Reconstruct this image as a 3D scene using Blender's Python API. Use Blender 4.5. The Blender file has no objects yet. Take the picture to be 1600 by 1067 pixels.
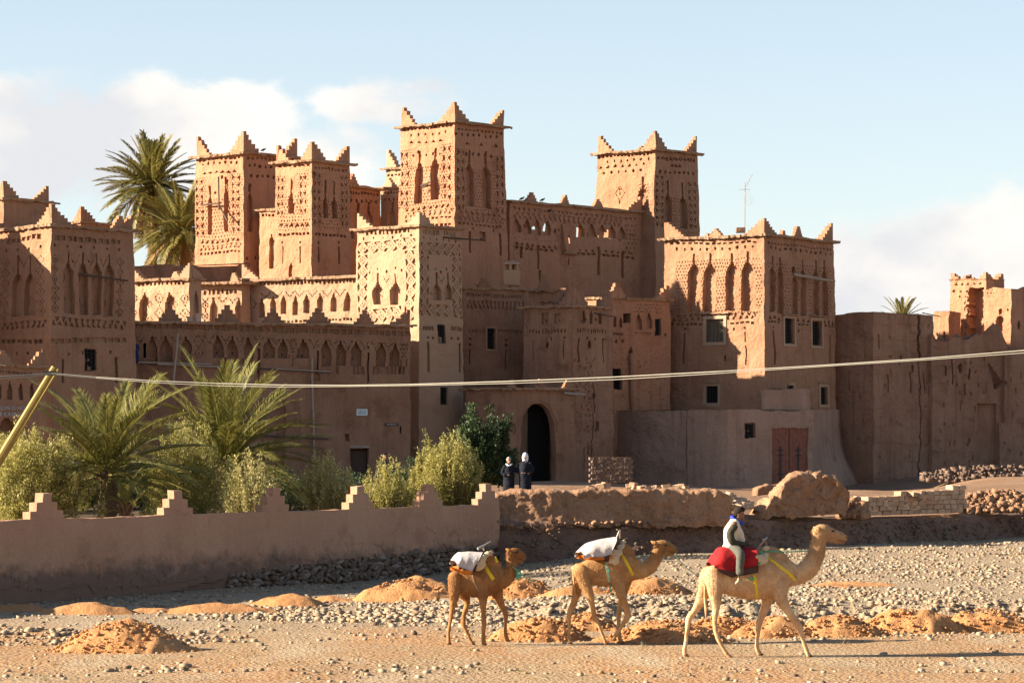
import bpy, math, random
import numpy as np
from mathutils import Vector, Matrix

random.seed(7)
rng = np.random.default_rng(7)
scene = bpy.context.scene
COL = scene.collection
R = math.radians

# ------------------------------------------------------------------ camera
F, HZ, CZ = 4400.0, 700.0, 4.0          # focal length in photo pixels, horizon row, eye height above the river bed
cam_data = bpy.data.cameras.new('camera')
cam = bpy.data.objects.new('camera', cam_data)
COL.objects.link(cam)
cam.location = (0, 0, CZ)
cam.rotation_euler = (R(90), 0, 0)
cam_data.sensor_width = 36.0
cam_data.lens = 36.0 * F / 1600.0
cam_data.shift_y = (HZ - 533.5) / 1600.0
cam_data.clip_start = 0.5
cam_data.clip_end = 6000
scene.camera = cam

# ------------------------------------------------------------------ sun and sky
SUN_EL = R(21.5)
sun_to = Vector((-0.99, -0.13, 0)).normalized()
sun_dir = Vector((sun_to.x * math.cos(SUN_EL), sun_to.y * math.cos(SUN_EL), math.sin(SUN_EL)))
sl = bpy.data.lights.new('sun', 'SUN')
sl.energy = 5.0
sl.angle = R(0.5)
sl.color = (1.0, 0.86, 0.66)
so = bpy.data.objects.new('sun', sl)
COL.objects.link(so)
so.rotation_euler = sun_dir.to_track_quat('Z', 'Y').to_euler()
so.location = (-60, -10, 60)

world = bpy.data.worlds.new('World')
scene.world = world
world.use_nodes = True
wn, wl = world.node_tree.nodes, world.node_tree.links
for n in list(wn):
    wn.remove(n)
wo = wn.new('ShaderNodeOutputWorld')
wb = wn.new('ShaderNodeBackground')
wb.inputs['Strength'].default_value = 0.05
sky = wn.new('ShaderNodeTexSky')
sky.sky_type = 'NISHITA'
sky.sun_disc = False
sky.sun_elevation = SUN_EL
sky.sun_rotation = math.atan2(sun_to.x, sun_to.y)
sky.air_density = 1.0
sky.dust_density = 0.6
sky.ozone_density = 1.5
tc = wn.new('ShaderNodeTexCoord')


def wmath(op, a, b=None, c=None):
    n = wn.new('ShaderNodeMath')
    n.operation = op
    for i, v in enumerate((a, b, c)):
        if v is None:
            continue
        if isinstance(v, (int, float)):
            n.inputs[i].default_value = v
        else:
            wl.new(v, n.inputs[i])
    return n.outputs[0]


def lobe(px, py, rx, ry):
    """soft cloud bank centred on one direction of the sky, radii in degrees"""
    d = Vector(((px - 800) / F, 1.0, (HZ - py) / F)).normalized()
    mp = wn.new('ShaderNodeMapping')
    mp.vector_type = 'POINT'
    sx, sz = 57.3 / rx, 57.3 / ry
    mp.inputs['Location'].default_value = (-d.x * sx, 0, -d.z * sz)
    mp.inputs['Scale'].default_value = (sx, 0.0001, sz)
    wl.new(tc.outputs['Generated'], mp.inputs['Vector'])
    ln = wn.new('ShaderNodeVectorMath')
    ln.operation = 'LENGTH'
    wl.new(mp.outputs[0], ln.inputs[0])
    m = wn.new('ShaderNodeMapRange')
    m.interpolation_type = 'SMOOTHSTEP'
    m.inputs['From Min'].default_value = 0.35
    m.inputs['From Max'].default_value = 1.35
    m.inputs['To Min'].default_value = 1.0
    m.inputs['To Max'].default_value = 0.0
    wl.new(ln.outputs['Value'], m.inputs['Value'])
    return m.outputs[0]


nz = wn.new('ShaderNodeTexNoise')
mpn = wn.new('ShaderNodeMapping')
mpn.inputs['Scale'].default_value = (30, 30, 46)
wl.new(tc.outputs['Generated'], mpn.inputs['Vector'])
wl.new(mpn.outputs[0], nz.inputs['Vector'])
nz.inputs['Scale'].default_value = 1.0
nz.inputs['Detail'].default_value = 9
nz.inputs['Roughness'].default_value = 0.58
nz.inputs['Distortion'].default_value = 0.25
L1 = lobe(10, 215, 2.7, 1.6)
L2 = lobe(300, 190, 2.6, 1.2)
L3 = lobe(620, 155, 2.3, 0.6)
L4 = lobe(1620, 490, 5.6, 2.7)
L5 = lobe(330, 265, 4.5, 1.3)
s = wmath('MULTIPLY', wmath('MAXIMUM', L1, L2), 1.0)
s = wmath('MAXIMUM', s, wmath('MULTIPLY', L3, 0.75))
s = wmath('MAXIMUM', s, wmath('MULTIPLY', L4, 1.4))
s = wmath('MAXIMUM', s, wmath('MULTIPLY', L5, 0.8))
# a thin general veil of noise clouds over the rest of the sky
dens = wmath('ADD', wmath('MULTIPLY', s, 0.62), wmath('MULTIPLY', nz.outputs['Fac'], 1.15))
mr = wn.new('ShaderNodeMapRange')
mr.interpolation_type = 'SMOOTHSTEP'
mr.inputs['From Min'].default_value = 0.80
mr.inputs['From Max'].default_value = 1.12
wl.new(dens, mr.inputs['Value'])
# cloud brightness: second, larger noise gives grey undersides
nz2 = wn.new('ShaderNodeTexNoise')
mp2 = wn.new('ShaderNodeMapping')
mp2.inputs['Scale'].default_value = (14, 14, 22)
mp2.inputs['Location'].default_value = (0.7, 0, 0.25)
wl.new(tc.outputs['Generated'], mp2.inputs['Vector'])
wl.new(mp2.outputs[0], nz2.inputs['Vector'])
nz2.inputs['Scale'].default_value = 1.0
nz2.inputs['Detail'].default_value = 5
cr = wn.new('ShaderNodeMix')
cr.data_type = 'RGBA'
mr2 = wn.new('ShaderNodeMapRange')
mr2.inputs['From Min'].default_value = 0.36
mr2.inputs['From Max'].default_value = 0.58
wl.new(nz2.outputs['Fac'], mr2.inputs['Value'])
wl.new(mr2.outputs[0], cr.inputs['Factor'])
SKYCLOUD_A, SKYCLOUD_B = (4.5, 4.55, 4.7, 1), (6.4, 6.0, 5.5, 1)
cr.inputs['A'].default_value = SKYCLOUD_A
cr.inputs['B'].default_value = SKYCLOUD_B
# desert dust washes the sky out a little everywhere
wash = wn.new('ShaderNodeMix')
wash.data_type = 'RGBA'
sep = wn.new('ShaderNodeSeparateXYZ')
wl.new(tc.outputs['Generated'], sep.inputs[0])
haze_f = wn.new('ShaderNodeMapRange')
haze_f.interpolation_type = 'SMOOTHSTEP'
haze_f.inputs['From Min'].default_value = 0.0
haze_f.inputs['From Max'].default_value = 0.45
haze_f.inputs['To Min'].default_value = 0.42
haze_f.inputs['To Max'].default_value = 0.0
wl.new(sep.outputs['Z'], haze_f.inputs['Value'])
wl.new(haze_f.outputs[0], wash.inputs['Factor'])
wl.new(sky.outputs[0], wash.inputs['A'])
wash.inputs['B'].default_value = (5.9, 6.1, 6.4, 1)
mx = wn.new('ShaderNodeMix')
mx.data_type = 'RGBA'
wl.new(mr.outputs[0], mx.inputs['Factor'])
wl.new(wash.outputs['Result'], mx.inputs['A'])
wl.new(cr.outputs['Result'], mx.inputs['B'])
wl.new(mx.outputs['Result'], wb.inputs['Color'])
wl.new(wb.outputs[0], wo.inputs[0])

scene.view_settings.view_transform = 'Standard'
scene.view_settings.look = 'None'
scene.view_settings.exposure = 1.86
scene.view_settings.gamma = 1.0
scene.view_settings.use_curve_mapping = False
scene.render.engine = 'CYCLES'
scene.cycles.max_bounces = 6


# ------------------------------------------------------------------ helpers
def at(x, y, Y):
    """world point at depth Y seen at photo pixel (x, y)"""
    return Vector(((x - 800) / F * Y, Y, CZ + (HZ - y) / F * Y))


def tag(o, label=None, cat=None, group=None, kind=None):
    if label: o['label'] = label
    if cat: o['category'] = cat
    if group: o['group'] = group
    if kind: o['kind'] = kind
    return o


def empty(name, loc, label=None, cat=None, group=None, rz=0.0):
    o = bpy.data.objects.new(name, None)
    o.empty_display_size = 0.3
    o.location = loc
    o.rotation_euler = (0, 0, rz)
    COL.objects.link(o)
    return tag(o, label, cat, group)


def link(name, me, parent=None, mat=None):
    """mesh in world coordinates; when parented, the parent's own offset is taken out"""
    o = bpy.data.objects.new(name, me)
    COL.objects.link(o)
    if mat is not None and not me.materials:
        me.materials.append(mat)
    if parent is not None:
        o.parent = parent
        o.matrix_parent_inverse = pworld(parent).inverted()
    return o


def pworld(o):
    m = Matrix.LocRotScale(o.location, o.rotation_euler, o.scale)
    if o.parent is not None:
        m = pworld(o.parent) @ o.matrix_parent_inverse @ m
    return m


class MB:
    """collects vertices and faces, builds one mesh"""
    def __init__(s):
        s.v, s.f = [], []

    def add(s, vs, fs):
        b = len(s.v)
        s.v.extend([tuple(p) for p in vs])
        s.f.extend([tuple(i + b for i in f) for f in fs])
        return s

    def box8(s, p):
        return s.add(p, [(0, 3, 2, 1), (4, 5, 6, 7), (0, 1, 5, 4), (1, 2, 6, 5), (2, 3, 7, 6), (3, 0, 4, 7)])

    def box(s, c, sz, rot=None):
        c = Vector(c)
        h = Vector(sz) / 2
        pts = []
        for z in (-1, 1):
            for x, y in ((-1, -1), (1, -1), (1, 1), (-1, 1)):
                p = Vector((x * h.x, y * h.y, z * h.z))
                if rot is not None:
                    p = rot @ p
                pts.append(c + p)
        return s.box8(pts)

    def tube(s, pts, rads, n=8, cap=True):
        pts = [Vector(p) for p in pts]
        if isinstance(rads, (int, float)):
            rads = [rads] * len(pts)
        rings = []
        up = Vector((0, 0, 1))
        prev = None
        for i, p in enumerate(pts):
            t = (pts[min(i + 1, len(pts) - 1)] - pts[max(i - 1, 0)]).normalized()
            if prev is None:
                a = t.cross(up)
                if a.length < 1e-3:
                    a = t.cross(Vector((0, 1, 0)))
            else:
                a = prev - t * prev.dot(t)
            a.normalize()
            prev = a
            b = t.cross(a)
            rings.append([p + (a * math.cos(k * 2 * math.pi / n) + b * math.sin(k * 2 * math.pi / n)) * rads[i] for k in range(n)])
        vs = [q for r in rings for q in r]
        fs = []
        for i in range(len(pts) - 1):
            for k in range(n):
                k2 = (k + 1) % n
                fs.append((i * n + k, i * n + k2, (i + 1) * n + k2, (i + 1) * n + k))
        if cap:
            fs.append(tuple(range(n - 1, -1, -1)))
            fs.append(tuple((len(pts) - 1) * n + k for k in range(n)))
        return s.add(vs, fs)

    def build(s, name, mat, parent=None, smooth=False, noise=0.0):
        v = np.array(s.v, dtype=np.float64)
        if noise:
            v = jitter(v, noise)
        me = bpy.data.meshes.new(name)
        me.from_pydata([tuple(p) for p in v], [], s.f)
        me.update()
        if smooth:
            me.shade_smooth()
        return link(name, me, parent, mat)


# vector value noise, the same everywhere, so that touching surfaces stay closed
_tab = rng.random((64, 64, 64, 3)) * 2 - 1


def vnoise(P, scale):
    q = P / scale + 1000.0
    i = np.floor(q).astype(int)
    f = q - i
    f = f * f * (3 - 2 * f)
    out = np.zeros_like(P)
    for dx in (0, 1):
        wx = f[:, 0] if dx else 1 - f[:, 0]
        for dy in (0, 1):
            wy = f[:, 1] if dy else 1 - f[:, 1]
            for dz in (0, 1):
                wz = f[:, 2] if dz else 1 - f[:, 2]
                out += _tab[(i[:, 0] + dx) % 64, (i[:, 1] + dy) % 64, (i[:, 2] + dz) % 64] * (wx * wy * wz)[:, None]
    return out


def jitter(P, k=1.0):
    return P + k * (0.05 * vnoise(P, 1.7) + 0.036 * vnoise(P + 31.7, 0.45) + 0.015 * vnoise(P + 7.3, 0.12))


def quads_mesh(name, V, Q, mat, parent=None, smooth=False):
    """V (n,3) array, Q (m,4) or (m,3) array"""
    me = bpy.data.meshes.new(name)
    k = Q.shape[1]
    me.vertices.add(len(V))
    me.vertices.foreach_set('co', np.ascontiguousarray(V, dtype=np.float32).ravel())
    me.loops.add(len(Q) * k)
    me.loops.foreach_set('vertex_index', np.ascontiguousarray(Q, dtype=np.int32).ravel())
    me.polygons.add(len(Q))
    me.polygons.foreach_set('loop_start', np.arange(0, len(Q) * k, k, dtype=np.int32))
    me.polygons.foreach_set('loop_total', np.full(len(Q), k, dtype=np.int32))
    me.update(calc_edges=True)
    me.validate()
    if smooth:
        me.shade_smooth()
    return link(name, me, parent, mat)


# ------------------------------------------------------------------ materials
def pmat(name, base, rough=0.95, spec=0.2):
    m = bpy.data.materials.new(name)
    m.use_nodes = True
    b = m.node_tree.nodes['Principled BSDF']
    b.inputs['Base Color'].default_value = (*base, 1)
    b.inputs['Roughness'].default_value = rough
    b.inputs['Specular IOR Level'].default_value = spec
    return m, m.node_tree.nodes, m.node_tree.links, b


EK = (0.745, 0.705, 0.66)


def earth(name, c1, c2, c3=None, scale=1.0, bump=0.95, fine=24.0, streak=0.55, speck=0.48, rough=0.97, straw=0.0):
    """earthen surface: broad patches of two colours, rain streaks, fine specks, relief"""
    c1, c2 = [tuple(x * k for x, k in zip(c, EK)) for c in (c1, c2)]
    if c3:
        c3 = tuple(x * k for x, k in zip(c3, EK))
    m, N, L, b = pmat(name, c1, rough, 0.12)
    geo = N.new('ShaderNodeNewGeometry')
    pos = geo.outputs['Position']

    def noise(sc, det=4, ro=0.6, stretch=None, off=0.0):
        n = N.new('ShaderNodeTexNoise')
        n.inputs['Scale'].default_value = sc
        n.inputs['Detail'].default_value = det
        n.inputs['Roughness'].default_value = ro
        mp = N.new('ShaderNodeMapping')
        mp.inputs['Location'].default_value = (off, off * .7, off * 1.3)
        if stretch:
            mp.inputs['Scale'].default_value = stretch
        L.new(pos, mp.inputs['Vector'])
        L.new(mp.outputs[0], n.inputs['Vector'])
        return n.outputs['Fac']

    def mr(v, a, bb, c=0.0, d=1.0):
        n = N.new('ShaderNodeMapRange')
        n.inputs['From Min'].default_value = a
        n.inputs['From Max'].default_value = bb
        n.inputs['To Min'].default_value = c
        n.inputs['To Max'].default_value = d
        L.new(v, n.inputs['Value'])
        return n.outputs[0]

    def mix(f, A, B, mode='MIX'):
        n = N.new('ShaderNodeMix')
        n.data_type = 'RGBA'
        n.blend_type = mode
        for k, v in (('Factor', f), ('A', A), ('B', B)):
            if isinstance(v, (int, float)):
                n.inputs[k].default_value = v
            elif isinstance(v, tuple):
                n.inputs[k].default_value = (*v, 1)
            else:
                L.new(v, n.inputs[k])
        return n.outputs['Result']
    col = mix(mr(noise(0.55 * scale, 5), 0.36, 0.64), c1, c2)
    if c3:
        col = mix(mr(noise(0.9 * scale, 6, .65, off=13.0), 0.56, 0.68, 0, .8), col, c3)
    if streak:
        col = mix(mr(noise(1.0, 4, .6, (3.2, 3.2, 0.22), 5.0), 0.5, 0.75, 0, streak), col, tuple(x * .62 for x in c1))
        col = mix(mr(noise(1.0, 4, .6, (2.3, 2.3, 0.3), 25.0), 0.55, 0.8, 0, streak * .6), col, tuple(min(1, x * 1.3) for x in c2))
    fn = noise(fine, 3, .7)
    col = mix(mr(fn, 0.30, 0.48, speck, 0), col, tuple(x * .45 for x in c1))
    col = mix(mr(fn, 0.56, 0.74, 0, speck * .8), col, tuple(min(1, x * 1.45) for x in c2))
    L.new(col, b.inputs['Base Color'])
    hsum = N.new('ShaderNodeMath')
    hsum.operation = 'ADD'
    L.new(mr(noise(6.0, 6, .7, off=3.0), 0, 1, 0, 1), hsum.inputs[0])
    L.new(mr(fn, 0, 1, 0, .45), hsum.inputs[1])
    bp = N.new('ShaderNodeBump')
    bp.inputs['Strength'].default_value = bump
    bp.inputs['Distance'].default_value = 0.07
    L.new(hsum.outputs[0], bp.inputs['Height'])
    L.new(bp.outputs[0], b.inputs['Normal'])
    return m


def plain(name, base, rough=0.8, var=0.25, sc=8.0, spec=0.2, bump=0.0, emit=None):
    m, N, L, b = pmat(name, base, rough, spec)
    geo = N.new('ShaderNodeNewGeometry')
    n = N.new('ShaderNodeTexNoise')
    n.inputs['Scale'].default_value = sc
    n.inputs['Detail'].default_value = 4
    L.new(geo.outputs['Position'], n.inputs['Vector'])
    mx = N.new('ShaderNodeMix')
    mx.data_type = 'RGBA'
    mx.inputs['A'].default_value = (*[x * (1 - var) for x in base], 1)
    mx.inputs['B'].default_value = (*[min(1, x * (1 + var)) for x in base], 1)
    L.new(n.outputs['Fac'], mx.inputs['Factor'])
    L.new(mx.outputs['Result'], b.inputs['Base Color'])
    if bump:
        bp = N.new('ShaderNodeBump')
        bp.inputs['Strength'].default_value = bump
        bp.inputs['Distance'].default_value = 0.03
        L.new(n.outputs['Fac'], bp.inputs['Height'])
        L.new(bp.outputs[0], b.inputs['Normal'])
    return m


M = {}
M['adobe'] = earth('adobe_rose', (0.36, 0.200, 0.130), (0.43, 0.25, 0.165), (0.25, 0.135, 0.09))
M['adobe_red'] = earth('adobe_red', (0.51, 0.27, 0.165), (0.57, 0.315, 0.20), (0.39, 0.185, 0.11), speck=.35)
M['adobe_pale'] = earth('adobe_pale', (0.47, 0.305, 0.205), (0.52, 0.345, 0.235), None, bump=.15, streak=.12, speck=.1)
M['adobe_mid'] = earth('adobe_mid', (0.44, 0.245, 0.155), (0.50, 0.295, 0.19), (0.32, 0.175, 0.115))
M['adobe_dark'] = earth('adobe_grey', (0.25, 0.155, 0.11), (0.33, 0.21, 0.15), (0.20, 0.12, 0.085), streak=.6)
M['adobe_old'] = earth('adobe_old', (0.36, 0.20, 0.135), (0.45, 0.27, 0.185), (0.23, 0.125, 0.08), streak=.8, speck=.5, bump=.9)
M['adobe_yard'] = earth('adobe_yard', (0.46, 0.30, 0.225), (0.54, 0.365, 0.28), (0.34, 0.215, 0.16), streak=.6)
M['reed'] = earth('reed_cornice', (0.36, 0.24, 0.16), (0.46, 0.31, 0.21), None, fine=14, streak=0, speck=.5, bump=.6)
M['wood_dark'] = plain('weathered_dark_wood', (0.085, 0.055, 0.04), .8, .4, 14)
M['wood_grey'] = plain('weathered_pale_wood', (0.30, 0.24, 0.185), .8, .3, 10)
M['iron'] = plain('dark_window_iron', (0.03, 0.028, 0.028), .6, .3)
M['glass_dark'] = plain('dark_window_pane', (0.016, 0.013, 0.012), .9, .2, spec=.05)
M['plaster_frame'] = earth('pale_plaster_frame', (0.46, 0.33, 0.235), (0.52, 0.38, 0.28), None, bump=.1, streak=.1, speck=.1)
M['door_red'] = plain('rusty_red_door', (0.21, 0.075, 0.045), .7, .5, 5.0, bump=.2)


# ------------------------------------------------------------------ carved wall faces
class Face:
    def __init__(s, B0, B1, T1, T0, cell, ydet):
        s.B0, s.B1, s.T1, s.T0 = [np.array(p, dtype=float) for p in (B0, B1, T1, T0)]
        s.W = (np.linalg.norm(s.T1 - s.T0) + np.linalg.norm(s.B1 - s.B0)) / 2
        s.Ht = np.linalg.norm((s.T0 + s.T1) / 2 - (s.B0 + s.B1) / 2)
        n = np.cross(s.T1 - s.B0, s.T0 - s.B1)
        s.n = n / np.linalg.norm(n)
        if s.n[1] > 0:
            s.n = -s.n
        s.cell = cell
        s.th = None
        s.thick = 0.0
        if ydet is not None:
            xm = s.proj(s.pos(.5, .5))[0]
            vdet = min(max(s.inv(xm, ydet)[1], 0.02), .98)
            nf = max(2, int(round((1 - vdet) * s.Ht / cell)))
            nc = max(1, int(round(vdet * s.Ht / 0.35)))
            s.vs = np.concatenate([np.linspace(0, vdet, nc + 1)[:-1], np.linspace(vdet, 1, nf + 1)])
            nu = max(2, int(round(s.W / cell)))
        else:
            s.vs = np.linspace(0, 1, max(2, int(s.Ht / 0.35)) + 1)
            nu = max(2, int(s.W / 0.35))
        s.us = np.linspace(0, 1, nu + 1)
        s.reset()

    def reset(s):
        s.nu, s.nv = len(s.us) - 1, len(s.vs) - 1
        s.D = np.zeros((s.nv, s.nu))
        s.hole = np.zeros((s.nv, s.nu), bool)
        uc = (s.us[1:] + s.us[:-1]) / 2
        vc = (s.vs[1:] + s.vs[:-1]) / 2
        s.S, s.T = np.meshgrid(uc * s.W, vc * s.Ht)
        # photo pixels -> metres on this face
        a = s.proj(s.pos(.5, .5))
        b = s.proj(s.pos(.6, .5))
        c = s.proj(s.pos(.5, .6))
        s.kx = .1 * s.W / max(1e-6, abs(b[0] - a[0]))
        s.ky = .1 * s.Ht / max(1e-6, abs(c[1] - a[1]))

    def pos(s, u, v):
        return (1 - v) * ((1 - u) * s.B0 + u * s.B1) + v * ((1 - u) * s.T0 + u * s.T1)

    def P(s, ss, t, d=0.0):
        return Vector(s.pos(ss / s.W, t / s.Ht) - s.n * d)

    def proj(s, p):
        return 800 + F * p[0] / p[1], HZ - F * (p[2] - CZ) / p[1]

    def inv(s, x, y):
        u, v = .5, .5
        for _ in range(8):
            a = s.proj(s.pos(u, v))
            e = 1e-4
            b = s.proj(s.pos(u + e, v))
            c = s.proj(s.pos(u, v + e))
            J = np.array([[(b[0] - a[0]) / e, (c[0] - a[0]) / e], [(b[1] - a[1]) / e, (c[1] - a[1]) / e]])
            r = np.array([x - a[0], y - a[1]])
            du = np.linalg.solve(J, r)
            u += du[0]
            v += du[1]
        return u, v

    def st(s, x, y):
        u, v = s.inv(x, y)
        return u * s.W, v * s.Ht

    # --- carving, all anchors in photo pixels, sizes in photo pixels
    def setd(s, m, d, mode='set'):
        m = m & (s.S > .02) & (s.S < s.W - .02) & (s.T < s.Ht - .02)
        if mode == 'max':
            s.D[m] = np.maximum(s.D[m], d)
        elif mode == 'add':
            s.D[m] += d
        else:
            s.D[m] = d

    def rect(s, xc, yc, w, h, d=.12, mode='max', hole=False):
        a, b = s.st(xc, yc)
        m = (abs(s.S - a) < w * s.kx / 2) & (abs(s.T - b) < h * s.ky / 2)
        if hole:
            s.hole |= m
        s.setd(m, d, mode)

    def box(s, x0, y0, x1, y1, d=.12, mode='max', hole=False):
        s.rect((x0 + x1) / 2, (y0 + y1) / 2, abs(x1 - x0), abs(y1 - y0), d, mode, hole)

    def dot(s, xc, yc, w, h=None, d=.25):
        h = h or w
        a, b = s.st(xc, yc)
        m = ((s.S - a) / (w * s.kx / 2)) ** 2 + ((s.T - b) / (h * s.ky / 2)) ** 2 < 1
        s.setd(m, d, 'max')

    def tri(s, xc, yc, w, h, d=.12, up=1, side=0):
        a, b = s.st(xc, yc)
        p = (s.S - a) / (w * s.kx)
        q = (s.T - b) / (h * s.ky)
        if side:
            m = (abs(p) < .5) & (abs(q) < .5 * (.5 - side * p))
        else:
            m = (abs(q) < .5) & (abs(p) < .5 * (.5 - up * q))
        s.setd(m, d, 'max')

    def row(s, x0, y0, x1, y1, n, fn):
        for i in range(n):
            k = (i + .5) / n
            fn(x0 + (x1 - x0) * k, y0 + (y1 - y0) * k)

    def dots(s, x0, y0, x1, y1, n, w, h=None, d=.25):
        def f(x, y):
            j = rng.random(4)
            s.dot(x + (j[0] - .5) * .8, y + (j[1] - .5) * 1.2, w * (.8 + .4 * j[2]), (h or w) * (.8 + .4 * j[3]), d)
        s.row(x0, y0, x1, y1, n, f)

    def dentils(s, x0, y0, x1, y1, n, h, fill=.72, d=.18):
        w = (x1 - x0) / n
        s.row(x0, y0, x1, y1, n, lambda x, y: s.rect(x + (rng.random() - .5) * .1 * w, y, w * fill * (.9 + .2 * rng.random()), h * (.9 + .2 * rng.random()), d))

    def tris(s, x0, y0, x1, y1, n, w, h, up=1, d=.12):
        s.row(x0, y0, x1, y1, n, lambda x, y: s.tri(x, y, w * (.85 + .3 * rng.random()), h * (.85 + .3 * rng.random()), d, up))

    def tricol(s, x0, y0, x1, y1, n, w, h, d=.16):
        def f(x, y):
            s.tri(x - w * .55, y, w * .8, h, d * (.7 + .6 * rng.random()), side=1)
            s.tri(x + w * .55, y, w * .8, h, d * (.7 + .6 * rng.random()), side=-1)
        s.row(x0, y0, x1, y1, n, f)

    def zig(s, x0, y0, x1, y1, n, h, d=.10):
        """band of alternating triangles, a raised zigzag left between them"""
        w = (x1 - x0) / n
        s.row(x0, y0 + h * .1, x1, y1 + h * .1, n, lambda x, y: s.tri(x, y + h * .12, w * .8, h * .72, d, 1))
        s.row(x0 + w / 2, y0 - h * .1, x1 + w / 2, y1 - h * .1, n - 1, lambda x, y: s.tri(x, y - h * .12, w * .8, h * .72, d, -1))

    def niche(s, xc, y0, y1, w, slit=14, steps=3, sh=4.5, d=.24, sw=4.0, sd=None):
        """stepped keyhole niche: narrow slit, steps widening, tall body. y0 = top of the steps, y1 = sill"""
        a, tb = s.st(xc, y1)
        _, tt = s.st(xc, y0)
        body = tt - steps * sh * s.ky
        hw = w * s.kx / 2
        x = abs(s.S - a)
        m = (x < hw) & (s.T > tb) & (s.T < body)
        for k in range(steps):
            m |= (x < hw * (1 - (k + 1) / (steps + 1.0))) & (s.T >= body + k * sh * s.ky - .001) & (s.T < body + (k + 1) * sh * s.ky)
        s.setd(m, d, 'max')
        if slit:
            s.setd((x < sw * s.kx / 2) & (s.T >= tt - .01) & (s.T < tt + slit * s.ky), sd or d, 'max')

    def sdiamond(s, xc, yc, wx, wy, d=.085, cx=2.1, half=0):
        """outline of a stepped diamond cut as a groove; half=1 keeps the lower V"""
        a, b = s.st(xc, yc)
        p, q = (s.S - a), (s.T - b)
        c = max(cx * s.ky, s.cell * 1.05)
        nx, ny = wx * s.kx / 2 / c, wy * s.ky / 2 / c
        r = np.floor(abs(p) / c + .5) / max(nx, 1) + np.floor(abs(q) / c + .5) / max(ny, 1)
        e = 1.0 / max(nx, ny, 1)
        m = (r > 1 - e * 1.01) & (r <= 1.001)
        if half == 1:
            m &= q < c * .5
        s.setd(m, d, 'max')
        if not half:
            s.setd((abs(p) < c * .5) & (abs(q) < c * .9), d, 'max')

    def scol(s, xc, y0, y1, n, w, d=.085):
        h = (y1 - y0) / n
        for i in range(n):
            s.sdiamond(xc, y0 + h * (i + .5), w, h * .98, d)

    def lattice(s, x0, y0, x1, y1, px, py, d=.05, k=.36):
        d = max(d, .05)
        """pitted field: small diamonds pressed into the clay"""
        a0, b0 = s.st(x0, y0)
        a1, b1 = s.st(x1, y1)
        m = (s.S > min(a0, a1)) & (s.S < max(a0, a1)) & (s.T > min(b0, b1)) & (s.T < max(b0, b1)) & (s.D < .02)
        p = (s.S - a0) / (px * s.kx)
        q = (s.T - b0) / (py * s.ky)
        row = np.floor(q)
        p = p + .5 * (row % 2)
        m &= (abs(p - np.floor(p) - .5) + abs(q - row - .5)) < k
        m &= rng.random(m.shape) > .06
        s.setd(m, d, 'max')

    def lozenges(s, x0, y0, x1, y1, n, width, d=.09):
        """one lozenge wide carved band from (x0,y0) to (x1,y1); width in px across"""
        a0, b0 = s.st(x0, y0)
        a1, b1 = s.st(x1, y1)
        A = np.array([a1 - a0, b1 - b0])
        ln = np.linalg.norm(A)
        e = A / ln
        f = np.array([-e[1], e[0]])
        wd = width * (s.kx if abs(e[1]) > abs(e[0]) else s.ky) / 2
        l = (s.S - a0) * e[0] + (s.T - b0) * e[1]
        c = (s.S - a0) * f[0] + (s.T - b0) * f[1]
        m = (l > 0) & (l < ln) & (abs(c) < wd)
        q = l / ln * n
        r = abs(q - np.floor(q) - .5) * 2 + abs(c) / wd
        s.setd(m & (r > 1.22), d, 'max')
        s.setd(m & (r > .56) & (r < .74) & ((np.floor(l / .09) + np.floor((c + 9) / .09)) % 3 > 0), .035, 'max')
        s.setd(m & (r < .22), .035, 'max')

    def lifts(s, x0, x1, ys, d=.03):
        """lift lines of rammed earth: broken horizontal grooves"""
        for y in ys:
            x = x0
            while x < x1:
                w = rng.uniform(6, 30)
                if rng.random() < .7:
                    s.rect(x + w / 2, y + rng.normal() * .8, w, 1.6, d)
                x += w + rng.uniform(1, 8)

    # --- mesh
    def emit(s, back=None):
        us, vs = s.us, s.vs
        U, V = np.meshgrid(us, vs)
        G = ((1 - V) * (1 - U))[..., None] * s.B0 + ((1 - V) * U)[..., None] * s.B1 + (V * (1 - U))[..., None] * s.T0 + (V * U)[..., None] * s.T1
        n = s.n
        V4, Q = [], []
        D = s.D.copy()
        if s.thick:
            D[s.hole] = s.thick

        def corners(i0, j0, Dd):
            return [G[i0, j0] - n * Dd[:, None], G[i0, j0 + 1] - n * Dd[:, None], G[i0 + 1, j0 + 1] - n * Dd[:, None], G[i0 + 1, j0] - n * Dd[:, None]]
        keep = ~s.hole if s.thick else np.ones_like(s.hole)
        I, J = np.nonzero(keep)
        c = corners(I, J, D[I, J])
        out = [np.stack(c, 1).reshape(-1, 3)]
        # vertical side walls between columns
        dd = D[:, 1:] != D[:, :-1]
        I, J = np.nonzero(dd)
        if len(I):
            a, b = D[I, J], D[I, J + 1]
            g0, g1 = G[I, J + 1], G[I + 1, J + 1]
            out.append(np.stack([g0 - n * a[:, None], g1 - n * a[:, None], g1 - n * b[:, None], g0 - n * b[:, None]], 1).reshape(-1, 3))
        dd = D[1:, :] != D[:-1, :]
        I, J = np.nonzero(dd)
        if len(I):
            a, b = D[I, J], D[I + 1, J]
            g0, g1 = G[I + 1, J], G[I + 1, J + 1]
            out.append(np.stack([g0 - n * a[:, None], g1 - n * a[:, None], g1 - n * b[:, None], g0 - n * b[:, None]], 1).reshape(-1, 3))
        if s.thick:
            I, J = np.nonzero(keep)
            c = corners(I, J, np.full(len(I), s.thick))
            out.append(np.stack(c, 1).reshape(-1, 3))
        return np.concatenate(out)


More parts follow.
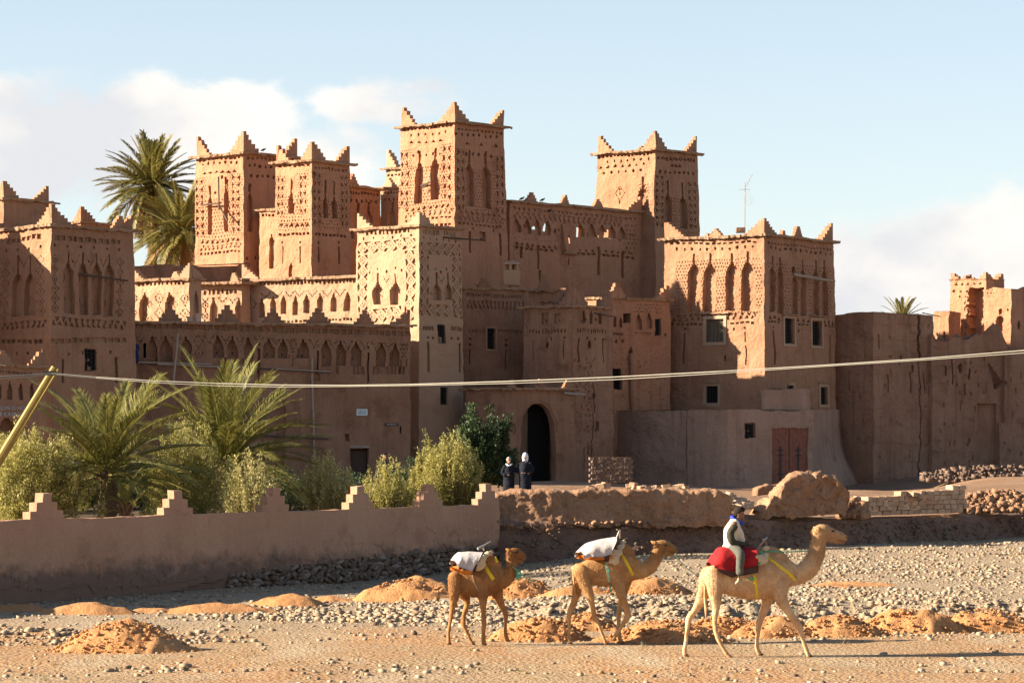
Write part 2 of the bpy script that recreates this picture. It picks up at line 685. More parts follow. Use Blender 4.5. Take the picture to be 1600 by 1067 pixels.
def merlon_mb(mb, P, e, m, L, h, n, th, tip=None, sym=False):
    """stepped merlon: P base point, e along the wall, m inward. Falls from P to P+eL in n steps (or both ways when sym)"""
    P, e, m = Vector(P), Vector(e), Vector(m)
    up = Vector((0, 0, 1))
    tip = tip or L / n
    xs = [0, tip] + [tip + (L - tip) * (k + 1) / (n - 1) for k in range(n - 1)]
    hs = [h * (1 - k / float(n)) for k in range(n)]
    half = [(xs[0], hs[0])]
    for k in range(n):
        half.append((xs[k + 1], hs[k]))
        if k < n - 1:
            half.append((xs[k + 1], hs[k + 1]))
    half.append((xs[-1], 0))
    if sym:
        prof = [(-x, z) for x, z in reversed(half[1:])] + half[1:]
    else:
        prof = [(0, 0)] + half
    k = len(prof)
    vs = [P + e * x + up * z for x, z in prof] + [P + e * x + up * z + m * th for x, z in prof]
    fs = [tuple(range(k)), tuple(range(2 * k - 1, k - 1, -1))]
    for i in range(k):
        j = (i + 1) % k
        fs.append((i, i + k, j + k, j))
    mb.add(vs, fs)


class Block:
    """one earthen building with a near corner: left face, right face, plain backs, cornice and merlons as parts"""
    def __init__(s, name, label, xl, xc, xr, Yc, ytop, al, ar, zb, mat, bat=.05, ydet=None, cell=.045, cat='building', group=None, detl=True, detr=True, kb=None):
        s.mat = mat
        dl = Vector((-math.cos(R(al)), math.sin(R(al)), 0))
        dr = Vector((math.cos(R(ar)), math.sin(R(ar)), 0))
        C = at(xc, ytop, Yc)

        def reach(d, x):
            k = (x - 800) / F
            return C + d * ((k * C.y - C.x) / (d.x - k * d.y))
        s.C, s.L, s.R = C, reach(dl, xl), reach(dr, xr)
        s.K = s.L + s.R - C
        s.dl, s.dr = dl, dr
        s.ml, s.mr = Vector((-dl.y, dl.x, 0)), Vector((-dr.y, dr.x, 0))
        if s.ml.dot(dr) < 0: s.ml = -s.ml      # inward from the left face
        if s.mr.dot(dl) < 0: s.mr = -s.mr
        h = C.z - zb
        nl, nr = -s.ml, -s.mr
        det = nl.x * nr.y - nl.y * nr.x

        def outc(a, b, da, db):      # solve p.a=da, p.b=db
            D = a.x * b.y - a.y * b.x
            return Vector(((da * b.y - db * a.y) / D, (a.x * db - b.x * da) / D, 0))
        o = bat * h
        B = {}
        B['C'] = C + outc(nl, nr, o, o)
        B['L'] = s.L + outc(nl, -nr, o, o)
        B['R'] = s.R + outc(-nl, nr, o, o)
        B['K'] = s.K + outc(-nl, -nr, o, o)
        for p in B.values():
            p.z = zb
        s.B = B
        s.root = empty(name, (B['C'] + B['K']) / 2, label, cat, group)
        s.fl = Face(B['L'], B['C'], s.C, s.L, cell, ydet if detl else None)
        s.fr = Face(B['C'], B['R'], s.R, s.C, cell, ydet if detr else None)
        # shared rows so that the corner stays closed
        vs = s.fl.vs if len(s.fl.vs) > len(s.fr.vs) else s.fr.vs
        for f in (s.fl, s.fr):
            f.vs = vs
            f.reset()
        s.b1 = Face(B['R'], B['K'], s.K, s.R, .35, None)
        s.b2 = Face(B['K'], B['L'], s.L, s.K, .35, None)
        for f in (s.b1, s.b2):
            f.vs = vs[::6] if (len(vs) - 1) % 6 == 0 else np.append(vs[::6], 1.0)
            f.reset()

    def wall(s, crumble=None, noroof=False, openback=False):
        V = [s.fl.emit(), s.fr.emit(), s.b1.emit()] + ([] if openback else [s.b2.emit()])
        if not noroof:
            V.append(np.array([s.L, s.C, s.R, s.K]) - np.array([0, 0, .004]))
        V = np.concatenate(V)
        V = jitter(V)
        if crumble:
            V = crumble(V)
        Q = np.arange(len(V)).reshape(-1, 4)
        return quads_mesh('wall', V, Q, s.mat, s.root)

    def cornice(s, out=.26, th=.10, dz=0.0, mat=None, only=None):
        """reed and mud slab that oversails the wall head, its edge ragged"""
        nl, nr = -s.ml, -s.mr
        k = out

        def oc(p, a, b):
            D = a.x * b.y - a.y * b.x
            return p + Vector(((k * b.y - k * a.y) / D, (a.x * k - b.x * k) / D, 0))
        pts = [oc(s.L, nl, -nr), oc(s.C, nl, nr), oc(s.R, -nl, nr), oc(s.K, -nl, -nr)]
        loop = []
        for i in range(4):
            a, b = pts[i], pts[(i + 1) % 4]
            n = max(2, int((b - a).length / .11))
            for j in range(n):
                loop.append(a.lerp(b, j / n))
        ctr = (pts[0] + pts[1] + pts[2] + pts[3]) / 4
        mb = MB()
        vs = []
        for p in loop:
            q = p.copy()
            q += (p - ctr).normalized() * random.uniform(-.05, .03)
            z = s.C.z + dz + random.uniform(-.015, .015)
            vs.append((q.x, q.y, z + th))
            q2 = q + (p - ctr).normalized() * random.uniform(-.07, -.01)
            vs.append((q2.x, q2.y, z + random.uniform(-.05, .02)))
        n = len(loop)
        fs = [(2 * i, 2 * i + 1, (2 * i + 3) % (2 * n), (2 * i + 2) % (2 * n)) for i in range(n)]
        fs.append(tuple(2 * i for i in range(n)))
        fs.append(tuple(2 * i + 1 for i in range(n - 1, -1, -1)))
        mb.add(vs, fs)
        s.ct = s.C.z + dz + th - .02
        o = mb.build('cornice', mat or M['reed'], s.root, noise=.8)
        return o

    def corner(s, which, L=.95, h=1.0, n=5, th=.22, ins=.02, tip=.16):
        L, h, tip = L * random.uniform(.92, 1.08), h * random.uniform(.92, 1.06), tip * random.uniform(.85, 1.25)
        p = {'L': s.L, 'C': s.C, 'R': s.R, 'K': s.K}[which].copy()
        p.z = getattr(s, 'ct', s.C.z)
        ea, ma, eb, mb_ = {'C': (s.dl, s.ml, s.dr, s.mr), 'L': (-s.dl, s.ml, s.mr * 1, -s.dl), 'R': (-s.dr, s.mr, s.ml * 1, -s.dr),
                           'K': (-s.dl, -s.ml, -s.dr, -s.mr)}[which]
        if which == 'L': eb = s.dr
        if which == 'R': eb = s.dl
        m = MB()
        q = p + ma * ins
        merlon_mb(m, q, ea, ma, L, h, n, th, tip)
        # the second wing starts behind the first so the two butt together
        sgn = eb
        start = p + sgn * (th + ins + .002)
        mm = mb_ if which in ('C', 'K') else (-s.dl if which == 'L' else -s.dr)
        if which == 'K':
            mm = -s.mr
        merlon_mb(m, start, sgn, mm, L * .8, h * .84, max(2, n - 1), th, tip)
        return m.build('merlon', s.mat, s.root, noise=1.35)

    def mid(s, face, x, h=.6, w=.9, n=4, th=.2, ins=.05, tip=.1):
        h, w, tip = h * random.uniform(.9, 1.08), w * random.uniform(.9, 1.1), tip * random.uniform(.85, 1.3)
        A, B_, m = {'l': (s.L, s.C, s.ml), 'r': (s.C, s.R, s.mr)}[face]
        k = (x - 800) / F
        d = (B_ - A).normalized()
        t = (k * A.y - A.x) / (d.x - k * d.y)
        p = A + d * t + m * ins
        p.z = getattr(s, 'ct', s.C.z)
        mb = MB()
        merlon_mb(mb, p, d, m, w / 2, h, n, th, tip, sym=True)
        return mb.build('merlon', s.mat, s.root, noise=1.35)

    def window(s, face, x0, y0, x1, y1, d=.2, frame=.0, nb=(3, 5), fmat=None, name='window', fw=.1, bars=True, pane=None):
        f = s.fl if face == 'l' else s.fr
        f.box(x0, y0, x1, y1, d)
        xm, ym = (x0 + x1) / 2, (y0 + y1) / 2
        a0, b0 = f.st(x0, y1)
        a1, b1 = f.st(x1, y0)
        if frame:
            g = frame
            fr_ = MB()

            def fb(sa, sb, ta, tb, da, db):
                fr_.box8([f.P(sa, ta, da), f.P(sb, ta, da), f.P(sb, ta, db), f.P(sa, ta, db), f.P(sa, tb, da), f.P(sb, tb, da), f.P(sb, tb, db), f.P(sa, tb, db)])
            fb(a0 - g, a0, b0 - g, b1 + g, -.035, .06)
            fb(a1, a1 + g, b0 - g, b1 + g, -.035, .06)
            fb(a0, a1, b0 - g, b0, -.035, .06)
            fb(a0, a1, b1, b1 + g, -.035, .06)
            w = fr_.build(name, fmat or M['plaster_frame'], s.root)
        else:
            fr_ = MB()
            g = .045

            def fb(sa, sb, ta, tb, da, db):
                fr_.box8([f.P(sa, ta, da), f.P(sb, ta, da), f.P(sb, ta, db), f.P(sa, ta, db), f.P(sa, tb, da), f.P(sb, tb, da), f.P(sb, tb, db), f.P(sa, tb, db)])
            fb(a0, a0 + g, b0, b1, .05, .12)
            fb(a1 - g, a1, b0, b1, .05, .12)
            fb(a0 + g, a1 - g, b0, b0 + g, .05, .12)
            fb(a0 + g, a1 - g, b1 - g, b1, .05, .12)
            w = fr_.build(name, M['wood_dark'], s.root)
        pm = MB()
        z = d - .035
        pm.box8([f.P(a0 - .04, b0 - .04, z), f.P(a1 + .04, b0 - .04, z), f.P(a1 + .04, b0 - .04, z + .02), f.P(a0 - .04, b0 - .04, z + .02),
                 f.P(a0 - .04, b1 + .04, z), f.P(a1 + .04, b1 + .04, z), f.P(a1 + .04, b1 + .04, z + .02), f.P(a0 - .04, b1 + .04, z + .02)])
        pm.build('pane', pane or M['glass_dark'], w)
        if bars:
            for i in range(1, nb[0] + 1):
                q = a0 + (a1 - a0) * i / (nb[0] + 1)
                MB().tube([f.P(q, b0, .07), f.P(q, b1, .07)], .014, 5).build('bar', M['iron'], w)
            for i in range(1, nb[1] + 1):
                q = b0 + (b1 - b0) * i / (nb[1] + 1)
                MB().tube([f.P(a0, q, .085), f.P(a1, q, .085)], .012, 5).build('bar', M['iron'], w)
        return w

    def ledge(s, face, x0, y0, x1, y1, th=.06, out=.16, mat=None, name='ledge'):
        f = s.fl if face == 'l' else s.fr
        a0, b0 = f.st(x0, y0)
        a1, b1 = f.st(x1, y1)
        m = MB()
        n = 8
        for i in range(n):
            p, q = i / n, (i + 1) / n
            sa, sb = a0 + (a1 - a0) * p, a0 + (a1 - a0) * q - .004
            ta = b0 + (b1 - b0) * p + random.uniform(-.01, .01)
            o = out * random.uniform(.85, 1.1)
            m.box8([f.P(sa, ta, -o), f.P(sb, ta, -o), f.P(sb, ta, .05), f.P(sa, ta, .05), f.P(sa, ta + th, -o), f.P(sb, ta + th, -o), f.P(sb, ta + th, .05), f.P(sa, ta + th, .05)])
        return m.build(name, mat or M['reed'], s.root)

    def beam(s, face, x0, y0, x1, y1, out0=.0, out1=.3, r=.05, mat=None, name='beam'):
        f = s.fl if face == 'l' else s.fr
        a0, b0 = f.st(x0, y0)
        a1, b1 = f.st(x1, y1)
        return MB().tube([f.P(a0, b0, -out0), f.P(a1, b1, -out1)], [r, r * .8], 7).build(name, mat or M['wood_dark'], s.root)

# ================================================================== the kasbah
M['shutter'] = plain('faded_wooden_shutter', (0.20, 0.16, 0.11), .9, .25, 6)
# ---- left tower block
b = Block('kasbah_tower', 'shaded tower at the left edge with four tall niches and a projecting pole', -22, 80, 209, 125, 354, 47, 48, 1.9, M['adobe_mid'], .012, 600, cat='tower')
f = b.fr
f.dentils(84, 371, 188, 379, 11, 7.5, .8, .10)
f.dots(76, 381, 196, 391, 6, 3.6, 5.0)
for x in (106.5, 129, 150, 169.5):
    y = 396 + (x - 106) * .06
    f.niche(x + 1, y + 12, y + 94, 15.5, slit=16, steps=4, sh=3.6, d=.26, sw=2.6)
for x in (103, 126, 147, 167):
    for yy in (432, 468):
        y = yy + (x - 103) * .08
        a, c = f.st(x, y)
        cc = f.cell * 1.15
        p, q = abs(f.S - a), abs(f.T - c)
        r = np.floor(p / cc + .5) + np.floor(q / cc / 1.3 + .5)
        f.D[(r == 3)] += .05
    f.D[(abs(f.S - f.st(x, 450)[0]) < f.cell * .7) & (f.T > f.st(x, 458)[1]) & (f.T < f.st(x, 441)[1])] += .05
f.scol(86, 397, 490, 6, 13)
f.scol(187, 402, 496, 6, 12)
for x in (117, 140, 160.5):
    f.sdiamond(x, 398 + (x - 106) * .06, 15, 30, half=1)
f.zig(79, 502, 195, 508, 13, 11, .10)
f.dentils(80, 533, 199, 530, 12, 6.5, .86, .10)
f.dots(96, 552, 184, 549, 4, 3.2, 6)
f.box(94.5, 560, 98.5, 604, .16)
f.box(180.5, 557, 184.5, 600, .16)
b.window('r', 131, 545, 151, 579, .2, 0, (2, 4))
b.beam('r', 122, 428, 183, 440, .0, .75, .05)
g = b.fl
g.dentils(8, 378, 66, 368, 7, 7, .8, .10)
g.dots(0, 394, 72, 384, 4, 3.5, 5)
for x in (27, 46):
    g.niche(x, 423, 494, 16, slit=24, steps=4, sh=3.6, d=.26, sw=3)
g.scol(8, 402, 500, 6, 13)
g.scol(63, 398, 496, 6, 13)
g.sdiamond(36, 402, 15, 28, half=1)
g.zig(2, 510, 70, 506, 9, 9)
g.dentils(2, 534, 66, 533, 8, 6, .8)
g.dots(4, 553, 66, 551, 4, 3.2, 6)
b.wall()
b.cornice(.22, .12)
b.corner('C', 1.15, .95, 6)
b.corner('R', .95, .62, 4)
b.mid('r', 188, .6, .9, 4)
b.corner('L', .9, .8, 5)
b.corner('K', .8, .7, 4)

# room on its roof
b = Block('roof_room', 'plain small room with two stepped merlons on the roof of the left tower', -20, 5, 76, 130, 312, 47, 46, 9.0, M['adobe_mid'], .0, 320, detl=False)
b.wall()
b.cornice(.18, .09)
b.corner('C', .9, .85, 5)
b.corner('R', .75, .7, 5)
b.corner('L', .7, .7, 4)
b.beam('r', 78, 317, 90, 319, .1, .2, .05)

# a corner of a further block behind it
b = Block('far_roof_room', 'low roof behind the left tower showing one pointed merlon', 92, 126, 178, 146, 349, 46, 46, 6.0, M['adobe_mid'], .0, None)
b.wall()
b.cornice(.18, .09)
b.corner('C', .85, .75, 5)

# neighbour just outside the frame that throws the long shadow onto the left tower
b = Block('neighbour_house', 'earthen neighbour house standing left of the tower', -330, -215, -60, 123, 333, 47, 46, 1.9, M['adobe_mid'], .02, None)
b.wall()
b.cornice(.2, .1)
b.corner('C', .9, .8, 5)
b.corner('R', .9, .8, 5)

# low hotel front with pointed slits and sign
b = Block('hotel_entrance', 'low rounded entrance building with pointed slits below the left tower', -70, -30, 72, 119, 573, 40, 25, 1.9, M['adobe_mid'], .0, 700, detl=False)
f = b.fr
f.dentils(-26, 581, 50, 583, 18, 4.5, .6, .08)
for x in (-18, -1, 16.5, 33.5, 51):
    a, c0 = f.st(x, 624)
    _, c1 = f.st(x, 596)
    hw = 3.6 * f.kx
    tt = (f.T - c0) / (c1 - c0)
    f.setd((abs(f.S - a) < hw * np.clip((1 - tt) * 2.2, 0, 1)) & (tt > 0) & (tt < 1), .2, 'max')
# arched doorway
a, c0 = f.st(12, 665)
m_ = (abs(f.S - a) < 12 * f.kx) & (f.T < c0) | (((f.S - a) ** 2 + (f.T - c0) ** 2) < (12 * f.kx) ** 2)
f.setd(m_, .5, 'max')
b.wall()
b.cornice(.14, .08)
b.corner('R', .8, .75, 5)
b.mid('r', 4, .72, .9, 5)
sf = f


def letters(name, txt, f, x, y, size_px, mat, parent, out=.02, ext=.006, spacing=1.0):
    """raised lettering on a wall face"""
    cu = bpy.data.curves.new(name, 'FONT')
    cu.body = txt
    cu.size = size_px * f.ky
    cu.extrude = ext
    cu.space_character = spacing
    cu.align_x = 'LEFT'
    tmp = bpy.data.objects.new(name, cu)
    COL.objects.link(tmp)
    dg = bpy.context.evaluated_depsgraph_get()
    me = bpy.data.meshes.new_from_object(tmp.evaluated_get(dg))
    bpy.data.objects.remove(tmp)
    s0, t0 = f.st(x, y)
    o = f.P(s0, t0, -out)
    ex = (f.P(s0 + 1, t0, 0) - f.P(s0, t0, 0)).normalized()
    ez = (f.P(s0, t0 + 1, 0) - f.P(s0, t0, 0)).normalized()
    en = ex.cross(ez)
    mw = Matrix(((ex.x, ez.x, en.x, o.x), (ex.y, ez.y, en.y, o.y), (ex.z, ez.z, en.z, o.z), (0, 0, 0, 1)))
    me.transform(mw)
    me.materials.clear()
    return tag(link(name, me, parent, mat), kind='stuff')


M['letter_grey'] = plain('pale_grey_lettering', (0.42, 0.42, 0.44), .7, .1)
sroot = empty('hotel_sign', sf.P(*sf.st(20, 660)), 'flat pale letters SON D HOTE and E KASBAH on the low entrance wall', 'sign')
letters('lettering', 'SON D HOTE', sf, -1, 640, 8.2, M['letter_grey'], sroot, .05, .008, 1.0)
letters('lettering', 'E KASBAH', sf, -1, 650, 8.6, M['letter_grey'], sroot, .05, .008, 1.0)

# ---- long shaded gallery wing
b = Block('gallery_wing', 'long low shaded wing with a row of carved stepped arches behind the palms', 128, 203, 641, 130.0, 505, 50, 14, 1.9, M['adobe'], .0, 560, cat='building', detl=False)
f = b.fr


def gy(x):      # sill line of the wing in the photo
    return 500 + max(0, x - 350) * .042


f.dentils(206, 508, 640, 521, 44, 7.5, .78, .09)
for x, w in ((238, 15), (259, 17), (290, 17), (340, 17), (363, 17), (389, 16), (420, 17), (442, 17), (474, 17), (509, 16), (531.5, 16), (555, 16), (594, 16), (616, 16)):
    y = gy(x) + 27
    f.niche(x, y, y + 33 + (x < 330) * 5, w, slit=2, steps=4, sh=3.2, d=.30, sw=3)
for x in (219, 248, 275, 326, 352, 376, 405, 431, 456, 490, 520, 543, 568, 585, 605, 630):
    y = gy(x) + 24
    f.sdiamond(x, y, 16, 26, half=1)
for x in (310, 458, 630):
    f.scol(x, gy(x) + 24, gy(x) + 62, 2, 14)
for x in (341, 364, 420, 443, 474, 508, 530, 553, 590, 613):
    f.sdiamond(x - 1, gy(x) + 41, 8, 14, d=.34, half=1)
    f.dot(x - 1, gy(x) + 52, 3, 5.5, .42)
for x0, x1 in ((340, 397), (412, 487), (503, 569), (580, 634)):
    f.dentils(x0, gy(x0) + 68, x1, gy(x1) + 66.5, int((x1 - x0) / 6.4), 6.5, .78, .10)
for x in (404.5, 496.5, 573.5):
    f.dot(x, gy(x) + 34, 2.6, 5, .3)
    f.box(x - 1.6, gy(x) + 43, x + 1.6, gy(x) + 82, .2)
    f.tri(x, gy(x) + 88, 8, 14, .10, -1)
f.dot(537, 586, 5, 6, .2); f.dot(625, 581, 5, 7, .2)
f.dot(542, 682, 8, 11, .25); f.dot(554, 680, 4, 3, .2); f.dot(573, 680, 4, 4, .2); f.dot(625, 676, 6.5, 10, .3)
f.dot(565.5, 619, 3, 7, .12)
f.box(547, 699, 577, 762, .55)
# blocked tall opening left of the drainpipe
f.box(431, 612, 446, 762, .16)
f.dot(438.5, 612, 15, 10, .16)
# gap at the far left, the sunlit court shows through
f.thick = .55
f.rect(227, 548, 5, 23, hole=True)
b.wall(noroof=True)
b.cornice(.20, .10)
for x in (268, 357, 428, 498, 568):
    b.mid('r', x, .78, 1.0, 4, tip=.12)
b.corner('R', 1.0, .75, 4)
gal = b
db = MB()
db.box8([f.P(*f.st(549, 762), .4), f.P(*f.st(575, 762), .4), f.P(*f.st(575, 762), .44), f.P(*f.st(549, 762), .44), f.P(*f.st(549, 704), .4), f.P(*f.st(575, 704), .4), f.P(*f.st(575, 704), .44), f.P(*f.st(549, 704), .44)])
db.build('door', M['wood_dark'], b.root)
b.ledge('r', 546, 699, 578, 700, .09, .08, M['wood_grey'], 'lintel')
# horizontal poles lashed to the wall and the pipe
for (x0, y0, x1, y1, mt) in ((205, 566, 330, 569, 'wood_grey'), (245, 569, 515, 581, 'wood_grey'), (385, 575, 515, 582, 'wood_dark'), (400, 680, 512, 686, 'wood_dark')):
    b.beam('r', x0, y0, x1, y1, .22, .22, .045, M[mt])
pts = [f.P(*f.st(x, y), -.14) for x, y in ((487, 560), (487, 590), (488, 620), (489, 650), (490, 690), (490, 745))]
MB().tube(pts, .05, 7).build('drainpipe', M['wood_grey'], b.root)
pts = [f.P(*f.st(x, y), -.45) for x, y in ((276, 522), (274, 550), (270, 585), (269, 605))]
MB().tube(pts, [.06, .05, .06, .05], 7).build('pole', M['wood_grey'], b.root)

# small signs on the gallery wall
M['sign_white'] = plain('white_sign_board', (0.55, 0.60, 0.60), .6, .08)
M['sign_ink'] = plain('dark_sign_lettering', (0.05, 0.07, 0.07), .6, .1)
M['sign_dark'] = plain('dark_sign_board', (0.07, 0.05, 0.045), .7, .2)


def wall_sign(name, label, f, x0, y0, x1, y1, mat, txt, size, lm, tx, ty):
    p0, p1 = f.st(x0, y1), f.st(x1, y0)
    r = empty(name, f.P(p0[0], p0[1]), label, 'sign')
    m = MB().box8([f.P(p0[0], p0[1], .01), f.P(p1[0], p0[1], .01), f.P(p1[0], p0[1], -.06), f.P(p0[0], p0[1], -.06), f.P(p0[0], p1[1], .01), f.P(p1[0], p1[1], .01), f.P(p1[0], p1[1], -.06), f.P(p0[0], p1[1], -.06)])
    m.build('board', mat, r)
    # the lettering is too small to read in the photo: rows of little strokes of the same size and colour
    q = MB()
    for (ry, n_) in txt:
        for k in range(n_):
            xx = x0 + (x1 - x0) * (.12 + .74 * (k + .5) / n_)
            a_, c_ = f.st(xx, y0 + (y1 - y0) * ry)
            w_, h_ = (x1 - x0) * .74 / n_ * .55 * f.kx / 2, size * f.ky / 2 * random.uniform(.7, 1.1)
            q.box8([f.P(a_ - w_, c_ - h_, -.0605), f.P(a_ + w_, c_ - h_, -.0605), f.P(a_ + w_, c_ - h_, -.064), f.P(a_ - w_, c_ - h_, -.064), f.P(a_ - w_, c_ + h_, -.0605), f.P(a_ + w_, c_ + h_, -.0605), f.P(a_ + w_, c_ + h_, -.064), f.P(a_ - w_, c_ + h_, -.064)])
    tag(q.build('lettering', lm, r), kind='stuff')


wall_sign('entrance_sign', 'small white board with dark lettering high above the dark doorway', f, 557, 639, 574, 649, M['sign_white'], ((.36, 5), (.68, 7)), 2.2, M['sign_ink'], 558, 646)
wall_sign('name_board', 'narrow dark board low at the right end of the gallery wall', f, 601, 661, 622, 665, M['sign_dark'], ((.5, 7),), 2.0, M['letter_grey'], 603, 665)

# flower pots on its roof
M['pot'] = plain('clay_pot', (0.50, 0.34, 0.25), .8, .15)
for (x, w, h, lab) in ((310, 14, 14, 'taller clay pot on the gallery roof, right of the pair'), (298, 11, 9, 'smaller darker clay pot on the gallery roof, left of the pair')):
    A, B_ = b.C, b.R
    k = (x - 800) / F
    d = (B_ - A).normalized()
    t = (k * A.y - A.x) / (d.x - k * d.y)
    p = A + d * t + b.mr * .25
    z0 = b.ct
    r1, hh = w / 2 / 33.5, h / 33.5
    prof = [(.72 * r1, 0), (r1 * .95, hh * .86), (r1 * 1.1, hh * .86), (r1 * 1.1, hh), (r1 * .9, hh), (r1 * .8, hh * .6)]
    vs, fs, n = [], [], 14
    for r_, z in prof:
        vs += [(p.x + r_ * math.cos(i * 2 * math.pi / n), p.y + r_ * math.sin(i * 2 * math.pi / n), z0 + z) for i in range(n)]
    for j in range(len(prof) - 1):
        fs += [(j * n + i, j * n + (i + 1) % n, (j + 1) * n + (i + 1) % n, (j + 1) * n + i) for i in range(n)]
    fs.append(tuple(range(n - 1, -1, -1)))
    fs.append(tuple((len(prof) - 1) * n + i for i in range(n)))
    tag(MB().add(vs, fs).build('clay_pot', M['pot']), lab, 'pot', 'clay pots on the gallery roof')

# ---- sunlit rooms on the terrace behind the gallery
b = Block('terrace_room', 'sunlit terrace room with two stepped niches and stepped lozenge carving', 203, 295, 314, 134.8, 437, 33, 46, 2.0, M['adobe_pale'], .0, 520)
f = b.fl
f.dentils(212, 445, 290, 442, 12, 5, .62, .09)
for x in (222.5, 262.5):
    f.niche(x + 3, 458, 520, 17, slit=0, steps=4, sh=3.4, d=.25)
for x in (208, 248, 288):
    f.scol(x, 455, 500, 2, 13)
for x in (231, 271):
    f.scol(x, 464, 510, 2, 13, d=.29)
b.fr.niche(306, 455, 520, 8, slit=0, d=.2)
b.wall()
b.cornice(.2, .09)
b.corner('L', .7, .75, 6, tip=.12)
b.corner('C', .75, .75, 6, tip=.12)
b.mid('l', 272, .35, .5, 3)

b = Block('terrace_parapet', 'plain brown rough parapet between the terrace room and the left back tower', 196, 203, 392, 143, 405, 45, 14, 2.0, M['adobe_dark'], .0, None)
b.wall(crumble=lambda V: V - np.stack([0 * V[:, 0], 0 * V[:, 0], np.where(V[:, 2] > b.C.z - .2, .35 * abs(vnoise(V * [1, 1, .01], 2.3)[:, 2]) + .2 * (V[:, 0] < -14), 0)], 1))

b = Block('recessed_terrace_room', 'low recessed terrace room under a flat reed eave between two lit rooms', 306, 378, 392, 141.5, 443, 28, 46, 2.0, M['adobe_pale'], .0, 520)
f = b.fl
f.dentils(318, 458, 372, 455, 8, 7.5, .68, .10)
for x in (335, 373):
    f.niche(x, 467, 520, 12, slit=2, steps=4, sh=3, d=.22)
for x in (322, 348, 364):
    f.sdiamond(x, 464, 14, 20, half=1)
f.scol(322, 470, 500, 2, 12)
b.wall()
b.cornice(.5, .10)
b.mid('l', 365, .5, .5, 4)

b = Block('terrace_arcade_wing', 'long sunlit terrace wing with a row of eight small arched niches', 378, 560, 575, 138.8, 433, 30, 50, 2.0, M['adobe_pale'], .0, 520)
f = b.fl
f.dentils(381, 443, 556, 437, 30, 8.0, .70, .12)
for x, s0 in ((406.5, 465), (424, 463), (440.5, 462), (458.5, 462), (476.5, 460), (498, 458), (518.5, 457), (539.5, 456)):
    f.niche(x + 2, s0, s0 + 30, 9.5, slit=0, steps=3, sh=3.3, d=.30)
for x in (415, 433, 452, 468, 488, 510, 530):
    f.sdiamond(x, 457 - (x - 415) * .035, 17, 20, half=1)
f.scol(391, 462, 487, 1, 22)
f.dentils(440, 503, 500, 501, 9, 4, .7)
f.dentils(512, 500, 552, 498, 7, 4, .7)
b.wall()
b.cornice(.22, .10)
b.corner('L', .9, .75, 6, tip=.14)


def tower_face(f, xl, xr, yt, slope, yb, niches, hole_rows, tri_row, cols, nb, dent=10, lat=True, dw=5.0, nw=9, nd=.24, slit=16, bottom=True, tw=6):
    """shared dress of the tall towers. slope = photo px the level lines fall from xl to xr"""
    def yy(x, y):
        return y + slope * (x - xl) / (xr - xl)
    f.dentils(xl + 3, yy(xl, yt + 6), xr - 3, yy(xr, yt + 6), dent, 3.6, .68, .10)
    for (y, n, a, c) in hole_rows:
        f.dots(a, yy(a, y), c, yy(c, y), n, dw * .78, dw)
    if tri_row:
        y, n, a, c = tri_row
        f.tris(a, yy(a, y), c, yy(c, y), n, 7.5, 5, 1, .16)
    for (x, y0, y1) in niches:
        f.niche(x, yy(x, y0), yy(x, y1), nw * 1.8, slit=slit, steps=4, sh=3.4, d=nd + .08, sw=3.4)
        if y1 - y0 > 40:
            f.setd((abs(f.S - f.st(x, y1)[0]) < 1.2 * f.kx) & (f.T < f.st(x, yy(x, y0 + 30))[1]) & (f.T > f.st(x, yy(x, y0 + 55))[1]), nd + .1, 'max')
    for (x, y0, y1, n) in cols:
        f.tricol(x, yy(x, y0), x, yy(x, y1), n, tw, (y1 - y0) / n * .72, .12)
        f.lattice(x - tw * 1.7, yy(x, y0), x + tw * 1.7, yy(x, y1), 4.0, 4.2, .03, .30)
    if lat:
        a0, a1 = min(c[0] for c in cols) if cols else xl + 8, max(c[0] for c in cols) if cols else xr - 8
        f.lattice(a0, yy(a0, niches[0][1] + 8), a1, yy(a1, yb - 22), 4.6, 5.2, .032, .30)
    if bottom:
        f.tris(xl + 5, yy(xl, yb - 22), xr - 5, yy(xr, yb - 22), nb, 8, 6, 1, .09)
        f.zig(xl + 4, yy(xl, yb - 13), xr - 4, yy(xr, yb - 13), nb + 2, 7, .06)
        f.dentils(xl + 4, yy(xl, yb - 4), xr - 4, yy(xr, yb - 4), nb + 3, 3.5, .7, .1)


# ---- the leftmost of the four high towers
b = Block('kasbah_high_tower', 'leftmost high tower, beside the tall palms, with a ladder beam on its sunlit face', 306, 380, 466, 151, 240, 42, 48, 2.2, M['adobe_red'], .010, 425, cat='tower', group='high towers of the kasbah')
tower_face(b.fl, 306, 380, 245, -6, 402, [(327, 305, 369), (352, 292, 367)], [(257, 7, 313, 374)], (271, 6, 316, 370), [(312, 278, 372, 8), (368, 276, 370, 8)], 8, nw=4.0, slit=12)
b.fl.dot(336, 302, 4, 5); b.fl.dot(347, 277, 5, 6, .3); b.fl.dot(355, 283, 3.5, 5)
f = b.fr
f.dentils(384, 246, 460, 252, 11, 4, .68, .10)
f.dots(386, 257, 462, 264, 9, 4, 5)
f.dots(388, 273, 460, 279, 8, 4, 5)
f.niche(390, 300, 362, 8, slit=14, steps=3, sh=4, d=.24)
f.niche(440, 312, 370, 8, slit=14, steps=3, sh=4, d=.24)
f.dot(386, 403, 4, 5); f.dot(399, 402, 3.5, 5); f.dot(409, 401, 3, 5)
f.dot(411, 378, 5, 6, .15)
b.wall()
b.cornice(.30, .10)
b.corner('L', .95, 1.05, 5)
b.corner('C', 1.0, 1.05, 5)
b.corner('R', .95, 1.05, 5)
b.corner('K', .9, .9, 5)
b.beam('l', 320, 321, 352, 318, .2, .3, .05)
b.beam('l', 349, 277, 351, 330, .35, .4, .045)
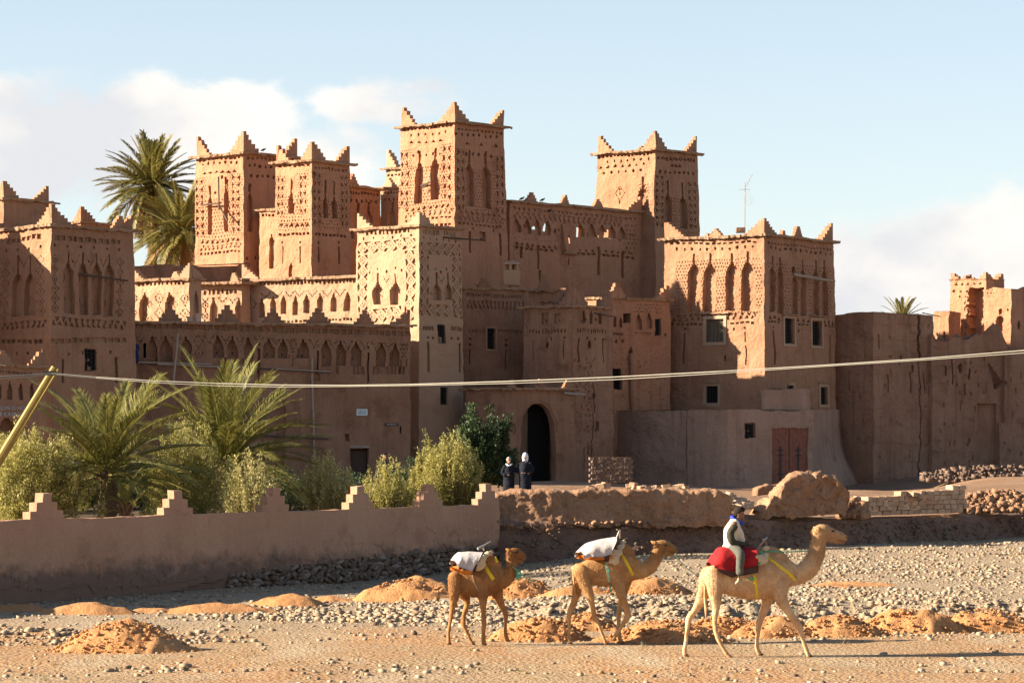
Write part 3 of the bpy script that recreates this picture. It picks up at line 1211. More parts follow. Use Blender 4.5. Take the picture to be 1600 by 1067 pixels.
b.beam('l', 346, 320, 366, 346, .2, .5, .06)

# ---- low link between the first two high towers
b = Block('link_room', 'narrow lit link room wedged between the two left high towers', 405, 432, 452, 150, 328, 42, 48, 2.2, M['adobe_red'], .0, 420)
b.fl.dentils(408, 337, 430, 335, 4, 4)
b.fl.niche(424, 366, 425, 8, slit=0, steps=2, d=.2)
b.wall()
b.cornice(.2, .09)

# ---- second high tower
b = Block('kasbah_high_tower', 'slimmer high tower second from the left, standing above the sunlit terrace arcade', 431, 487, 547, 141.6, 252, 42, 48, 2.2, M['adobe_red'], .006, 432, cat='tower', group='high towers of the kasbah')
f = b.fl
tower_face(f, 431, 487, 256, -4, 366, [(455, 300, 336)], [], None, [(439, 276, 340, 5), (473, 274, 338, 5)], 6, dent=7, nw=4.5, slit=14, bottom=False, tw=5)
f.lattice(436, 344, 484, 358, 4.4, 5, .04, .34)
f.tris(436, 352, 484, 350, 6, 7, 5)
f.dot(459, 320, 3, 5); f.dot(455, 283, 3, 5)
f.dentils(435, 368, 484, 364, 8, 4.5)
for x in (441, 469):
    f.dot(x, 379, 3, 4); f.box(x - 1.2, 385, x + 1.2, 412, .16)
f.niche(454, 412, 440, 6, slit=0, steps=2, sh=2)
f = b.fr
tower_face(f, 487, 547, 256, 5, 366, [(508, 302, 338), (522, 302, 338)], [], None, [(495, 268, 352, 7), (538, 268, 352, 7)], 6, dent=10, nw=4.5, slit=22, bottom=False, tw=5)
f.dot(491, 271, 5, 6)
f.lattice(491, 346, 543, 362, 4.4, 5, .03, .32)
f.dentils(491, 366, 541, 370, 9, 4.5)
for x in (498, 529):
    f.dot(x, 379, 3, 4); f.box(x - 1.2, 385, x + 1.2, 412, .16)
b.wall()
b.cornice(.30, .09)
b.corner('L', .8, .9, 4)
b.corner('C', .9, .95, 5)
b.corner('R', .8, .85, 5)
b.corner('K', .8, .8, 4)

# ---- wing between the second tower and the middle tower
b = Block('back_wing', 'shaded back wing between the second high tower and the middle tower', 500, 533, 594, 152, 291, 42, 52, 2.2, M['adobe_mid'], .0, 430, detl=False)
f = b.fr
f.dentils(545, 301, 592, 304, 10, 4)
f.dots(545, 313, 592, 316, 6, 3.5, 5)
for x in (560, 577):
    f.niche(x, 328, 356, 10, slit=12, steps=3, sh=3, d=.2)
f.box(546, 360, 552, 372, .2)
b.wall()
b.cornice(.25, .09)
b.mid('r', 553, .6, 1.0, 4)
b = Block('back_room', 'little lit room tucked against the left side of the middle tower', 594, 640, 660, 154, 291, 42, 48, 2.2, M['adobe_pale'], .0, 430)
f = b.fl
f.dentils(598, 302, 636, 299, 8, 3.6)
f.dots(598, 312, 630, 310, 5, 3.4, 5)
f.niche(612, 324, 352, 10, slit=8, steps=3, sh=3, d=.2)
b.wall()
b.cornice(.2, .08)
b.mid('l', 605, .55, .9, 4)
b = Block('upper_back_room', 'highest little room left of the middle tower with one tall merlon', 603, 640, 660, 158, 262, 42, 48, 2.2, M['adobe_pale'], .0, 300)
b.fl.dentils(605, 274, 636, 271, 6, 3.4)
b.wall()
b.cornice(.25, .08)
b.corner('L', .8, 1.0, 5)

# ---- the tall middle tower
b = Block('kasbah_high_tower', 'tallest middle high tower with two long stepped niches and forked beam on its lit face', 627, 710, 788, 147, 192, 43, 48, 2.2, M['adobe_red'], .024, 432, cat='tower', group='high towers of the kasbah')
f = b.fl
tower_face(f, 627, 710, 198, -8, 350, [(654, 254, 320), (680, 251, 318)], [(214, 6, 638, 702), (246, 5, 641, 692)], (225, 5, 638, 694), [(632, 236, 325, 6), (698, 232, 322, 6)], 8, dent=13, nw=8.0, slit=15, dw=4.6)
f.dot(654, 238, 4, 6); f.dot(680, 236, 4, 7)
f.dentils(612, 358, 706, 350, 14, 4)
f = b.fr
tower_face(f, 710, 790, 196, 8, 352, [(735, 252, 320), (762, 253, 321)], [(209, 8, 708, 782), (239, 5, 724, 774)], (222, 3, 718, 788), [(720, 230, 330, 7), (782, 236, 330, 7)], 8, dent=12, nw=8.0, slit=20, dw=5.4)
f.lattice(716, 336, 795, 352, 6, 6, .05, .36)
f.dot(739, 357, 3, 5); f.dot(771, 359, 3, 5)
f.box(732, 362, 735.5, 396, .2); f.box(781, 366, 785, 400, .2)
b.window('r', 750, 362, 759, 376, .2, 0, (0, 0), bars=False)
b.wall()
b.cornice(.32, .10)
b.corner('L', .95, 1.0, 5)
b.corner('C', 1.1, 1.0, 5)
b.corner('R', .9, .85, 5)
b.beam('l', 660, 291, 682, 284, .1, .35, .05)
b.beam('l', 665, 296, 680, 285, .3, .35, .04)
b.beam('l', 679, 274, 681, 287, .3, .35, .05)

# ---- crenellated wing between the middle and the right high tower
b = Block('long_back_wing', 'long shaded wing with arched niches and small see-through windows between the two tallest towers', 770, 797, 1004, 151, 315, 42, 45, 2.2, M['adobe_red'], .0, 450, detl=False)
f = b.fr


def wy(x):
    return 315 + (x - 797) * .080


f.dentils(800, 324, 995, 343, 26, 4.5, .7, .08)
f.zig(801, 335, 970, 349, 22, 8, .07)
for x in (808, 824, 839, 855, 908, 925, 940, 955, 971):
    f.niche(x, wy(x) + 25, wy(x) + 46 + (x < 860) * 3, 13.5, slit=0, steps=4, sh=2.8, d=.2)
f.thick = .26
for x, y, w, h in ((839, 355, 3.5, 5), (854, 355, 5, 12), (888, 373, 4.5, 12), (905, 361, 4.5, 14), (936.5, 369, 3, 4), (950, 365, 4.5, 12), (882, 350, 3, 3.5)):
    f.rect(x, y, w * 1.5, h * 1.1, hole=True)
for x, y in ((824, 352), (868, 361), (921, 366), (968, 374)):
    f.dot(x, y, 4, 8, .35)
for x in (868, 874, 985, 990):
    f.tri(x, wy(x) + 38, 5, 5, .1)
f.lattice(800, 371, 875, 378, 5, 5, .04)
f.tris(803, 381, 872, 387, 8, 7, 6)
f.dentils(804, 387, 866, 393, 8, 3.5)
f.tris(902, 389, 990, 397, 9, 6, 5)
f.dentils(901, 395, 992, 404, 12, 3.6)
for x, y0, y1 in ((815, 388, 404), (842, 384, 420), (935, 385, 432), (973, 392, 436), (845, 422, 440)):
    f.box(x - 2, y0, x + 2, y1, .18)
f.box(935, 412, 937, 432, .15); f.box(888, 404, 890, 415, .15)
f.lattice(976, 350, 996, 400, 6, 7, .04)
b.wall(noroof=True, openback=True)
b.cornice(.22, .09)
for x in (832, 886, 936):
    b.mid('r', x, .55, .75, 4, tip=.09)
b.corner('R', 1.2, .85, 5)
# projecting box on the wing (latrine bay)
sA, tA = f.st(878, 392)
sB, tB = f.st(884, 350)
MB().box8([f.P(sA, tA, -.35), f.P(sB, tA, -.35), f.P(sB, tA, .02), f.P(sA, tA, .02), f.P(sA, tB, -.05), f.P(sB, tB, -.05), f.P(sB, tB, .02), f.P(sA, tB, .02)]).build('buttress', M['adobe_red'], b.root, noise=.6)
b.ledge('r', 879, 397, 900, 398, .07, .2)

# ---- right high tower
b = Block('kasbah_high_tower', 'rightmost high tower behind the crenellated wing, its sunlit face mostly plain', 934, 1023, 1090, 158, 235, 42, 47, 2.2, M['adobe_mid'], .022, 470, cat='tower', group='high towers of the kasbah')
f = b.fl
f.dentils(934, 247, 1020, 239, 15, 3.6, .7)
f.dots(943, 254, 1018, 247, 7, 3.8, 5)
f.tris(933, 263, 1012, 255, 7, 7, 5)
f.dots(937, 272, 1008, 266, 6, 4, 5.5)
f.box(1003.5, 276, 1007, 294, .22)
for k in range(5):
    f.box(1005 - 2.2 * (k + 1), 293 + 3.6 * k, 1005 + 2.2 * (k + 1), 330, .22)
f.sdiamond(969, 303, 17, 22, .05); f.dot(969, 297, 3, 4, .08); f.dot(968, 316, 3, 6, .1)
f.sdiamond(1006, 300, 16, 22, .28)
f.lattice(998, 288, 1016, 322, 4.2, 4.6, .03)
f = b.fr
tower_face(f, 1023, 1090, 240, 5, 400, [(1045, 297, 352), (1068, 299, 354)], [(247, 9, 1024, 1088), (267, 8, 1028, 1086)], (256, 3, 1046, 1064), [(1032, 272, 356, 8), (1082, 278, 356, 7)], 6, dent=13, nw=6.5, slit=18, bottom=False)
f.box(1041, 323, 1047, 343, .34); f.box(1063, 325, 1069, 350, .34)
b.wall()
b.cornice(.30, .10)
for w in 'LCR':
    b.corner(w, .95, 1.02, 5)
b.corner('K', .9, .7, 4)

# ---- pale carved tower in the middle foreground
b = Block('carved_tower', 'pale tower in the middle foreground framed by carved lozenge bands', 558, 655, 720, 135.5, 354, 42, 46, 1.9, M['adobe_pale'], .010, 620, cell=.036, cat='tower')
f = b.fl
f.dentils(571, 363, 642, 359, 11, 9, .62, .14)
f.dots(561, 374, 650, 367, 6, 3.2, 4.5)
f.lozenges(560, 388, 650, 380, 6, 17)
f.lozenges(568, 398, 566, 500, 6, 16)
f.lozenges(641, 392, 640, 500, 6, 15)
for x in (590, 616):
    f.niche(x + .5, 441, 475, 16, slit=15, steps=3, sh=3.2, d=.30, sw=3)
f.dot(590, 419, 2.8, 4); f.dot(617, 418, 2.8, 4); f.dot(605, 424, 2.8, 5); f.dot(579, 425, 3, 4); f.dot(627, 422, 3, 5)
f.sdiamond(604.5, 431, 11, 20, half=1)
f.sdiamond(594, 459, 10, 14, .34, half=1); f.sdiamond(621, 456, 10, 14, .34, half=1)
f.lozenges(574, 494, 628, 487, 4, 20)
f = b.fr
f.dentils(662, 362, 687, 364, 9, 7, .5, .12)
f.dentils(693, 364, 712, 367, 7, 7, .5, .12)
f.dots(658, 371, 716, 378, 6, 2.8, 4)
f.lozenges(658, 388, 718, 392, 5, 18)
f.lozenges(663.5, 400, 663, 488, 5, 13)
f.lozenges(713, 402, 714, 490, 5, 13)
f.lozenges(658, 483, 722, 488, 5, 18)
for x in (683, 700.5):
    f.niche(x, 442, 469, 12.5, slit=16, steps=3, sh=3.2, d=.26, sw=2.8)
f.dot(680.5, 420, 2.5, 4); f.dot(698, 421, 2.5, 4); f.dot(689, 424, 3, 6)
f.sdiamond(690, 432, 9, 20, half=1)
f.sdiamond(676, 457, 6, 9, .3, half=1); f.sdiamond(695, 457, 6, 9, .3, half=1)
f.dentils(661, 512, 678, 512, 4, 5.5, .7)
f.dentils(704, 512, 723, 514, 6, 6.5, .7)
f.dots(665, 528, 682, 528, 2, 3.2, 5); f.dots(701, 528, 721, 529, 2, 3, 5)
f.box(667.3, 535, 671, 581, .18); f.box(716, 536, 720, 582, .18)
b.window('r', 684, 507, 696, 536, .18, 0, (2, 4))
b.window('r', 687, 604, 699, 632, .18, 0, (2, 4))
b.wall()
b.cornice(.24, .10)
b.corner('L', 1.0, .8, 5)
b.corner('C', 1.0, .62, 4, tip=.3)
b.beam('r', 692, 371, 743, 376, .0, .35, .05)

# ---- plain rounded wall with zigzag, right of the carved tower
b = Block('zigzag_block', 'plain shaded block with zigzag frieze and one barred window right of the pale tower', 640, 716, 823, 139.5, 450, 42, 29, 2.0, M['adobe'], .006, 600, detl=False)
f = b.fr
f.dentils(728, 459, 816, 464, 26, 5, .62, .07)
f.zig(727, 475, 818, 478, 15, 11, .09)
f.dentils(730, 518, 757, 518, 6, 5, .6, .07)
f.dentils(777, 516, 816, 518, 8, 4.5, .6, .07)
b.window('r', 761, 513, 774, 546, .2, .06, (2, 4), M['adobe_pale'])
f.dot(733, 530, 4, 4); f.dot(733, 539, 4, 4); f.box(732, 545, 734.5, 570, .12)
f.dot(791, 531, 4, 4); f.dot(791, 539, 4, 4); f.box(790, 545, 792.5, 578, .12)
b.wall()
b.cornice(.2, .09)
b.mid('r', 757, .55, .6, 3, tip=.12)

# chimney turret with little openings on its roof
p = at(800, 446, 144.6)
root = empty('chimney_turret', p, 'round clay chimney turret with a domed cap on the flat roof', 'chimney')
n = 18
prof = [(.42, 0), (.42, .75), (.40, .78)]
vs, fs = [], []
for r_, z in prof:
    vs += [(p.x + r_ * math.cos(i * 2 * math.pi / n), p.y + r_ * math.sin(i * 2 * math.pi / n), p.z + z) for i in range(n)]
for j in range(2):
    fs += [(j * n + i, j * n + (i + 1) % n, (j + 1) * n + (i + 1) % n, (j + 1) * n + i) for i in range(n)]
fs.append(tuple(2 * n + i for i in range(n)))
MB().add(vs, fs).build('shaft', M['adobe_pale'], root, noise=.6)
for i in range(6):
    a = i * math.pi / 3 + .3
    rot = Matrix.Rotation(a, 3, 'Z')
    mb = MB()
    mb.box(Vector((p.x, p.y, p.z + .92)) + rot @ Vector((.34, 0, 0)), (.12, .14, .3), rot)
    mb.build('pillar', M['adobe_pale'], root)
vs, fs = [], []
prof = [(.36, 1.06), (.45, 1.07), (.44, 1.13), (.3, 1.22), (.12, 1.27), (.02, 1.28)]
for r_, z in prof:
    vs += [(p.x + r_ * math.cos(i * 2 * math.pi / n), p.y + r_ * math.sin(i * 2 * math.pi / n), p.z + z) for i in range(n)]
for j in range(len(prof) - 1):
    fs += [(j * n + i, j * n + (i + 1) % n, (j + 1) * n + (i + 1) % n, (j + 1) * n + i) for i in range(n)]
fs.append(tuple(range(n - 1, -1, -1)))
MB().add(vs, fs).build('cap', M['adobe_pale'], root, noise=.5)

# rounded low room behind the stepped house
b = Block('rounded_roof_room', 'low roof room with one stub merlon behind the stepped corner house', 826, 850, 876, 145.5, 454, 30, 40, 2.0, M['adobe_mid'], .0, None)
b.wall()
b.cornice(.25, .10)
b.mid('l', 857 - 8, .7, .7, 3, tip=.2)

# ---- stepped corner house
b = Block('corner_house', 'weathered corner house with lit stepped merlons above the gateway', 819, 895, 957, 136.9, 479, 40, 46, 1.9, M['adobe_old'], .006, 700)
f = b.fl
f.dentils(826, 518, 884, 517, 12, 6, .55, .10)
f.box(846, 488, 857, 506, .14); f.box(866, 490, 876, 506, .12); f.dot(850, 500, 3, 4); f.dot(872, 500, 3, 4)
f.dot(855, 540, 5, 10, .3); f.dot(861, 529, 3, 3)
f.box(832, 531, 834, 565, .16); f.box(880, 531, 882, 562, .16); f.dot(881, 527, 3.5, 4)
f = b.fr
for x in (911, 924, 938):
    f.niche(x, 486, 505, 6, slit=0, steps=2, sh=2.5, d=.18)
f.dots(902, 499, 936, 499, 4, 3, 4)
f.dentils(901, 516, 948, 518, 12, 6, .5, .10)
f.box(902, 530, 904.5, 566, .16); f.dot(921, 538, 6, 14, .3); f.box(941, 532, 943.5, 566, .16)
f.dots(898, 528, 950, 530, 4, 3, 3.5)
f.dot(927, 620, 6, 10, .18); f.box(931, 658, 935, 673, .3)
for _ in range(110):
    x = 905 + rng.normal() * 7 + rng.random() * 20
    y = 560 + rng.random() * 180
    f.dot(x, y, 1.5 + 2.5 * rng.random(), 1.5 + 3 * rng.random(), .05)
f.lifts(898, 955, range(575, 745, 28), .025)
# worn crack down the face
x = 925
for y in range(600, 750, 3):
    x += rng.normal() * .7
    f.dot(x, y, 2, 4, .07)
b.wall()
b.cornice(.22, .10)
b.corner('C', 1.0, .8, 4, tip=.3)
b.corner('R', .7, .75, 3, tip=.3)
b.corner('L', .6, .4, 2, tip=.3)
b.corner('K', .9, 1.0, 4, tip=.3)
b.beam('r', 928, 489, 957, 496, .0, .3, .035)

b = Block('red_house', 'reddish house with a small see-through opening and stepped merlons left of the big right tower', 850, 944, 1047, 142.6, 467, 42, 34, 1.9, M['adobe_red'], .004, 660, detl=False)
f = b.fr
for x in (960, 970):
    f.niche(x, 492 + (x - 960) * .3, 511, 5, slit=0, steps=2, sh=2.5, d=.18)
f.niche(997, 491, 514, 9, slit=0, steps=3, sh=2.5, d=.2); f.niche(1013, 488, 514, 9, slit=0, steps=4, sh=2.5, d=.2)
f.lattice(990, 474, 1034, 492, 5, 5, .03)
f.thick = .5
f.rect(980, 497, 11, 15, hole=True)
f.dentils(953, 520, 974, 521, 6, 4.5, .6); f.dentils(989, 519, 1017, 520, 8, 3, .6, .06)
f.dots(950, 532, 976, 532, 3, 3, 6)
f.tri(985.5, 547, 9, 12, .35)
f.dot(1039, 524, 3.5, 5)
for _ in range(70):
    f.dot(950 + 90 * rng.random(), 548 + 100 * rng.random(), 1.5 + 2 * rng.random(), 1.5 + 2 * rng.random(), .04)
b.window('r', 1022, 498, 1032, 525, .2, 0, (3, 6))
b.window('r', 957, 575, 971, 610, .3, 0, (0, 1), bars=False)
b.wall(noroof=True)
b.cornice(.16, .08)
b.mid('r', 965, .75, .95, 4, tip=.14)
b.corner('R', .75, .7, 4, tip=.16)
pts = [b.fr.P(*b.fr.st(x, y), -.10) for x, y in ((984, 553), (985, 580), (985, 605), (987, 640), (990, 660))]
MB().tube(pts, .11, 8).build('drain_channel', M['adobe_mid'], b.root)

# ---- gateway porch with the big arch
b = Block('gateway_porch', 'gateway porch with a tall dark arch behind the two people', 726, 790, 897, 134.0, 608, 42, 27, 2.0, M['adobe'], .0, 760)
f = b.fr
a, c0 = f.st(841, 674)
a2, _ = f.st(868.5, 674)
hw = (f.st(868, 674)[0] - f.st(812.5, 674)[0]) / 2
a = (f.st(868, 674)[0] + f.st(812.5, 674)[0]) / 2
top = f.st(841, 630)[1] - c0
gate = ((abs(f.S - a) < hw) & (f.T <= c0)) | ((((f.S - a) / hw) ** 2 + ((f.T - c0) / top) ** 2 < 1) & (f.T > c0))
rim = ((((f.S - a) / (hw + .12)) ** 2 + ((f.T - c0) / (top + .12)) ** 2 < 1) & (f.T > c0)) & ~gate
f.setd(rim, .05)
f.hole |= gate & (f.T > .02)
f.thick = .5
f.dot(801, 670, 6, 14, .06)
b.wall()
b.cornice(.22, .08)
b.mid('r', 803, .45, .42, 3, tip=.1)
b.mid('r', 846, .5, .6, 3, tip=.1)
b.mid('r', 889, .45, .6, 4, tip=.1)
b.beam('r', 880, 614, 909, 617, .1, .35, .07, M['wood_grey'])
# inner passage: door leaf standing open on the left, black panel standing in for the unlit room
pt = lambda s_, t_, d_: f.P(s_, t_, d_)
zt = f.st(841, 628)[1]
MB().box8([pt(a - hw, .02, .62), pt(a - hw * .05, .02, .95), pt(a - hw * .05, .02, 1.02), pt(a - hw, .02, .69), pt(a - hw, zt, .62), pt(a - hw * .05, zt, .95), pt(a - hw * .05, zt, 1.02), pt(a - hw, zt, .69)]).build('doorway_panel', M['adobe_dark'], b.root)
M['gate_dark'] = plain('gate_interior_dark', (0.008, 0.006, 0.005), .9, .3)  # darkness of the gate interior put into the panel colour
MB().box8([pt(a - hw * .06, .02, .9), pt(a + hw * 1.02, .02, .9), pt(a + hw * 1.02, .02, .96), pt(a - hw * .06, .02, .96), pt(a - hw * .06, zt, .9), pt(a + hw * 1.02, zt, .9), pt(a + hw * 1.02, zt, .96), pt(a - hw * .06, zt, .96)]).build('doorway_panel', M['gate_dark'], b.root)

# ---- low yard wall with the red door
b = Block('yard_building', 'low yard building with a rusty red double door in front of the big right tower', 963, 1137, 1271, 138.3, 640, 42, 43, 1.7, M['adobe_yard'], .0, 790)
f = b.fl
f.box(1072.5, 641, 1075, 770, .06)
f = b.fr
f.box(1206, 668, 1263, 768, .12)
for _ in range(26):
    f.dot(1140 + 26 * rng.random(), 728 + 28 * rng.random(), 2 + 5 * rng.random(), 1.2, .03)
b.window('r', 1162, 662, 1179, 686, .15, 0, (3, 3))
b.wall()
# the door itself: two leaves of planks with iron straps
f = b.fr
for (xa, xb, lab) in ((1207, 1234, None), (1235, 1262, None)):
    sa, ta = f.st(xa, 768)
    sb, tb = f.st(xb, 669)
    tb = f.st(1234, 669)[1]
    ta = .15
    leaf = MB().box8([f.P(sa, ta, .09), f.P(sb, ta, .09), f.P(sb, ta, .13), f.P(sa, ta, .13), f.P(sa, tb, .09), f.P(sb, tb, .09), f.P(sb, tb, .13), f.P(sa, tb, .13)]).build('doorway_panel', M['door_red'], b.root)
    for k in range(5):
        q0, q1 = sa + (sb - sa) * k / 5 + .006, sa + (sb - sa) * (k + 1) / 5 - .006
        MB().box8([f.P(q0, ta, .065), f.P(q1, ta, .065), f.P(q1, ta, .088), f.P(q0, ta, .088), f.P(q0, tb, .065), f.P(q1, tb, .065), f.P(q1, tb, .088), f.P(q0, tb, .088)]).build('plank', M['door_red'], leaf)
    xm = (sa + sb) / 2
    for yy_ in (704, 712, 742):
        t1 = f.st(xa, yy_)[1]
        MB().box8([f.P(xm - .22, t1, .045), f.P(xm + .22, t1, .045), f.P(xm + .22, t1, .063), f.P(xm - .22, t1, .063), f.P(xm - .22, t1 + .06, .045), f.P(xm + .22, t1 + .06, .045), f.P(xm + .22, t1 + .06, .063), f.P(xm - .22, t1 + .06, .063)]).build('iron_strap', M['iron'], leaf)
    t0_, t1 = f.st(xa, 755)[1], f.st(xa, 697)[1]
    MB().box8([f.P(xm - .04, t0_, .035), f.P(xm + .04, t0_, .035), f.P(xm + .04, t0_, .044), f.P(xm - .04, t0_, .044), f.P(xm - .04, t1, .035), f.P(xm + .04, t1, .035), f.P(xm + .04, t1, .044), f.P(xm - .04, t1, .044)]).build('iron_strap', M['iron'], leaf)

b = Block('grey_parapet', 'short grey block parapet standing on the roof of the yard building', 1188, 1195, 1266, 140.8, 607, 42, 43, 5.0, M['adobe_yard'], .0, None)
b.wall()

# ---- the big right tower
b = Block('big_right_tower', 'big right tower with tall stepped niches, framed windows and antenna on its roof', 1038, 1193, 1303, 142.6, 368, 38, 52, 1.6, M['adobe_mid'], .013, 740, cat='tower')
f = b.fl
f.dentils(1045, 382, 1184, 378, 15, 3.4, .66)
f.dots(1051, 391, 1182, 386, 11, 3.8, 5)
for x in (1082.5, 1108, 1143.5, 1168):
    y = 411 + (1108 - x) * .03
    f.niche(x + .5, y, 487, 20.5, slit=15, steps=4, sh=3.2, d=.34, sw=3.6)
f.lattice(1056, 408, 1190, 492, 4.6, 5.2, .035, .34)
for x in (1082, 1107, 1144, 1168):
    f.box(x - 1, 430, x + 1, 446, .32); f.box(x - 1, 452, x + 1, 465, .32)
    f.scol(x, 470, 486, 1, 14, .30)
f.zig(1049, 498, 1180, 494, 14, 9, .10)
f.dentils(1048, 507, 1098, 507, 7, 3.4)
f.dentils(1140, 506, 1180, 505, 5, 3.4)
f.dot(1069, 515, 3, 4); f.box(1067, 521, 1070, 570, .16); f.dot(1147, 515, 3.5, 5); f.dot(1164, 514, 3, 4)
f.box(1163, 520, 1166, 535, .15); f.box(1163, 541, 1166, 572, .16); f.dot(1133, 560, 3, 10, .25)
b.window('l', 1103, 498, 1131, 535, .24, .16, (4, 8), name='window', pane=M['shutter'])
b.ledge('l', 1094, 491, 1141, 490, .06, .16)
b.window('l', 1103, 603, 1122, 630, .2, .16, (3, 6))
b.ledge('l', 1099, 599, 1126, 598, .06, .14)
f = b.fr
f.dentils(1198, 379, 1300, 391, 20, 3.2, .6, .07)
f.dots(1200, 386, 1302, 398, 13, 3.4, 5)
for x, y in ((1205, 412), (1218, 413), (1241, 425), (1254, 418), (1274, 418), (1288, 419)):
    f.niche(x + 1.5, y + 2, 489 + (x - 1205) * .08, 10, slit=14 if x != 1241 else 2, steps=4, sh=3.0, d=.26, sw=2.6)
f.lattice(1199, 408, 1300, 488, 4.4, 5.2, .03, .32)
f.dot(1240, 423, 7, 12, .4)
f.tris(1200, 497, 1222, 498, 3, 7, 6); f.tris(1244, 499, 1268, 501, 3, 6, 6); f.tris(1284, 502, 1306, 504, 3, 6, 6)
f.dentils(1199, 503, 1220, 504, 4, 3.2); f.dentils(1246, 506, 1266, 507, 3, 3.2); f.dentils(1288, 508, 1308, 510, 4, 3.2)
f.box(1208, 516, 1211, 570, .16); f.dot(1209.5, 512, 3, 4); f.box(1296, 522, 1299, 568, .16); f.dot(1248, 517, 3, 6)
b.window('r', 1226, 498, 1241, 537, .24, .13, (2, 6))
b.window('r', 1269, 501, 1284, 540, .24, .13, (2, 6))
b.ledge('r', 1222, 492, 1247, 494, .06, .16)
b.ledge('r', 1265, 494, 1290, 496, .06, .16)
b.window('r', 1228, 602, 1240, 610, .2, .13, (1, 1))
b.window('r', 1282, 604, 1293, 632, .2, .13, (2, 4))
b.ledge('r', 1278, 598, 1298, 600, .06, .12)
f.box(1273, 672, 1280, 704, .25)
b.wall()
b.cornice(.28, .10)
b.corner('C', 1.15, .85, 6, tip=.2)
b.corner('L', 1.25, .8, 6, tip=.3)
b.corner('R', .95, .85, 5)
b.mid('l', 1117, .5, .9, 4, tip=.1)
b.mid('l', 1103, .28, .35, 2, tip=.1)
b.mid('r', 1250, .62, .8, 5, tip=.1)
b.mid('r', 1227, .25, .3, 2, tip=.1)
b.beam('r', 1240, 429, 1281, 441, .0, .9, .085, M['wood_grey'])
T8 = b
# flared plaster skirt at the foot of its right corner
nseg = 14
mb = MB()
P0, P1 = b.B['C'].lerp(b.B['R'], .35), b.B['R'].copy()
prof = [(1320, 640), (1321, 670), (1322.5, 695), (1327, 712), (1335, 726), (1345, 742), (1351, 758), (1356, 780)]
vs = []
for i in range(nseg + 1):
    k = i / nseg
    base = P0.lerp(P1 + b.dr * .1, k)
    for (x, y) in prof:
        z = CZ + (HZ - y) / F * 147.6
        o = (x - 1320) / F * 139 * .75
        hh = max(0, (8.0 - z)) * .013
        q = base + (-b.mr) * (o * (.35 + .65 * k) + .05) + b.dr * (o * 1.1 if i >= nseg - 1 else 0)
        q.z = z
        vs.append(q)
m = len(prof)
fs = [(i * m + j, (i + 1) * m + j, (i + 1) * m + j + 1, i * m + j + 1) for i in range(nseg) for j in range(m - 1)]
# closing side running back along the corner
for j in range(m):
    x, y = prof[j]
    q = Vector(vs[nseg * m + j]) - b.mr * -3.0
    vs.append(q)
fs += [(nseg * m + j, (nseg + 1) * m + j, (nseg + 1) * m + j + 1, nseg * m + j + 1) for j in range(m - 1)]
mb.add(vs, fs)
mb.build('plaster_skirt', M['adobe_yard'], b.root, True, noise=.8)

# TV antenna on the roof
p = at(1163.5, 366, 144.6)
M['metal'] = plain('dull_galvanised_metal', (0.25, 0.25, 0.25), .6, .1)
root = empty('tv_antenna', p, 'thin television antenna on a pole above the big right tower', 'antenna')
s_ = F / 138
top = at(1164, 285, 144.6)
MB().tube([p, top], .025, 6).build('mast', M['metal'], root)
m = MB()
a0 = at(1163, 296, 138.0); a1 = at(1176, 272, 137.6)
m.tube([a0, a1], .014, 5)
a0b = at(1163, 300, 144.6); a1b = at(1174, 318, 137.7)
m.tube([a0b, a1b], .014, 5)
for k in np.linspace(.25, 1, 6):
    c = a0b.lerp(a1b, k)
    m.tube([c - Vector((.16, -.3, .12)), c + Vector((.16, -.3, .12))], .007, 4)
for k in np.linspace(.3, 1, 4):
    c = a0.lerp(a1, k)
    m.tube([c - Vector((.1, -.4, -.02)), c + Vector((.1, -.4, -.02))], .007, 4)
m.tube([at(1155, 297, 144.6), at(1172, 296, 144.6)], .01, 4)
m.build('aerial', M['metal'], root)
tag(MB().box(at(1157, 361, 137.5), (.45, .4, .25)).build('water_box', M['adobe_dark'], noise=1), 'small dark lump at the foot of the antenna', 'box')

# ---- old wall and ruins on the right
b = Block('old_wall_block', 'tall plain earthen block with dark side and vertical crack beside the big tower', 1300, 1365, 1458, 147.4, 481, 42, 42, 1.2, M['adobe_old'], .006, 780)


def ragged(V):
    t = np.clip((V[:, 2] - (b.C.z - 1.2)) / 1.2, 0, 1)
    return V - np.stack([0 * t, 0 * t, t * .18 * (1 + vnoise(V * [1, 1, .01], 1.4)[:, 1])], 1)


f = b.fr
x = 1437
for y in range(484, 745, 3):
    x += rng.normal() * .6 - (x - 1437) * .1
    f.dot(x, y, 4.5 if y < 560 else 2, 5, .35 if y < 560 else .10)
f.box(1372.5, 523, 1375, 546, .08)
for (x0, y0, y1) in ((1388, 585, 614), (1405, 566, 572), (1422, 580, 615), (1444, 582, 616), (1408, 555, 562)):
    f.box(x0 - 1, y0, x0 + 1, y1, .12)
for _ in range(26):
    f.dot(1370 + 90 * rng.random(), 500 + 240 * rng.random(), 1.5 + 3 * rng.random(), 2 + 6 * rng.random(), .05)
f.dot(1390, 556, 7, 4, .08); f.box(1424, 572, 1428, 582, .14)
f.lifts(1368, 1456, range(505, 760, 27))
g = b.fl
g.lifts(1312, 1366, range(505, 760, 27))
g.box(1326, 580, 1328.5, 610, .08)
b.wall(crumble=ragged)
b.beam('r', 1439, 489, 1464, 495, .1, .25, .03)

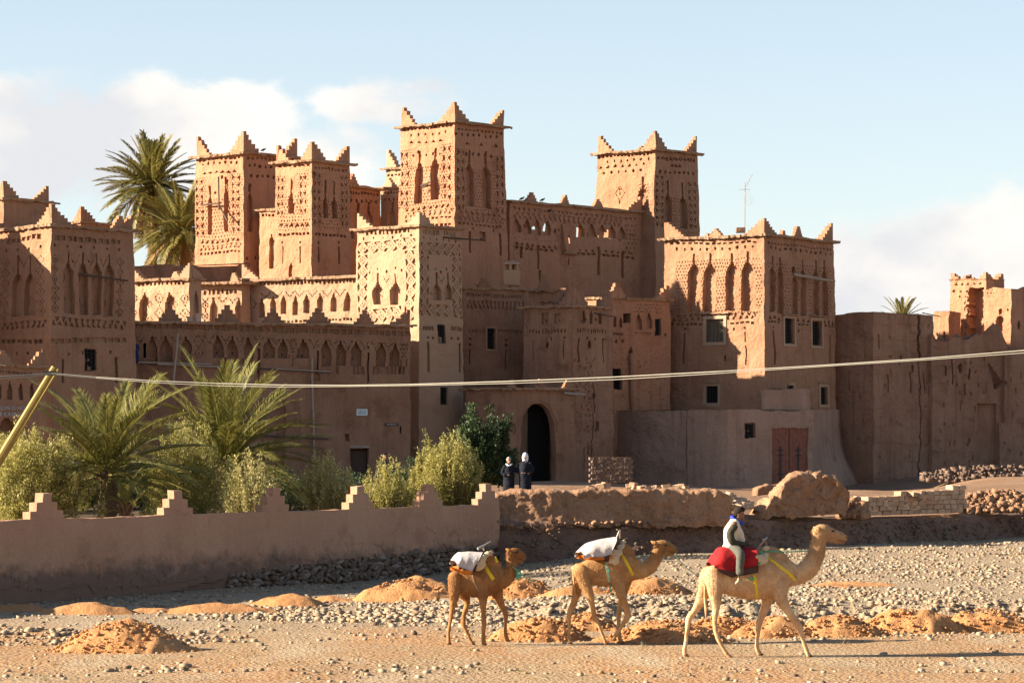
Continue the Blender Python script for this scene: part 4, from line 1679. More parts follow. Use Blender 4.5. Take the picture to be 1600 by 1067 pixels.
b2 = Block('ruined_wall', 'long ruined wall with jagged top and small holes at the right edge', 1430, 1456, 1660, 150.2, 500, 42, 28, 1.5, M['adobe_old'], .006, 740, detl=False)
f = b2.fr
f.thick = .5
f.dot(1500.5, 575, 6, 14)
f.hole |= (((f.S - f.st(1501, 575)[0]) / (3 * f.kx)) ** 2 + ((f.T - f.st(1501, 575)[1]) / (7.5 * f.ky)) ** 2) < 1
cs = [(1550, 571, 3), (1553, 576, 3.5), (1556, 582, 4), (1559, 588, 5), (1561, 594, 6.5), (1565, 599, 6.5), (1569, 598, 4), (1562, 602, 6)]
for x, y, r_ in cs:
    a_, c_ = f.st(x, y)
    f.hole |= ((f.S - a_) / (r_ * f.kx)) ** 2 + ((f.T - c_) / (r_ * f.ky)) ** 2 < 1
for _ in range(80):
    f.dot(1456 + 144 * rng.random(), 560 + 180 * rng.random(), 1.5 + 3 * rng.random(), 2 + 9 * rng.random(), .06)
for (x0, y0, y1) in ((1478, 572, 588), (1488, 560, 600), (1515, 575, 592), (1508, 598, 618)):
    f.box(x0 - 1.4, y0, x0 + 1.4, y1, .15)
f.box(1544, 548, 1570, 660, .25)
f.box(1528, 630, 1562, 735, .45)
f.lifts(1458, 1640, range(545, 740, 27))


def ruin_top(V):
    """wear the wall head down to an uneven line"""
    xs = 800 + F * V[:, 0] / V[:, 1]
    line = np.interp(xs, [1440, 1458, 1463, 1466, 1480, 1492, 1505, 1518, 1530, 1540, 1546, 1552, 1562, 1568, 1578, 1590, 1640, 1700], [516, 520, 533, 526, 533, 527, 531, 524, 528, 520, 511, 505, 514, 532, 545, 552, 528, 520])
    zt = CZ + (HZ - line) / F * V[:, 1]
    zt += .24 * vnoise(V * [1, 1, .01], .6)[:, 2] + .10 * vnoise(V * [1, 1, .01], .2)[:, 1]
    return np.stack([V[:, 0], V[:, 1], np.minimum(V[:, 2], zt)], 1)


b2.C.z += 0
b2.wall(crumble=ruin_top, noroof=True, openback=True)

b3 = Block('ruined_tower', 'sunlit ruined tower with a tall dark breach at the far right', 1484, 1541, 1568, 156.5, 436, 42, 48, 2.0, M['adobe_red'], .004, 560, cat='tower')
f = b3.fl
f.dentils(1486, 434.5, 1538, 433, 12, 3, .55)
f.tris(1488, 445, 1536, 442, 5, 6, 4)
f.dots(1484, 456, 1506, 456, 2, 4, 4); f.dot(1499, 464, 3, 4)
f.box(1489, 498, 1491.5, 532, .15)
for y in range(452, 530, 4):
    f.box(1512 + rng.normal() * 1.5, y, 1536 + rng.normal() * 1, y + 4.5, .7)
f.box(1514, 449, 1538, 453, .3)
for _ in range(40):
    f.dot(1507 + 6 * rng.random(), 455 + 70 * rng.random(), 2 + 2 * rng.random(), 2, .09)
b3.wall(crumble=lambda V: V)
b3.cornice(.06, .05, mat=M['adobe_red'])
for w in 'LCRK':
    b3.corner(w, .5, .35, 2, tip=.25)
b4 = Block('ruined_annex', 'sunlit broken annex wall in front of the ruined tower at the frame edge', 1538, 1579, 1625, 154.6, 447, 42, 48, 2.0, M['adobe_red'], .002, 560)
f = b4.fl
f.dot(1562, 505, 14, 24, .3); f.dot(1562, 487, 6, 10, .3); f.dot(1563, 528, 7, 16, .2); f.dot(1574, 484, 3, 5)
f.lattice(1540, 450, 1552, 462, 5, 5, .06)
f = b4.fr
f.dot(1592, 508, 5, 14, .3)
b4.wall(crumble=lambda V: V - np.stack([0 * V[:, 0], 0 * V[:, 0], np.where(V[:, 2] > b4.C.z - .15, .25 * abs(vnoise(V * [1, 1, .01], .9)[:, 0]), 0)], 1))
b5 = Block('ruined_stub', 'low sunlit stub wall left of the ruined tower', 1458, 1482, 1500, 156, 487, 40, 48, 2.0, M['adobe_red'], .002, 560)
b5.fl.box(1473, 518, 1477, 531, .2); b5.fl.dot(1464, 522, 4, 6, .2); b5.fl.dots(1462, 487, 1482, 486, 3, 3, 3)
b5.wall()

# ================================================================== ground
M['bed'] = None


def ground_material():
    m, N, L, b = pmat('river_bed_gravel', (.4, .3, .2), .97, .1)
    geo = N.new('ShaderNodeNewGeometry')
    pos = geo.outputs['Position']

    def noise(sc, det=5, ro=.6, stretch=None, off=0):
        n = N.new('ShaderNodeTexNoise')
        n.inputs['Scale'].default_value = sc
        n.inputs['Detail'].default_value = det
        n.inputs['Roughness'].default_value = ro
        mp = N.new('ShaderNodeMapping')
        mp.inputs['Location'].default_value = (off, off, 0)
        if stretch:
            mp.inputs['Scale'].default_value = stretch
        L.new(pos, mp.inputs['Vector'])
        L.new(mp.outputs[0], n.inputs['Vector'])
        return n.outputs['Fac']

    def mr(v, a, bb, c=0., d=1.):
        n = N.new('ShaderNodeMapRange')
        for k, x in (('From Min', a), ('From Max', bb), ('To Min', c), ('To Max', d)):
            n.inputs[k].default_value = x
        L.new(v, n.inputs['Value'])
        return n.outputs[0]

    def mix(f, A, B):
        n = N.new('ShaderNodeMix')
        n.data_type = 'RGBA'
        for k, v in (('Factor', f), ('A', A), ('B', B)):
            if isinstance(v, (int, float)):
                n.inputs[k].default_value = v
            elif isinstance(v, tuple):
                n.inputs[k].default_value = (*v, 1)
            else:
                L.new(v, n.inputs[k])
        return n.outputs['Result']
    col = mix(mr(noise(.25, 5, .6, (1, .45, 1)), .42, .6), (.335, .22, .12), (.36, .19, .085))
    col = mix(mr(noise(.5, 5, .6, (1, .35, 1), 9.), .5, .66), col, (.40, .295, .185))
    vor = N.new('ShaderNodeTexVoronoi')
    vor.inputs['Scale'].default_value = 11
    L.new(pos, vor.inputs['Vector'])
    sp = N.new('ShaderNodeSeparateColor')
    L.new(vor.outputs['Color'], sp.inputs[0])
    col = mix(mr(sp.outputs[0], .35, 1., 0, .55), col, (.38, .30, .205))
    fn = noise(40, 3, .7)
    col = mix(mr(fn, .3, .5, .55, 0), col, (.12, .08, .055))
    # the gravel bed beyond the track is greyer stone than the trodden earth
    sx = N.new('ShaderNodeSeparateXYZ')
    L.new(pos, sx.inputs[0])
    wv = N.new('ShaderNodeMath')
    wv.operation = 'MULTIPLY_ADD'
    L.new(noise(.35, 4), wv.inputs[0])
    wv.inputs[1].default_value = 9.0
    L.new(sx.outputs['Y'], wv.inputs[2])
    col = mix(mr(wv.outputs[0], 64, 70, 0, .75), col, (.30, .235, .165))
    L.new(col, b.inputs['Base Color'])
    h = N.new('ShaderNodeMath')
    h.operation = 'SUBTRACT'
    L.new(noise(7, 6, .7), h.inputs[0])
    L.new(mr(vor.outputs['Distance'], 0, .6, 0, .5), h.inputs[1])
    bp = N.new('ShaderNodeBump')
    bp.inputs['Strength'].default_value = .8
    bp.inputs['Distance'].default_value = .07
    L.new(h.outputs[0], bp.inputs['Height'])
    L.new(bp.outputs[0], b.inputs['Normal'])
    return m


M['bed'] = ground_material()
M['terrace_soil'] = earth('terrace_soil', (0.30, 0.19, 0.125), (0.38, 0.25, 0.17), (.25, .15, .10), streak=0, speck=.4, bump=.6)
M['orange_earth'] = earth('orange_earth', (0.53, 0.26, 0.11), (0.62, 0.335, 0.16), None, streak=0, speck=.35, bump=.9, fine=22)
M['bank_earth'] = earth('dark_bank_earth', (0.235, 0.145, 0.11), (0.32, 0.205, 0.155), (.18, .105, .08), streak=.25, speck=.5, bump=1.0, fine=16)
M['bank_adobe'] = earth('eroded_bank_adobe', (0.44, 0.25, 0.155), (0.50, 0.31, 0.20), (.30, .165, .10), streak=.6, speck=.6, bump=1.4, fine=12)
M['garden_plaster'] = earth('garden_wall_plaster', (0.54, 0.315, 0.215), (0.60, 0.37, 0.255), (.44, .25, .165), bump=.5, streak=.15, speck=.35)

# damp_band: a rough tide mark of wet, salty plaster along the foot of the garden wall
gm = M['garden_plaster']
gN, gL = gm.node_tree.nodes, gm.node_tree.links
gb = gN['Principled BSDF']
src = gb.inputs['Base Color'].links[0].from_socket
gg = gN.new('ShaderNodeNewGeometry')
gs = gN.new('ShaderNodeSeparateXYZ')
gL.new(gg.outputs['Position'], gs.inputs[0])
g1 = gN.new('ShaderNodeTexNoise')
g1.inputs['Scale'].default_value = 1.6
g1.inputs['Detail'].default_value = 8
g1.inputs['Roughness'].default_value = .7
gL.new(gg.outputs['Position'], g1.inputs['Vector'])
ga = gN.new('ShaderNodeMath')
ga.operation = 'MULTIPLY_ADD'
gL.new(g1.outputs['Fac'], ga.inputs[0])
ga.inputs[1].default_value = -1.9
gL.new(gs.outputs['Z'], ga.inputs[2])
gr = gN.new('ShaderNodeMapRange')
gr.inputs['From Min'].default_value = -.35
gr.inputs['From Max'].default_value = .15
gr.inputs['To Min'].default_value = .8
gr.inputs['To Max'].default_value = 0
gL.new(ga.outputs[0], gr.inputs['Value'])
gx = gN.new('ShaderNodeMix')
gx.data_type = 'RGBA'
gx.inputs['B'].default_value = (.13, .085, .065, 1)
gL.new(gr.outputs[0], gx.inputs['Factor'])
gL.new(src, gx.inputs['A'])
gL.new(gx.outputs['Result'], gb.inputs['Base Color'])

# line of the garden wall and of the river bank: (X, Y, base z)
BANK = [(-24.0, 53.0, 0.0), (-13.27, 73.0, 0.0), (-0.41, 91.2, 0.0), (6.9, 93.0, .2), (11.3, 95.5, .35), (18.5, 102.0, .65), (32.0, 114.0, .9)]


def bank_y(X):
    xs = [p[0] for p in BANK]
    ys = [p[1] for p in BANK]
    return np.interp(X, xs, ys)


def fbm(X, Y, sc, seed=0.0):
    P = np.stack([X.ravel() + seed, Y.ravel() + seed * 1.7, np.zeros(X.size) + seed], 1)
    return (vnoise(P, sc)[:, 2]).reshape(X.shape)


def bed_z(X, Y):
    X = np.asarray(X, float)
    Y = np.asarray(Y, float)
    z = .05 * fbm(X, Y, 4.0) + .03 * fbm(X, Y, 1.1, 5) + .012 * fbm(X, Y, .35, 9)
    flat = np.exp(-((Y - 55.5) / 3.2) ** 2)                     # the track the camels walk on
    z = z * (1 - .75 * flat)
    for yr in (50.6, 52.1, 53.0):                               # cart ruts
        z = z - .03 * np.exp(-((Y - yr - .25 * fbm(X, Y * 0, 6.0, yr)) / .16) ** 2)
    edge = 66.3 + 1.2 * fbm(X, Y * 0, 5.0, 3) - .05 * X + .40 * fbm(X, Y * 0, 1.7, 31) + .30 * fbm(X, Y * 0, .5, 32) + .18 * fbm(X, Y * 0, .22, 33)
    amt = np.clip((X + 3) / 5, 0, 1)
    z += .36 * amt / (1 + np.exp(-np.clip((Y - edge) / .15, -50, 50))) + .10 * amt * np.exp(-((Y - edge) / .5) ** 2) * fbm(X, Y, .3, 35)            # little scarp on the right
    z += amt * np.clip((Y - 75) / 27, 0, 1.2) * .45 * np.clip((X - 1) / 8, 0, 1)
    # pebble ridge at the left
    z += .14 * np.exp(-((Y - 60 - .4 * fbm(X, Y * 0, 3, 8)) / .8) ** 2) * np.clip((-X - 7) / 3, 0, 1)
    z -= .12 * np.exp(-((Y - 58.2) / .7) ** 2) * np.clip((-X - 6) / 3, 0, 1)
    return z


def grid_sheet(name, x0, x1, y0, y1, step, zf, mat, kind='structure'):
    xs = np.arange(x0, x1 + step, step)
    ys = np.arange(y0, y1 + step, step)
    X, Y = np.meshgrid(xs, ys)
    Z = zf(X, Y)
    V = np.stack([X, Y, Z], -1).reshape(-1, 3)
    nx, ny = len(xs), len(ys)
    I = np.arange(nx * ny).reshape(ny, nx)
    Q = np.stack([I[:-1, :-1], I[:-1, 1:], I[1:, 1:], I[1:, :-1]], -1).reshape(-1, 4)
    o = quads_mesh(name, V, Q, mat, None, True)
    return tag(o, kind=kind)


grid_sheet('river_bed', -34, 36, 34, 118, .17, bed_z, M['bed'])
mb = MB()
mb.add([(-2500, -600, -.45), (2500, -600, -.45), (2500, 3500, -.45), (-2500, 3500, -.45)], [(0, 1, 2, 3)])
tag(mb.build('ground', M['bed']), kind='structure')

TP = [(-20, 80, 1.55), (-10, 84, 1.55), (-2, 96, 1.95), (-18, 120, 2.2), (-5, 125, 2.35), (0, 118, 2.0), (2, 131, 2.45), (8, 130, 2.2), (11, 126, 2.0), (5, 100, 2.05), (12, 98, 1.6), (12, 110, 1.7), (16, 120, 1.6),
      (18, 140, 1.6), (24, 140, 2.7), (20, 105, 1.5), (30, 150, 2.9), (26, 112, 1.7), (-30, 90, 1.55), (-30, 130, 2.2), (0, 160, 2.4), (-40, 180, 2.4), (40, 180, 2.6)]


def terr_z(X, Y):
    w = np.zeros_like(X)
    z = np.zeros_like(X)
    for a, b_, c in TP:
        k = 1 / ((X - a) ** 2 + (Y - b_) ** 2 + 4) ** 1.6
        w += k
        z += k * c
    z = z / w
    z += .05 * fbm(X, Y, 2.0, 2) + .02 * fbm(X, Y, .5, 4)
    # drops away out of sight behind the bank face
    d = Y - bank_y(X)
    return np.where(d < .55, -.8, z)


M['garden_shade_soil'] = earth('garden_soil_painted_shade', (0.10, 0.07, 0.045), (0.15, 0.105, 0.07), (.08, .075, .035), streak=0, speck=.6, bump=.8)  # garden soil with the shade of the palms put into its dark colour


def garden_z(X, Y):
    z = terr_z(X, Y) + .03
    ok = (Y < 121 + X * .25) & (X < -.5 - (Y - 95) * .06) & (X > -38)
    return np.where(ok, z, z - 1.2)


grid_sheet('garden_ground', -40, 1, 55, 122, .4, garden_z, M['garden_shade_soil'])
grid_sheet('terrace_ground', -60, 62, 50, 230, .45, terr_z, M['terrace_soil'])

# ------------------------------------------------------------------ garden wall
gw = empty('garden_wall', Vector((-6.8, 82.1, 0)), 'long pink brown garden wall with stepped merlons and a cobble footing', 'wall')


def wall_face(a, b_, za, zb, ta, tb, cell, ydet):
    return Face(Vector((a[0], a[1], za)), Vector((b_[0], b_[1], zb)), Vector((b_[0], b_[1], tb)), Vector((a[0], a[1], ta)), cell, ydet)


WA, WB = (-20.2, 61.24), (-0.41, 91.2)
e = Vector((WB[0] - WA[0], WB[1] - WA[1], 0)).normalized()
inn = Vector((-e.y, e.x, 0))
f = wall_face(WA, WB, -.2, -.2, 2.13, 2.18, .06, 1000)
# fallen plaster along the lower third, deeper where the cobbles show
P = np.stack([f.S.ravel(), f.S.ravel() * 0, f.T.ravel() * 1.6], 1)
nn = vnoise(P, .9)[:, 0].reshape(f.S.shape) * .5 + vnoise(P + 9, .3)[:, 1].reshape(f.S.shape) * .4
frac = f.S / f.W
line = .55 + .55 * np.clip((frac - .55) / .4, 0, 1) + .28 * nn
f.D[f.T < line + .35 + .25 * nn] = .018
f.D[f.T < line] = .045
cob = np.interp(frac, [.5, .62, .75, .9, 1.0], [.0, .55, .85, .95, .95]) + .12 * nn
f.D[f.T < cob] = .13
V = f.emit()
V2 = np.array([Vector(p) for p in []]).reshape(0, 3)
top = [f.T0, f.T1, f.T1 + np.array(inn) * .34, f.T0 + np.array(inn) * .34]
back = [f.B0 + np.array(inn) * .34, f.B1 + np.array(inn) * .34, f.T1 + np.array(inn) * .34, f.T0 + np.array(inn) * .34]
endw = [f.B1, f.B1 + np.array(inn) * .34, f.T1 + np.array(inn) * .34, f.T1]


def sub4(q, n, m=1):
    q = [np.array(p, float) for p in q]
    out = []
    for i in range(n):
        for j in range(m):
            u0, u1, v0, v1 = i / n, (i + 1) / n, j / m, (j + 1) / m
            bl = lambda u, v: (1 - v) * ((1 - u) * q[0] + u * q[1]) + v * ((1 - u) * q[3] + u * q[2])
            out += [bl(u0, v0), bl(u1, v0), bl(u1, v1), bl(u0, v1)]
    return np.array(out)


V = np.concatenate([V, sub4(top, f.nu), sub4(back, 60, 4), sub4(endw, 2, 10)])
V = jitter(V, .6)
quads_mesh('wall', V, np.arange(len(V)).reshape(-1, 4), M['garden_plaster'], gw)
A = Vector((WA[0], WA[1], 0))
for x in (-130, 75, 281, 433, 566, 676, 765):
    k = (x - 800) / F
    t = (k * A.y - A.x) / (e.x - k * e.y)
    p = A + e * t
    L_ = (Vector(WB) - Vector(WA)).length
    p.z = 2.13 + .05 * t / L_ - .03
    mb = MB()
    merlon_mb(mb, p - inn * -.04, e, inn, .62, .70, 3, .26, .17, sym=True)
    mb.build('merlon', M['garden_plaster'], gw, noise=.6)

# cobbles of the footing, each one a stone
M['cobble'] = plain('dark_cobble', (0.16, 0.11, 0.08), .95, .5, 3.0, bump=.3)
M['cobble_pale'] = plain('pale_cobble', (0.24, 0.18, 0.14), .9, .35, 3.0, bump=.3)


def stone_mesh(name, seed, mat, sub=1):
    r = np.random.default_rng(seed)
    t = (1 + 5 ** .5) / 2
    v = np.array([(-1, t, 0), (1, t, 0), (-1, -t, 0), (1, -t, 0), (0, -1, t), (0, 1, t), (0, -1, -t), (0, 1, -t), (t, 0, -1), (t, 0, 1), (-t, 0, -1), (-t, 0, 1)], float)
    v /= np.linalg.norm(v[0])
    fs = [(0, 11, 5), (0, 5, 1), (0, 1, 7), (0, 7, 10), (0, 10, 11), (1, 5, 9), (5, 11, 4), (11, 10, 2), (10, 7, 6), (7, 1, 8), (3, 9, 4), (3, 4, 2), (3, 2, 6), (3, 6, 8), (3, 8, 9), (4, 9, 5), (2, 4, 11), (6, 2, 10), (8, 6, 7), (9, 8, 1)]
    v = v * (1 + .22 * (r.random((12, 1)) - .5) * 2)
    v = v * (1, .75 + .3 * r.random(), .62 + .3 * r.random())
    me = bpy.data.meshes.new(name)
    me.from_pydata([tuple(p) for p in v], [], fs)
    me.materials.append(mat)
    return me, v, np.array(fs)


st_m = [stone_mesh('stone', 40 + i, M['cobble'] if i % 4 else M['cobble_pale'])[0] for i in range(8)]
zrow = .08
cnt = 0
while zrow < 1.0 and cnt < 298:
    sdist = .62 * f.W
    while sdist < f.W - .05 and cnt < 298:
        ss = random.uniform(.15, .34)
        hh = np.interp(sdist / f.W, [.5, .62, .75, .9, 1.0], [.0, .55, .85, .95, .95])
        if zrow < hh - .2 + .08 * random.random():
            p = f.P(sdist, zrow + .2 + random.uniform(-.05, .05), .07)
            me = st_m[cnt % 8]
            o = bpy.data.objects.new('stone', me)
            COL.objects.link(o)
            o.parent = gw
            o.matrix_parent_inverse = pworld(gw).inverted()
            o.location = p
            o.rotation_euler = (random.uniform(-.4, .4), random.uniform(-.6, .6), math.atan2(e.y, e.x) + random.uniform(-.3, .3))
            o.scale = (ss * random.uniform(.5, .72), .12, .10 * random.uniform(.75, 1.45))
            cnt += 1
        sdist += ss * 1.02
    zrow += .135

# ------------------------------------------------------------------ river bank
mb_V = []
bank_pts = BANK[2:]
SEG = []
for i in range(len(bank_pts) - 1):
    a, c = bank_pts[i], bank_pts[i + 1]
    n = max(1, int(math.dist(a[:2], c[:2]) / .09))
    for j in range(n):
        k = j / n
        SEG.append([a[q] + (c[q] - a[q]) * k for q in range(3)])
SEG.append(list(bank_pts[-1]))
SEG = np.array(SEG)
rows = 30
G = np.zeros((rows + 1, len(SEG), 3))
for r_ in range(rows + 1):
    k = r_ / rows
    zt = np.interp(SEG[:, 0], [-.4, 6.9, 8, 11.3, 18, 32], [1.66, 1.62, 1.58, 1.55, 1.58, 1.75])
    G[r_, :, 0] = SEG[:, 0] - .12 * k
    G[r_, :, 1] = SEG[:, 1] - .35 + .75 * k ** .8
    G[r_, :, 2] = SEG[:, 2] - .25 + (zt - SEG[:, 2] + .25) * k
Gf = G.reshape(-1, 3)
d = .16 * vnoise(Gf, 1.3) + .09 * vnoise(Gf + 5, .42) + .05 * vnoise(Gf + 11, .16)
Gf = Gf + d * np.array([.6, 1, .5])
# flat lip running back to meet the terrace
lip = G[rows].copy()
lip2 = lip + np.array([0, 1.6, .02])
G2 = np.concatenate([Gf.reshape(rows + 1, len(SEG), 3), lip2[None]])
nI = len(SEG)
I = np.arange(G2.shape[0] * nI).reshape(G2.shape[0], nI)
Q = np.stack([I[:-1, :-1], I[:-1, 1:], I[1:, 1:], I[1:, :-1]], -1).reshape(-1, 4)
bank_o = tag(quads_mesh('river_bank', G2.reshape(-1, 3), Q, M['bank_earth'], None, False), kind='structure')


def lump_wall(name, pts, thick, mat, parent=None, seed=0.0, amp=.07, cell=.05):
    """eroded earthen wall standing on a line: pts = (X, Y, z0, z1)"""
    P_ = []
    for i in range(len(pts) - 1):
        a, c = pts[i], pts[i + 1]
        n = max(1, int(math.dist(a[:2], c[:2]) / cell))
        for j in range(n):
            P_.append([a[q] + (c[q] - a[q]) * j / n for q in range(4)])
    P_.append(list(pts[-1]))
    P_ = np.array(P_)
    n = len(P_)
    hgt = max(p[3] - p[2] for p in pts)
    nr = max(3, int(hgt / cell))
    d_ = np.gradient(P_[:, :2], axis=0)
    d_ /= np.linalg.norm(d_, axis=1)[:, None]
    nm = np.stack([-d_[:, 1], d_[:, 0]], 1)
    prof = [(-1, k / nr) for k in range(nr)] + [(-.86, 1.0), (-.5, 1.03), (0, 1.04), (.5, 1.03), (.86, 1.0)] + [(1, 1 - k / nr) for k in range(1, nr + 1)]
    G = np.zeros((len(prof), n, 3))
    for r_, (o, k) in enumerate(prof):
        oo = o * (thick / 2) * (1 + .12 * (1 - k))
        G[r_, :, :2] = P_[:, :2] + nm * oo
        G[r_, :, 2] = P_[:, 2] + (P_[:, 3] - P_[:, 2]) * k
    Gf = G.reshape(-1, 3)
    Gf = Gf + amp * (.6 * vnoise(Gf + seed, .9) + .65 * vnoise(Gf + seed, .32) + .42 * vnoise(Gf + seed, .14) + .2 * vnoise(Gf + seed, .07))
    I = np.arange(len(prof) * n).reshape(len(prof), n)
    Q = np.stack([I[:-1, :-1], I[:-1, 1:], I[1:, 1:], I[1:, :-1]], -1).reshape(-1, 4)
    V = Gf
    # end caps: close each end with quads joining front and back
    caps = []
    m_ = len(prof)
    for col in (0, n - 1):
        for r_ in range(m_ // 2):
            caps.append([I[r_, col], I[r_ + 1, col], I[m_ - 2 - r_, col], I[m_ - 1 - r_, col]])
    Q = np.concatenate([Q, np.array(caps)])
    return quads_mesh(name, V, Q, mat, parent)


def zat(y, Y):
    return CZ + (HZ - y) / F * Y


def on(x, y, Y, y0=None):
    p = at(x, y, Y)
    return p


# eroded adobe wall on the bank, left of the rider
pl = [(762, 795, 92.0), (772, 772, 92.05), (790, 768, 92.1), (860, 766, 92.2), (1000, 765, 92.7), (1100, 766, 93.1), (1128, 768, 93.25), (1140, 776, 93.3), (1143, 795, 93.3)]
pts = []
for (x, y, Y) in pl:
    p = at(x, y, Y)
    pts.append((p.x, p.y, zat(822, Y), p.z))
o = lump_wall('wall', pts, .55, M['bank_adobe'], amp=.09)
r_ = empty('bank_wall', (3.2, 92.5, 1.7), 'low eroded adobe wall along the bank below the gateway', 'wall')
o.parent = r_
o.matrix_parent_inverse = pworld(r_).inverted()
# ruined lump of old wall
pl = [(1180, 798, 94.6), (1196, 782, 94.8), (1212, 768, 95.0), (1228, 750, 95.1), (1240, 741, 95.2), (1262, 738, 95.4), (1282, 741, 95.5), (1300, 745, 95.6), (1309, 756, 95.7), (1313, 775, 95.8), (1314, 805, 95.8)]
pts = []
for (x, y, Y) in pl:
    p = at(x, y, Y)
    pts.append((p.x, p.y, zat(806, Y), p.z))
o = lump_wall('ruined_wall_stump', pts, .75, M['bank_adobe'], seed=3.0, amp=.17, cell=.05)
tag(o, 'rounded eroded stump of an old adobe wall behind the camel rider', 'ruin')
p0, p1 = at(1178, 765, 97), at(1220, 757, 97.5)
o = lump_wall('fallen_wall_slab', [(p0.x, p0.y, zat(774, 97), p0.z), ((p0.x + p1.x) / 2, 97.2, zat(772, 97.2), zat(756, 97.2)), (p1.x, p1.y, zat(768, 97.5), p1.z)], .35, M['bank_adobe'], seed=8.0)
tag(o, 'small sunlit slab of fallen adobe left of the ruined stump', 'rubble')

# brick wall: courses of mud bricks, each brick its own piece
M['mud_brick'] = plain('mud_brick', (0.40, 0.25, 0.16), .95, .3, 2.0, bump=.4)
M['mud_brick2'] = plain('pale_mud_brick', (0.46, 0.31, 0.205), .95, .25, 2.0, bump=.4)


def brick_mesh(k, mat=None):
    r = np.random.default_rng(k)
    m = MB()
    # chamfered block, corners knocked about
    a = .08
    pts = []
    for z in (-.5, .5):
        for x, y in ((-.5, -.5 + a), (-.5 + a, -.5), (.5 - a, -.5), (.5, -.5 + a), (.5, .5 - a), (.5 - a, .5), (-.5 + a, .5), (-.5, .5 - a)):
            pts.append(np.array((x, y, z)) * (1 + .06 * (r.random(3) - .5)) + (r.random(3) - .5) * .05)
    fs = [tuple(range(7, -1, -1)), tuple(range(8, 16))] + [(i, (i + 1) % 8, 8 + (i + 1) % 8, 8 + i) for i in range(8)]
    me = bpy.data.meshes.new('brick')
    me.from_pydata([tuple(p) for p in pts], [], fs)
    me.materials.append(mat or (M['mud_brick'] if k % 3 else M['mud_brick2']))
    return me


br = [brick_mesh(k) for k in range(7)]
M['dark_brick'] = plain('dark_unfired_brick', (0.15, 0.10, 0.075), .95, .35, 2.0, bump=.4)
brd = [brick_mesh(k, M['dark_brick']) for k in range(7)]


def put(name, me, loc, rot, scl, parent):
    o = bpy.data.objects.new(name, me)
    COL.objects.link(o)
    if parent is not None:
        o.parent = parent
        o.matrix_parent_inverse = pworld(parent).inverted()
    o.location, o.rotation_euler, o.scale = loc, rot, scl
    return o


bw = empty('mud_brick_wall', at(1420, 805, 98.3), 'low dry wall of sunlit mud bricks on the bank, right of the ruined stump', 'wall')
a3, b3_ = at(1345, 805, 96.8), at(1499, 800, 100.2)
dv = (b3_ - a3)
LEN = math.hypot(dv.x, dv.y)
ang = math.atan2(dv.y, dv.x)
u = Vector((math.cos(ang), math.sin(ang), 0))
hgt = .165
for c in range(6):
    x = -.2 * (c % 2) + (0 if c < 3 else .35)
    while x < LEN:
        w = random.uniform(.26, .38)
        top_ = np.interp(x / LEN, [0, .05, .1, .3, .32, .45, .75, .85, .88, 1], [3, 4, 4, 4, 4.6, 4.8, 5, 5, 5.8, 5.8])
        if x / LEN < .14 and .0 < x / LEN and c == 4: top_ = 3.9
        if c < top_:
            p = a3 + u * (x + w / 2)
            base_z = a3.z + (b3_.z - a3.z) * x / LEN - .02
            put('brick', br[random.randrange(7)], (p.x + random.uniform(-.02, .02), p.y + random.uniform(-.05, .05), base_z + hgt * (c + .5)), (random.uniform(-.05, .05), random.uniform(-.05, .05), ang + random.uniform(-.08, .08)), (w * .93, .34, hgt * .90), bw)
        x += w
for (x, y, Y) in ((1343, 779, 97.2), (1427, 772, 98.2), (1436, 771, 98.4), (1438, 775, 98.3), (1450, 775, 98.8)):
    p = at(x, y, Y)
    put('brick', br[1], p, (.1, .1, ang + random.uniform(-.5, .5)), (.34, .3, .15), bw)

# stack of new bricks by the gateway
bs = empty('brick_stack', at(958, 752, 126), 'square stack of dark mud bricks in the shade right of the gateway', 'brick stack')
for c in range(9):
    for i in range(9):
        p = at(924, 754, 125) + Vector((i * .205 + .1 * (c % 2), i * .02, 0))
        put('brick', brd[(c + i) % 7], (p.x, p.y + random.uniform(-.02, .02), p.z + .07 + c * .125), (0, 0, random.uniform(-.05, .05) + .1), (.2, .36, .122), bs)
for c in range(9):
    for i in range(4):
        p = at(968, 754, 125) + Vector((.05 + i * .13, .12 + i * .16, 0))
        put('brick', brd[(c + i) % 7], (p.x, p.y, p.z + .07 + c * .125), (0, 0, .8 + random.uniform(-.1, .1)), (.16, .3, .115), bs)
# loose bricks lying on the top of the bank
for (x, y) in ((922, 762), (930, 761), (938, 759), (947, 757), (946, 762), (983, 759), (990, 757), (994, 762), (1003, 762), (1012, 763), (1022, 762), (1030, 763), (1041, 760), (1049, 762), (1057, 761), (1064, 760), (1071, 762)):
    p = at(x, y, 94.0 + random.random() * .3)
    lb_ = 'loose mud brick on the bank wall, ' + ('in the group by the brick stack' if x < 960 else 'in the long row right of the stack')
    o = put('loose_brick', br[random.randrange(7)], p, (random.uniform(-.2, .2), random.uniform(-.2, .2), random.uniform(0, 3)), (.30, .2, .14), None)
    tag(o, lb_, 'brick', 'loose bricks near the stack' if x < 960 else 'loose bricks in the long row')

# rubble heaps: countless lumps
sm = [stone_mesh('lump', 90 + i, M['mud_brick2']) for i in range(6)]


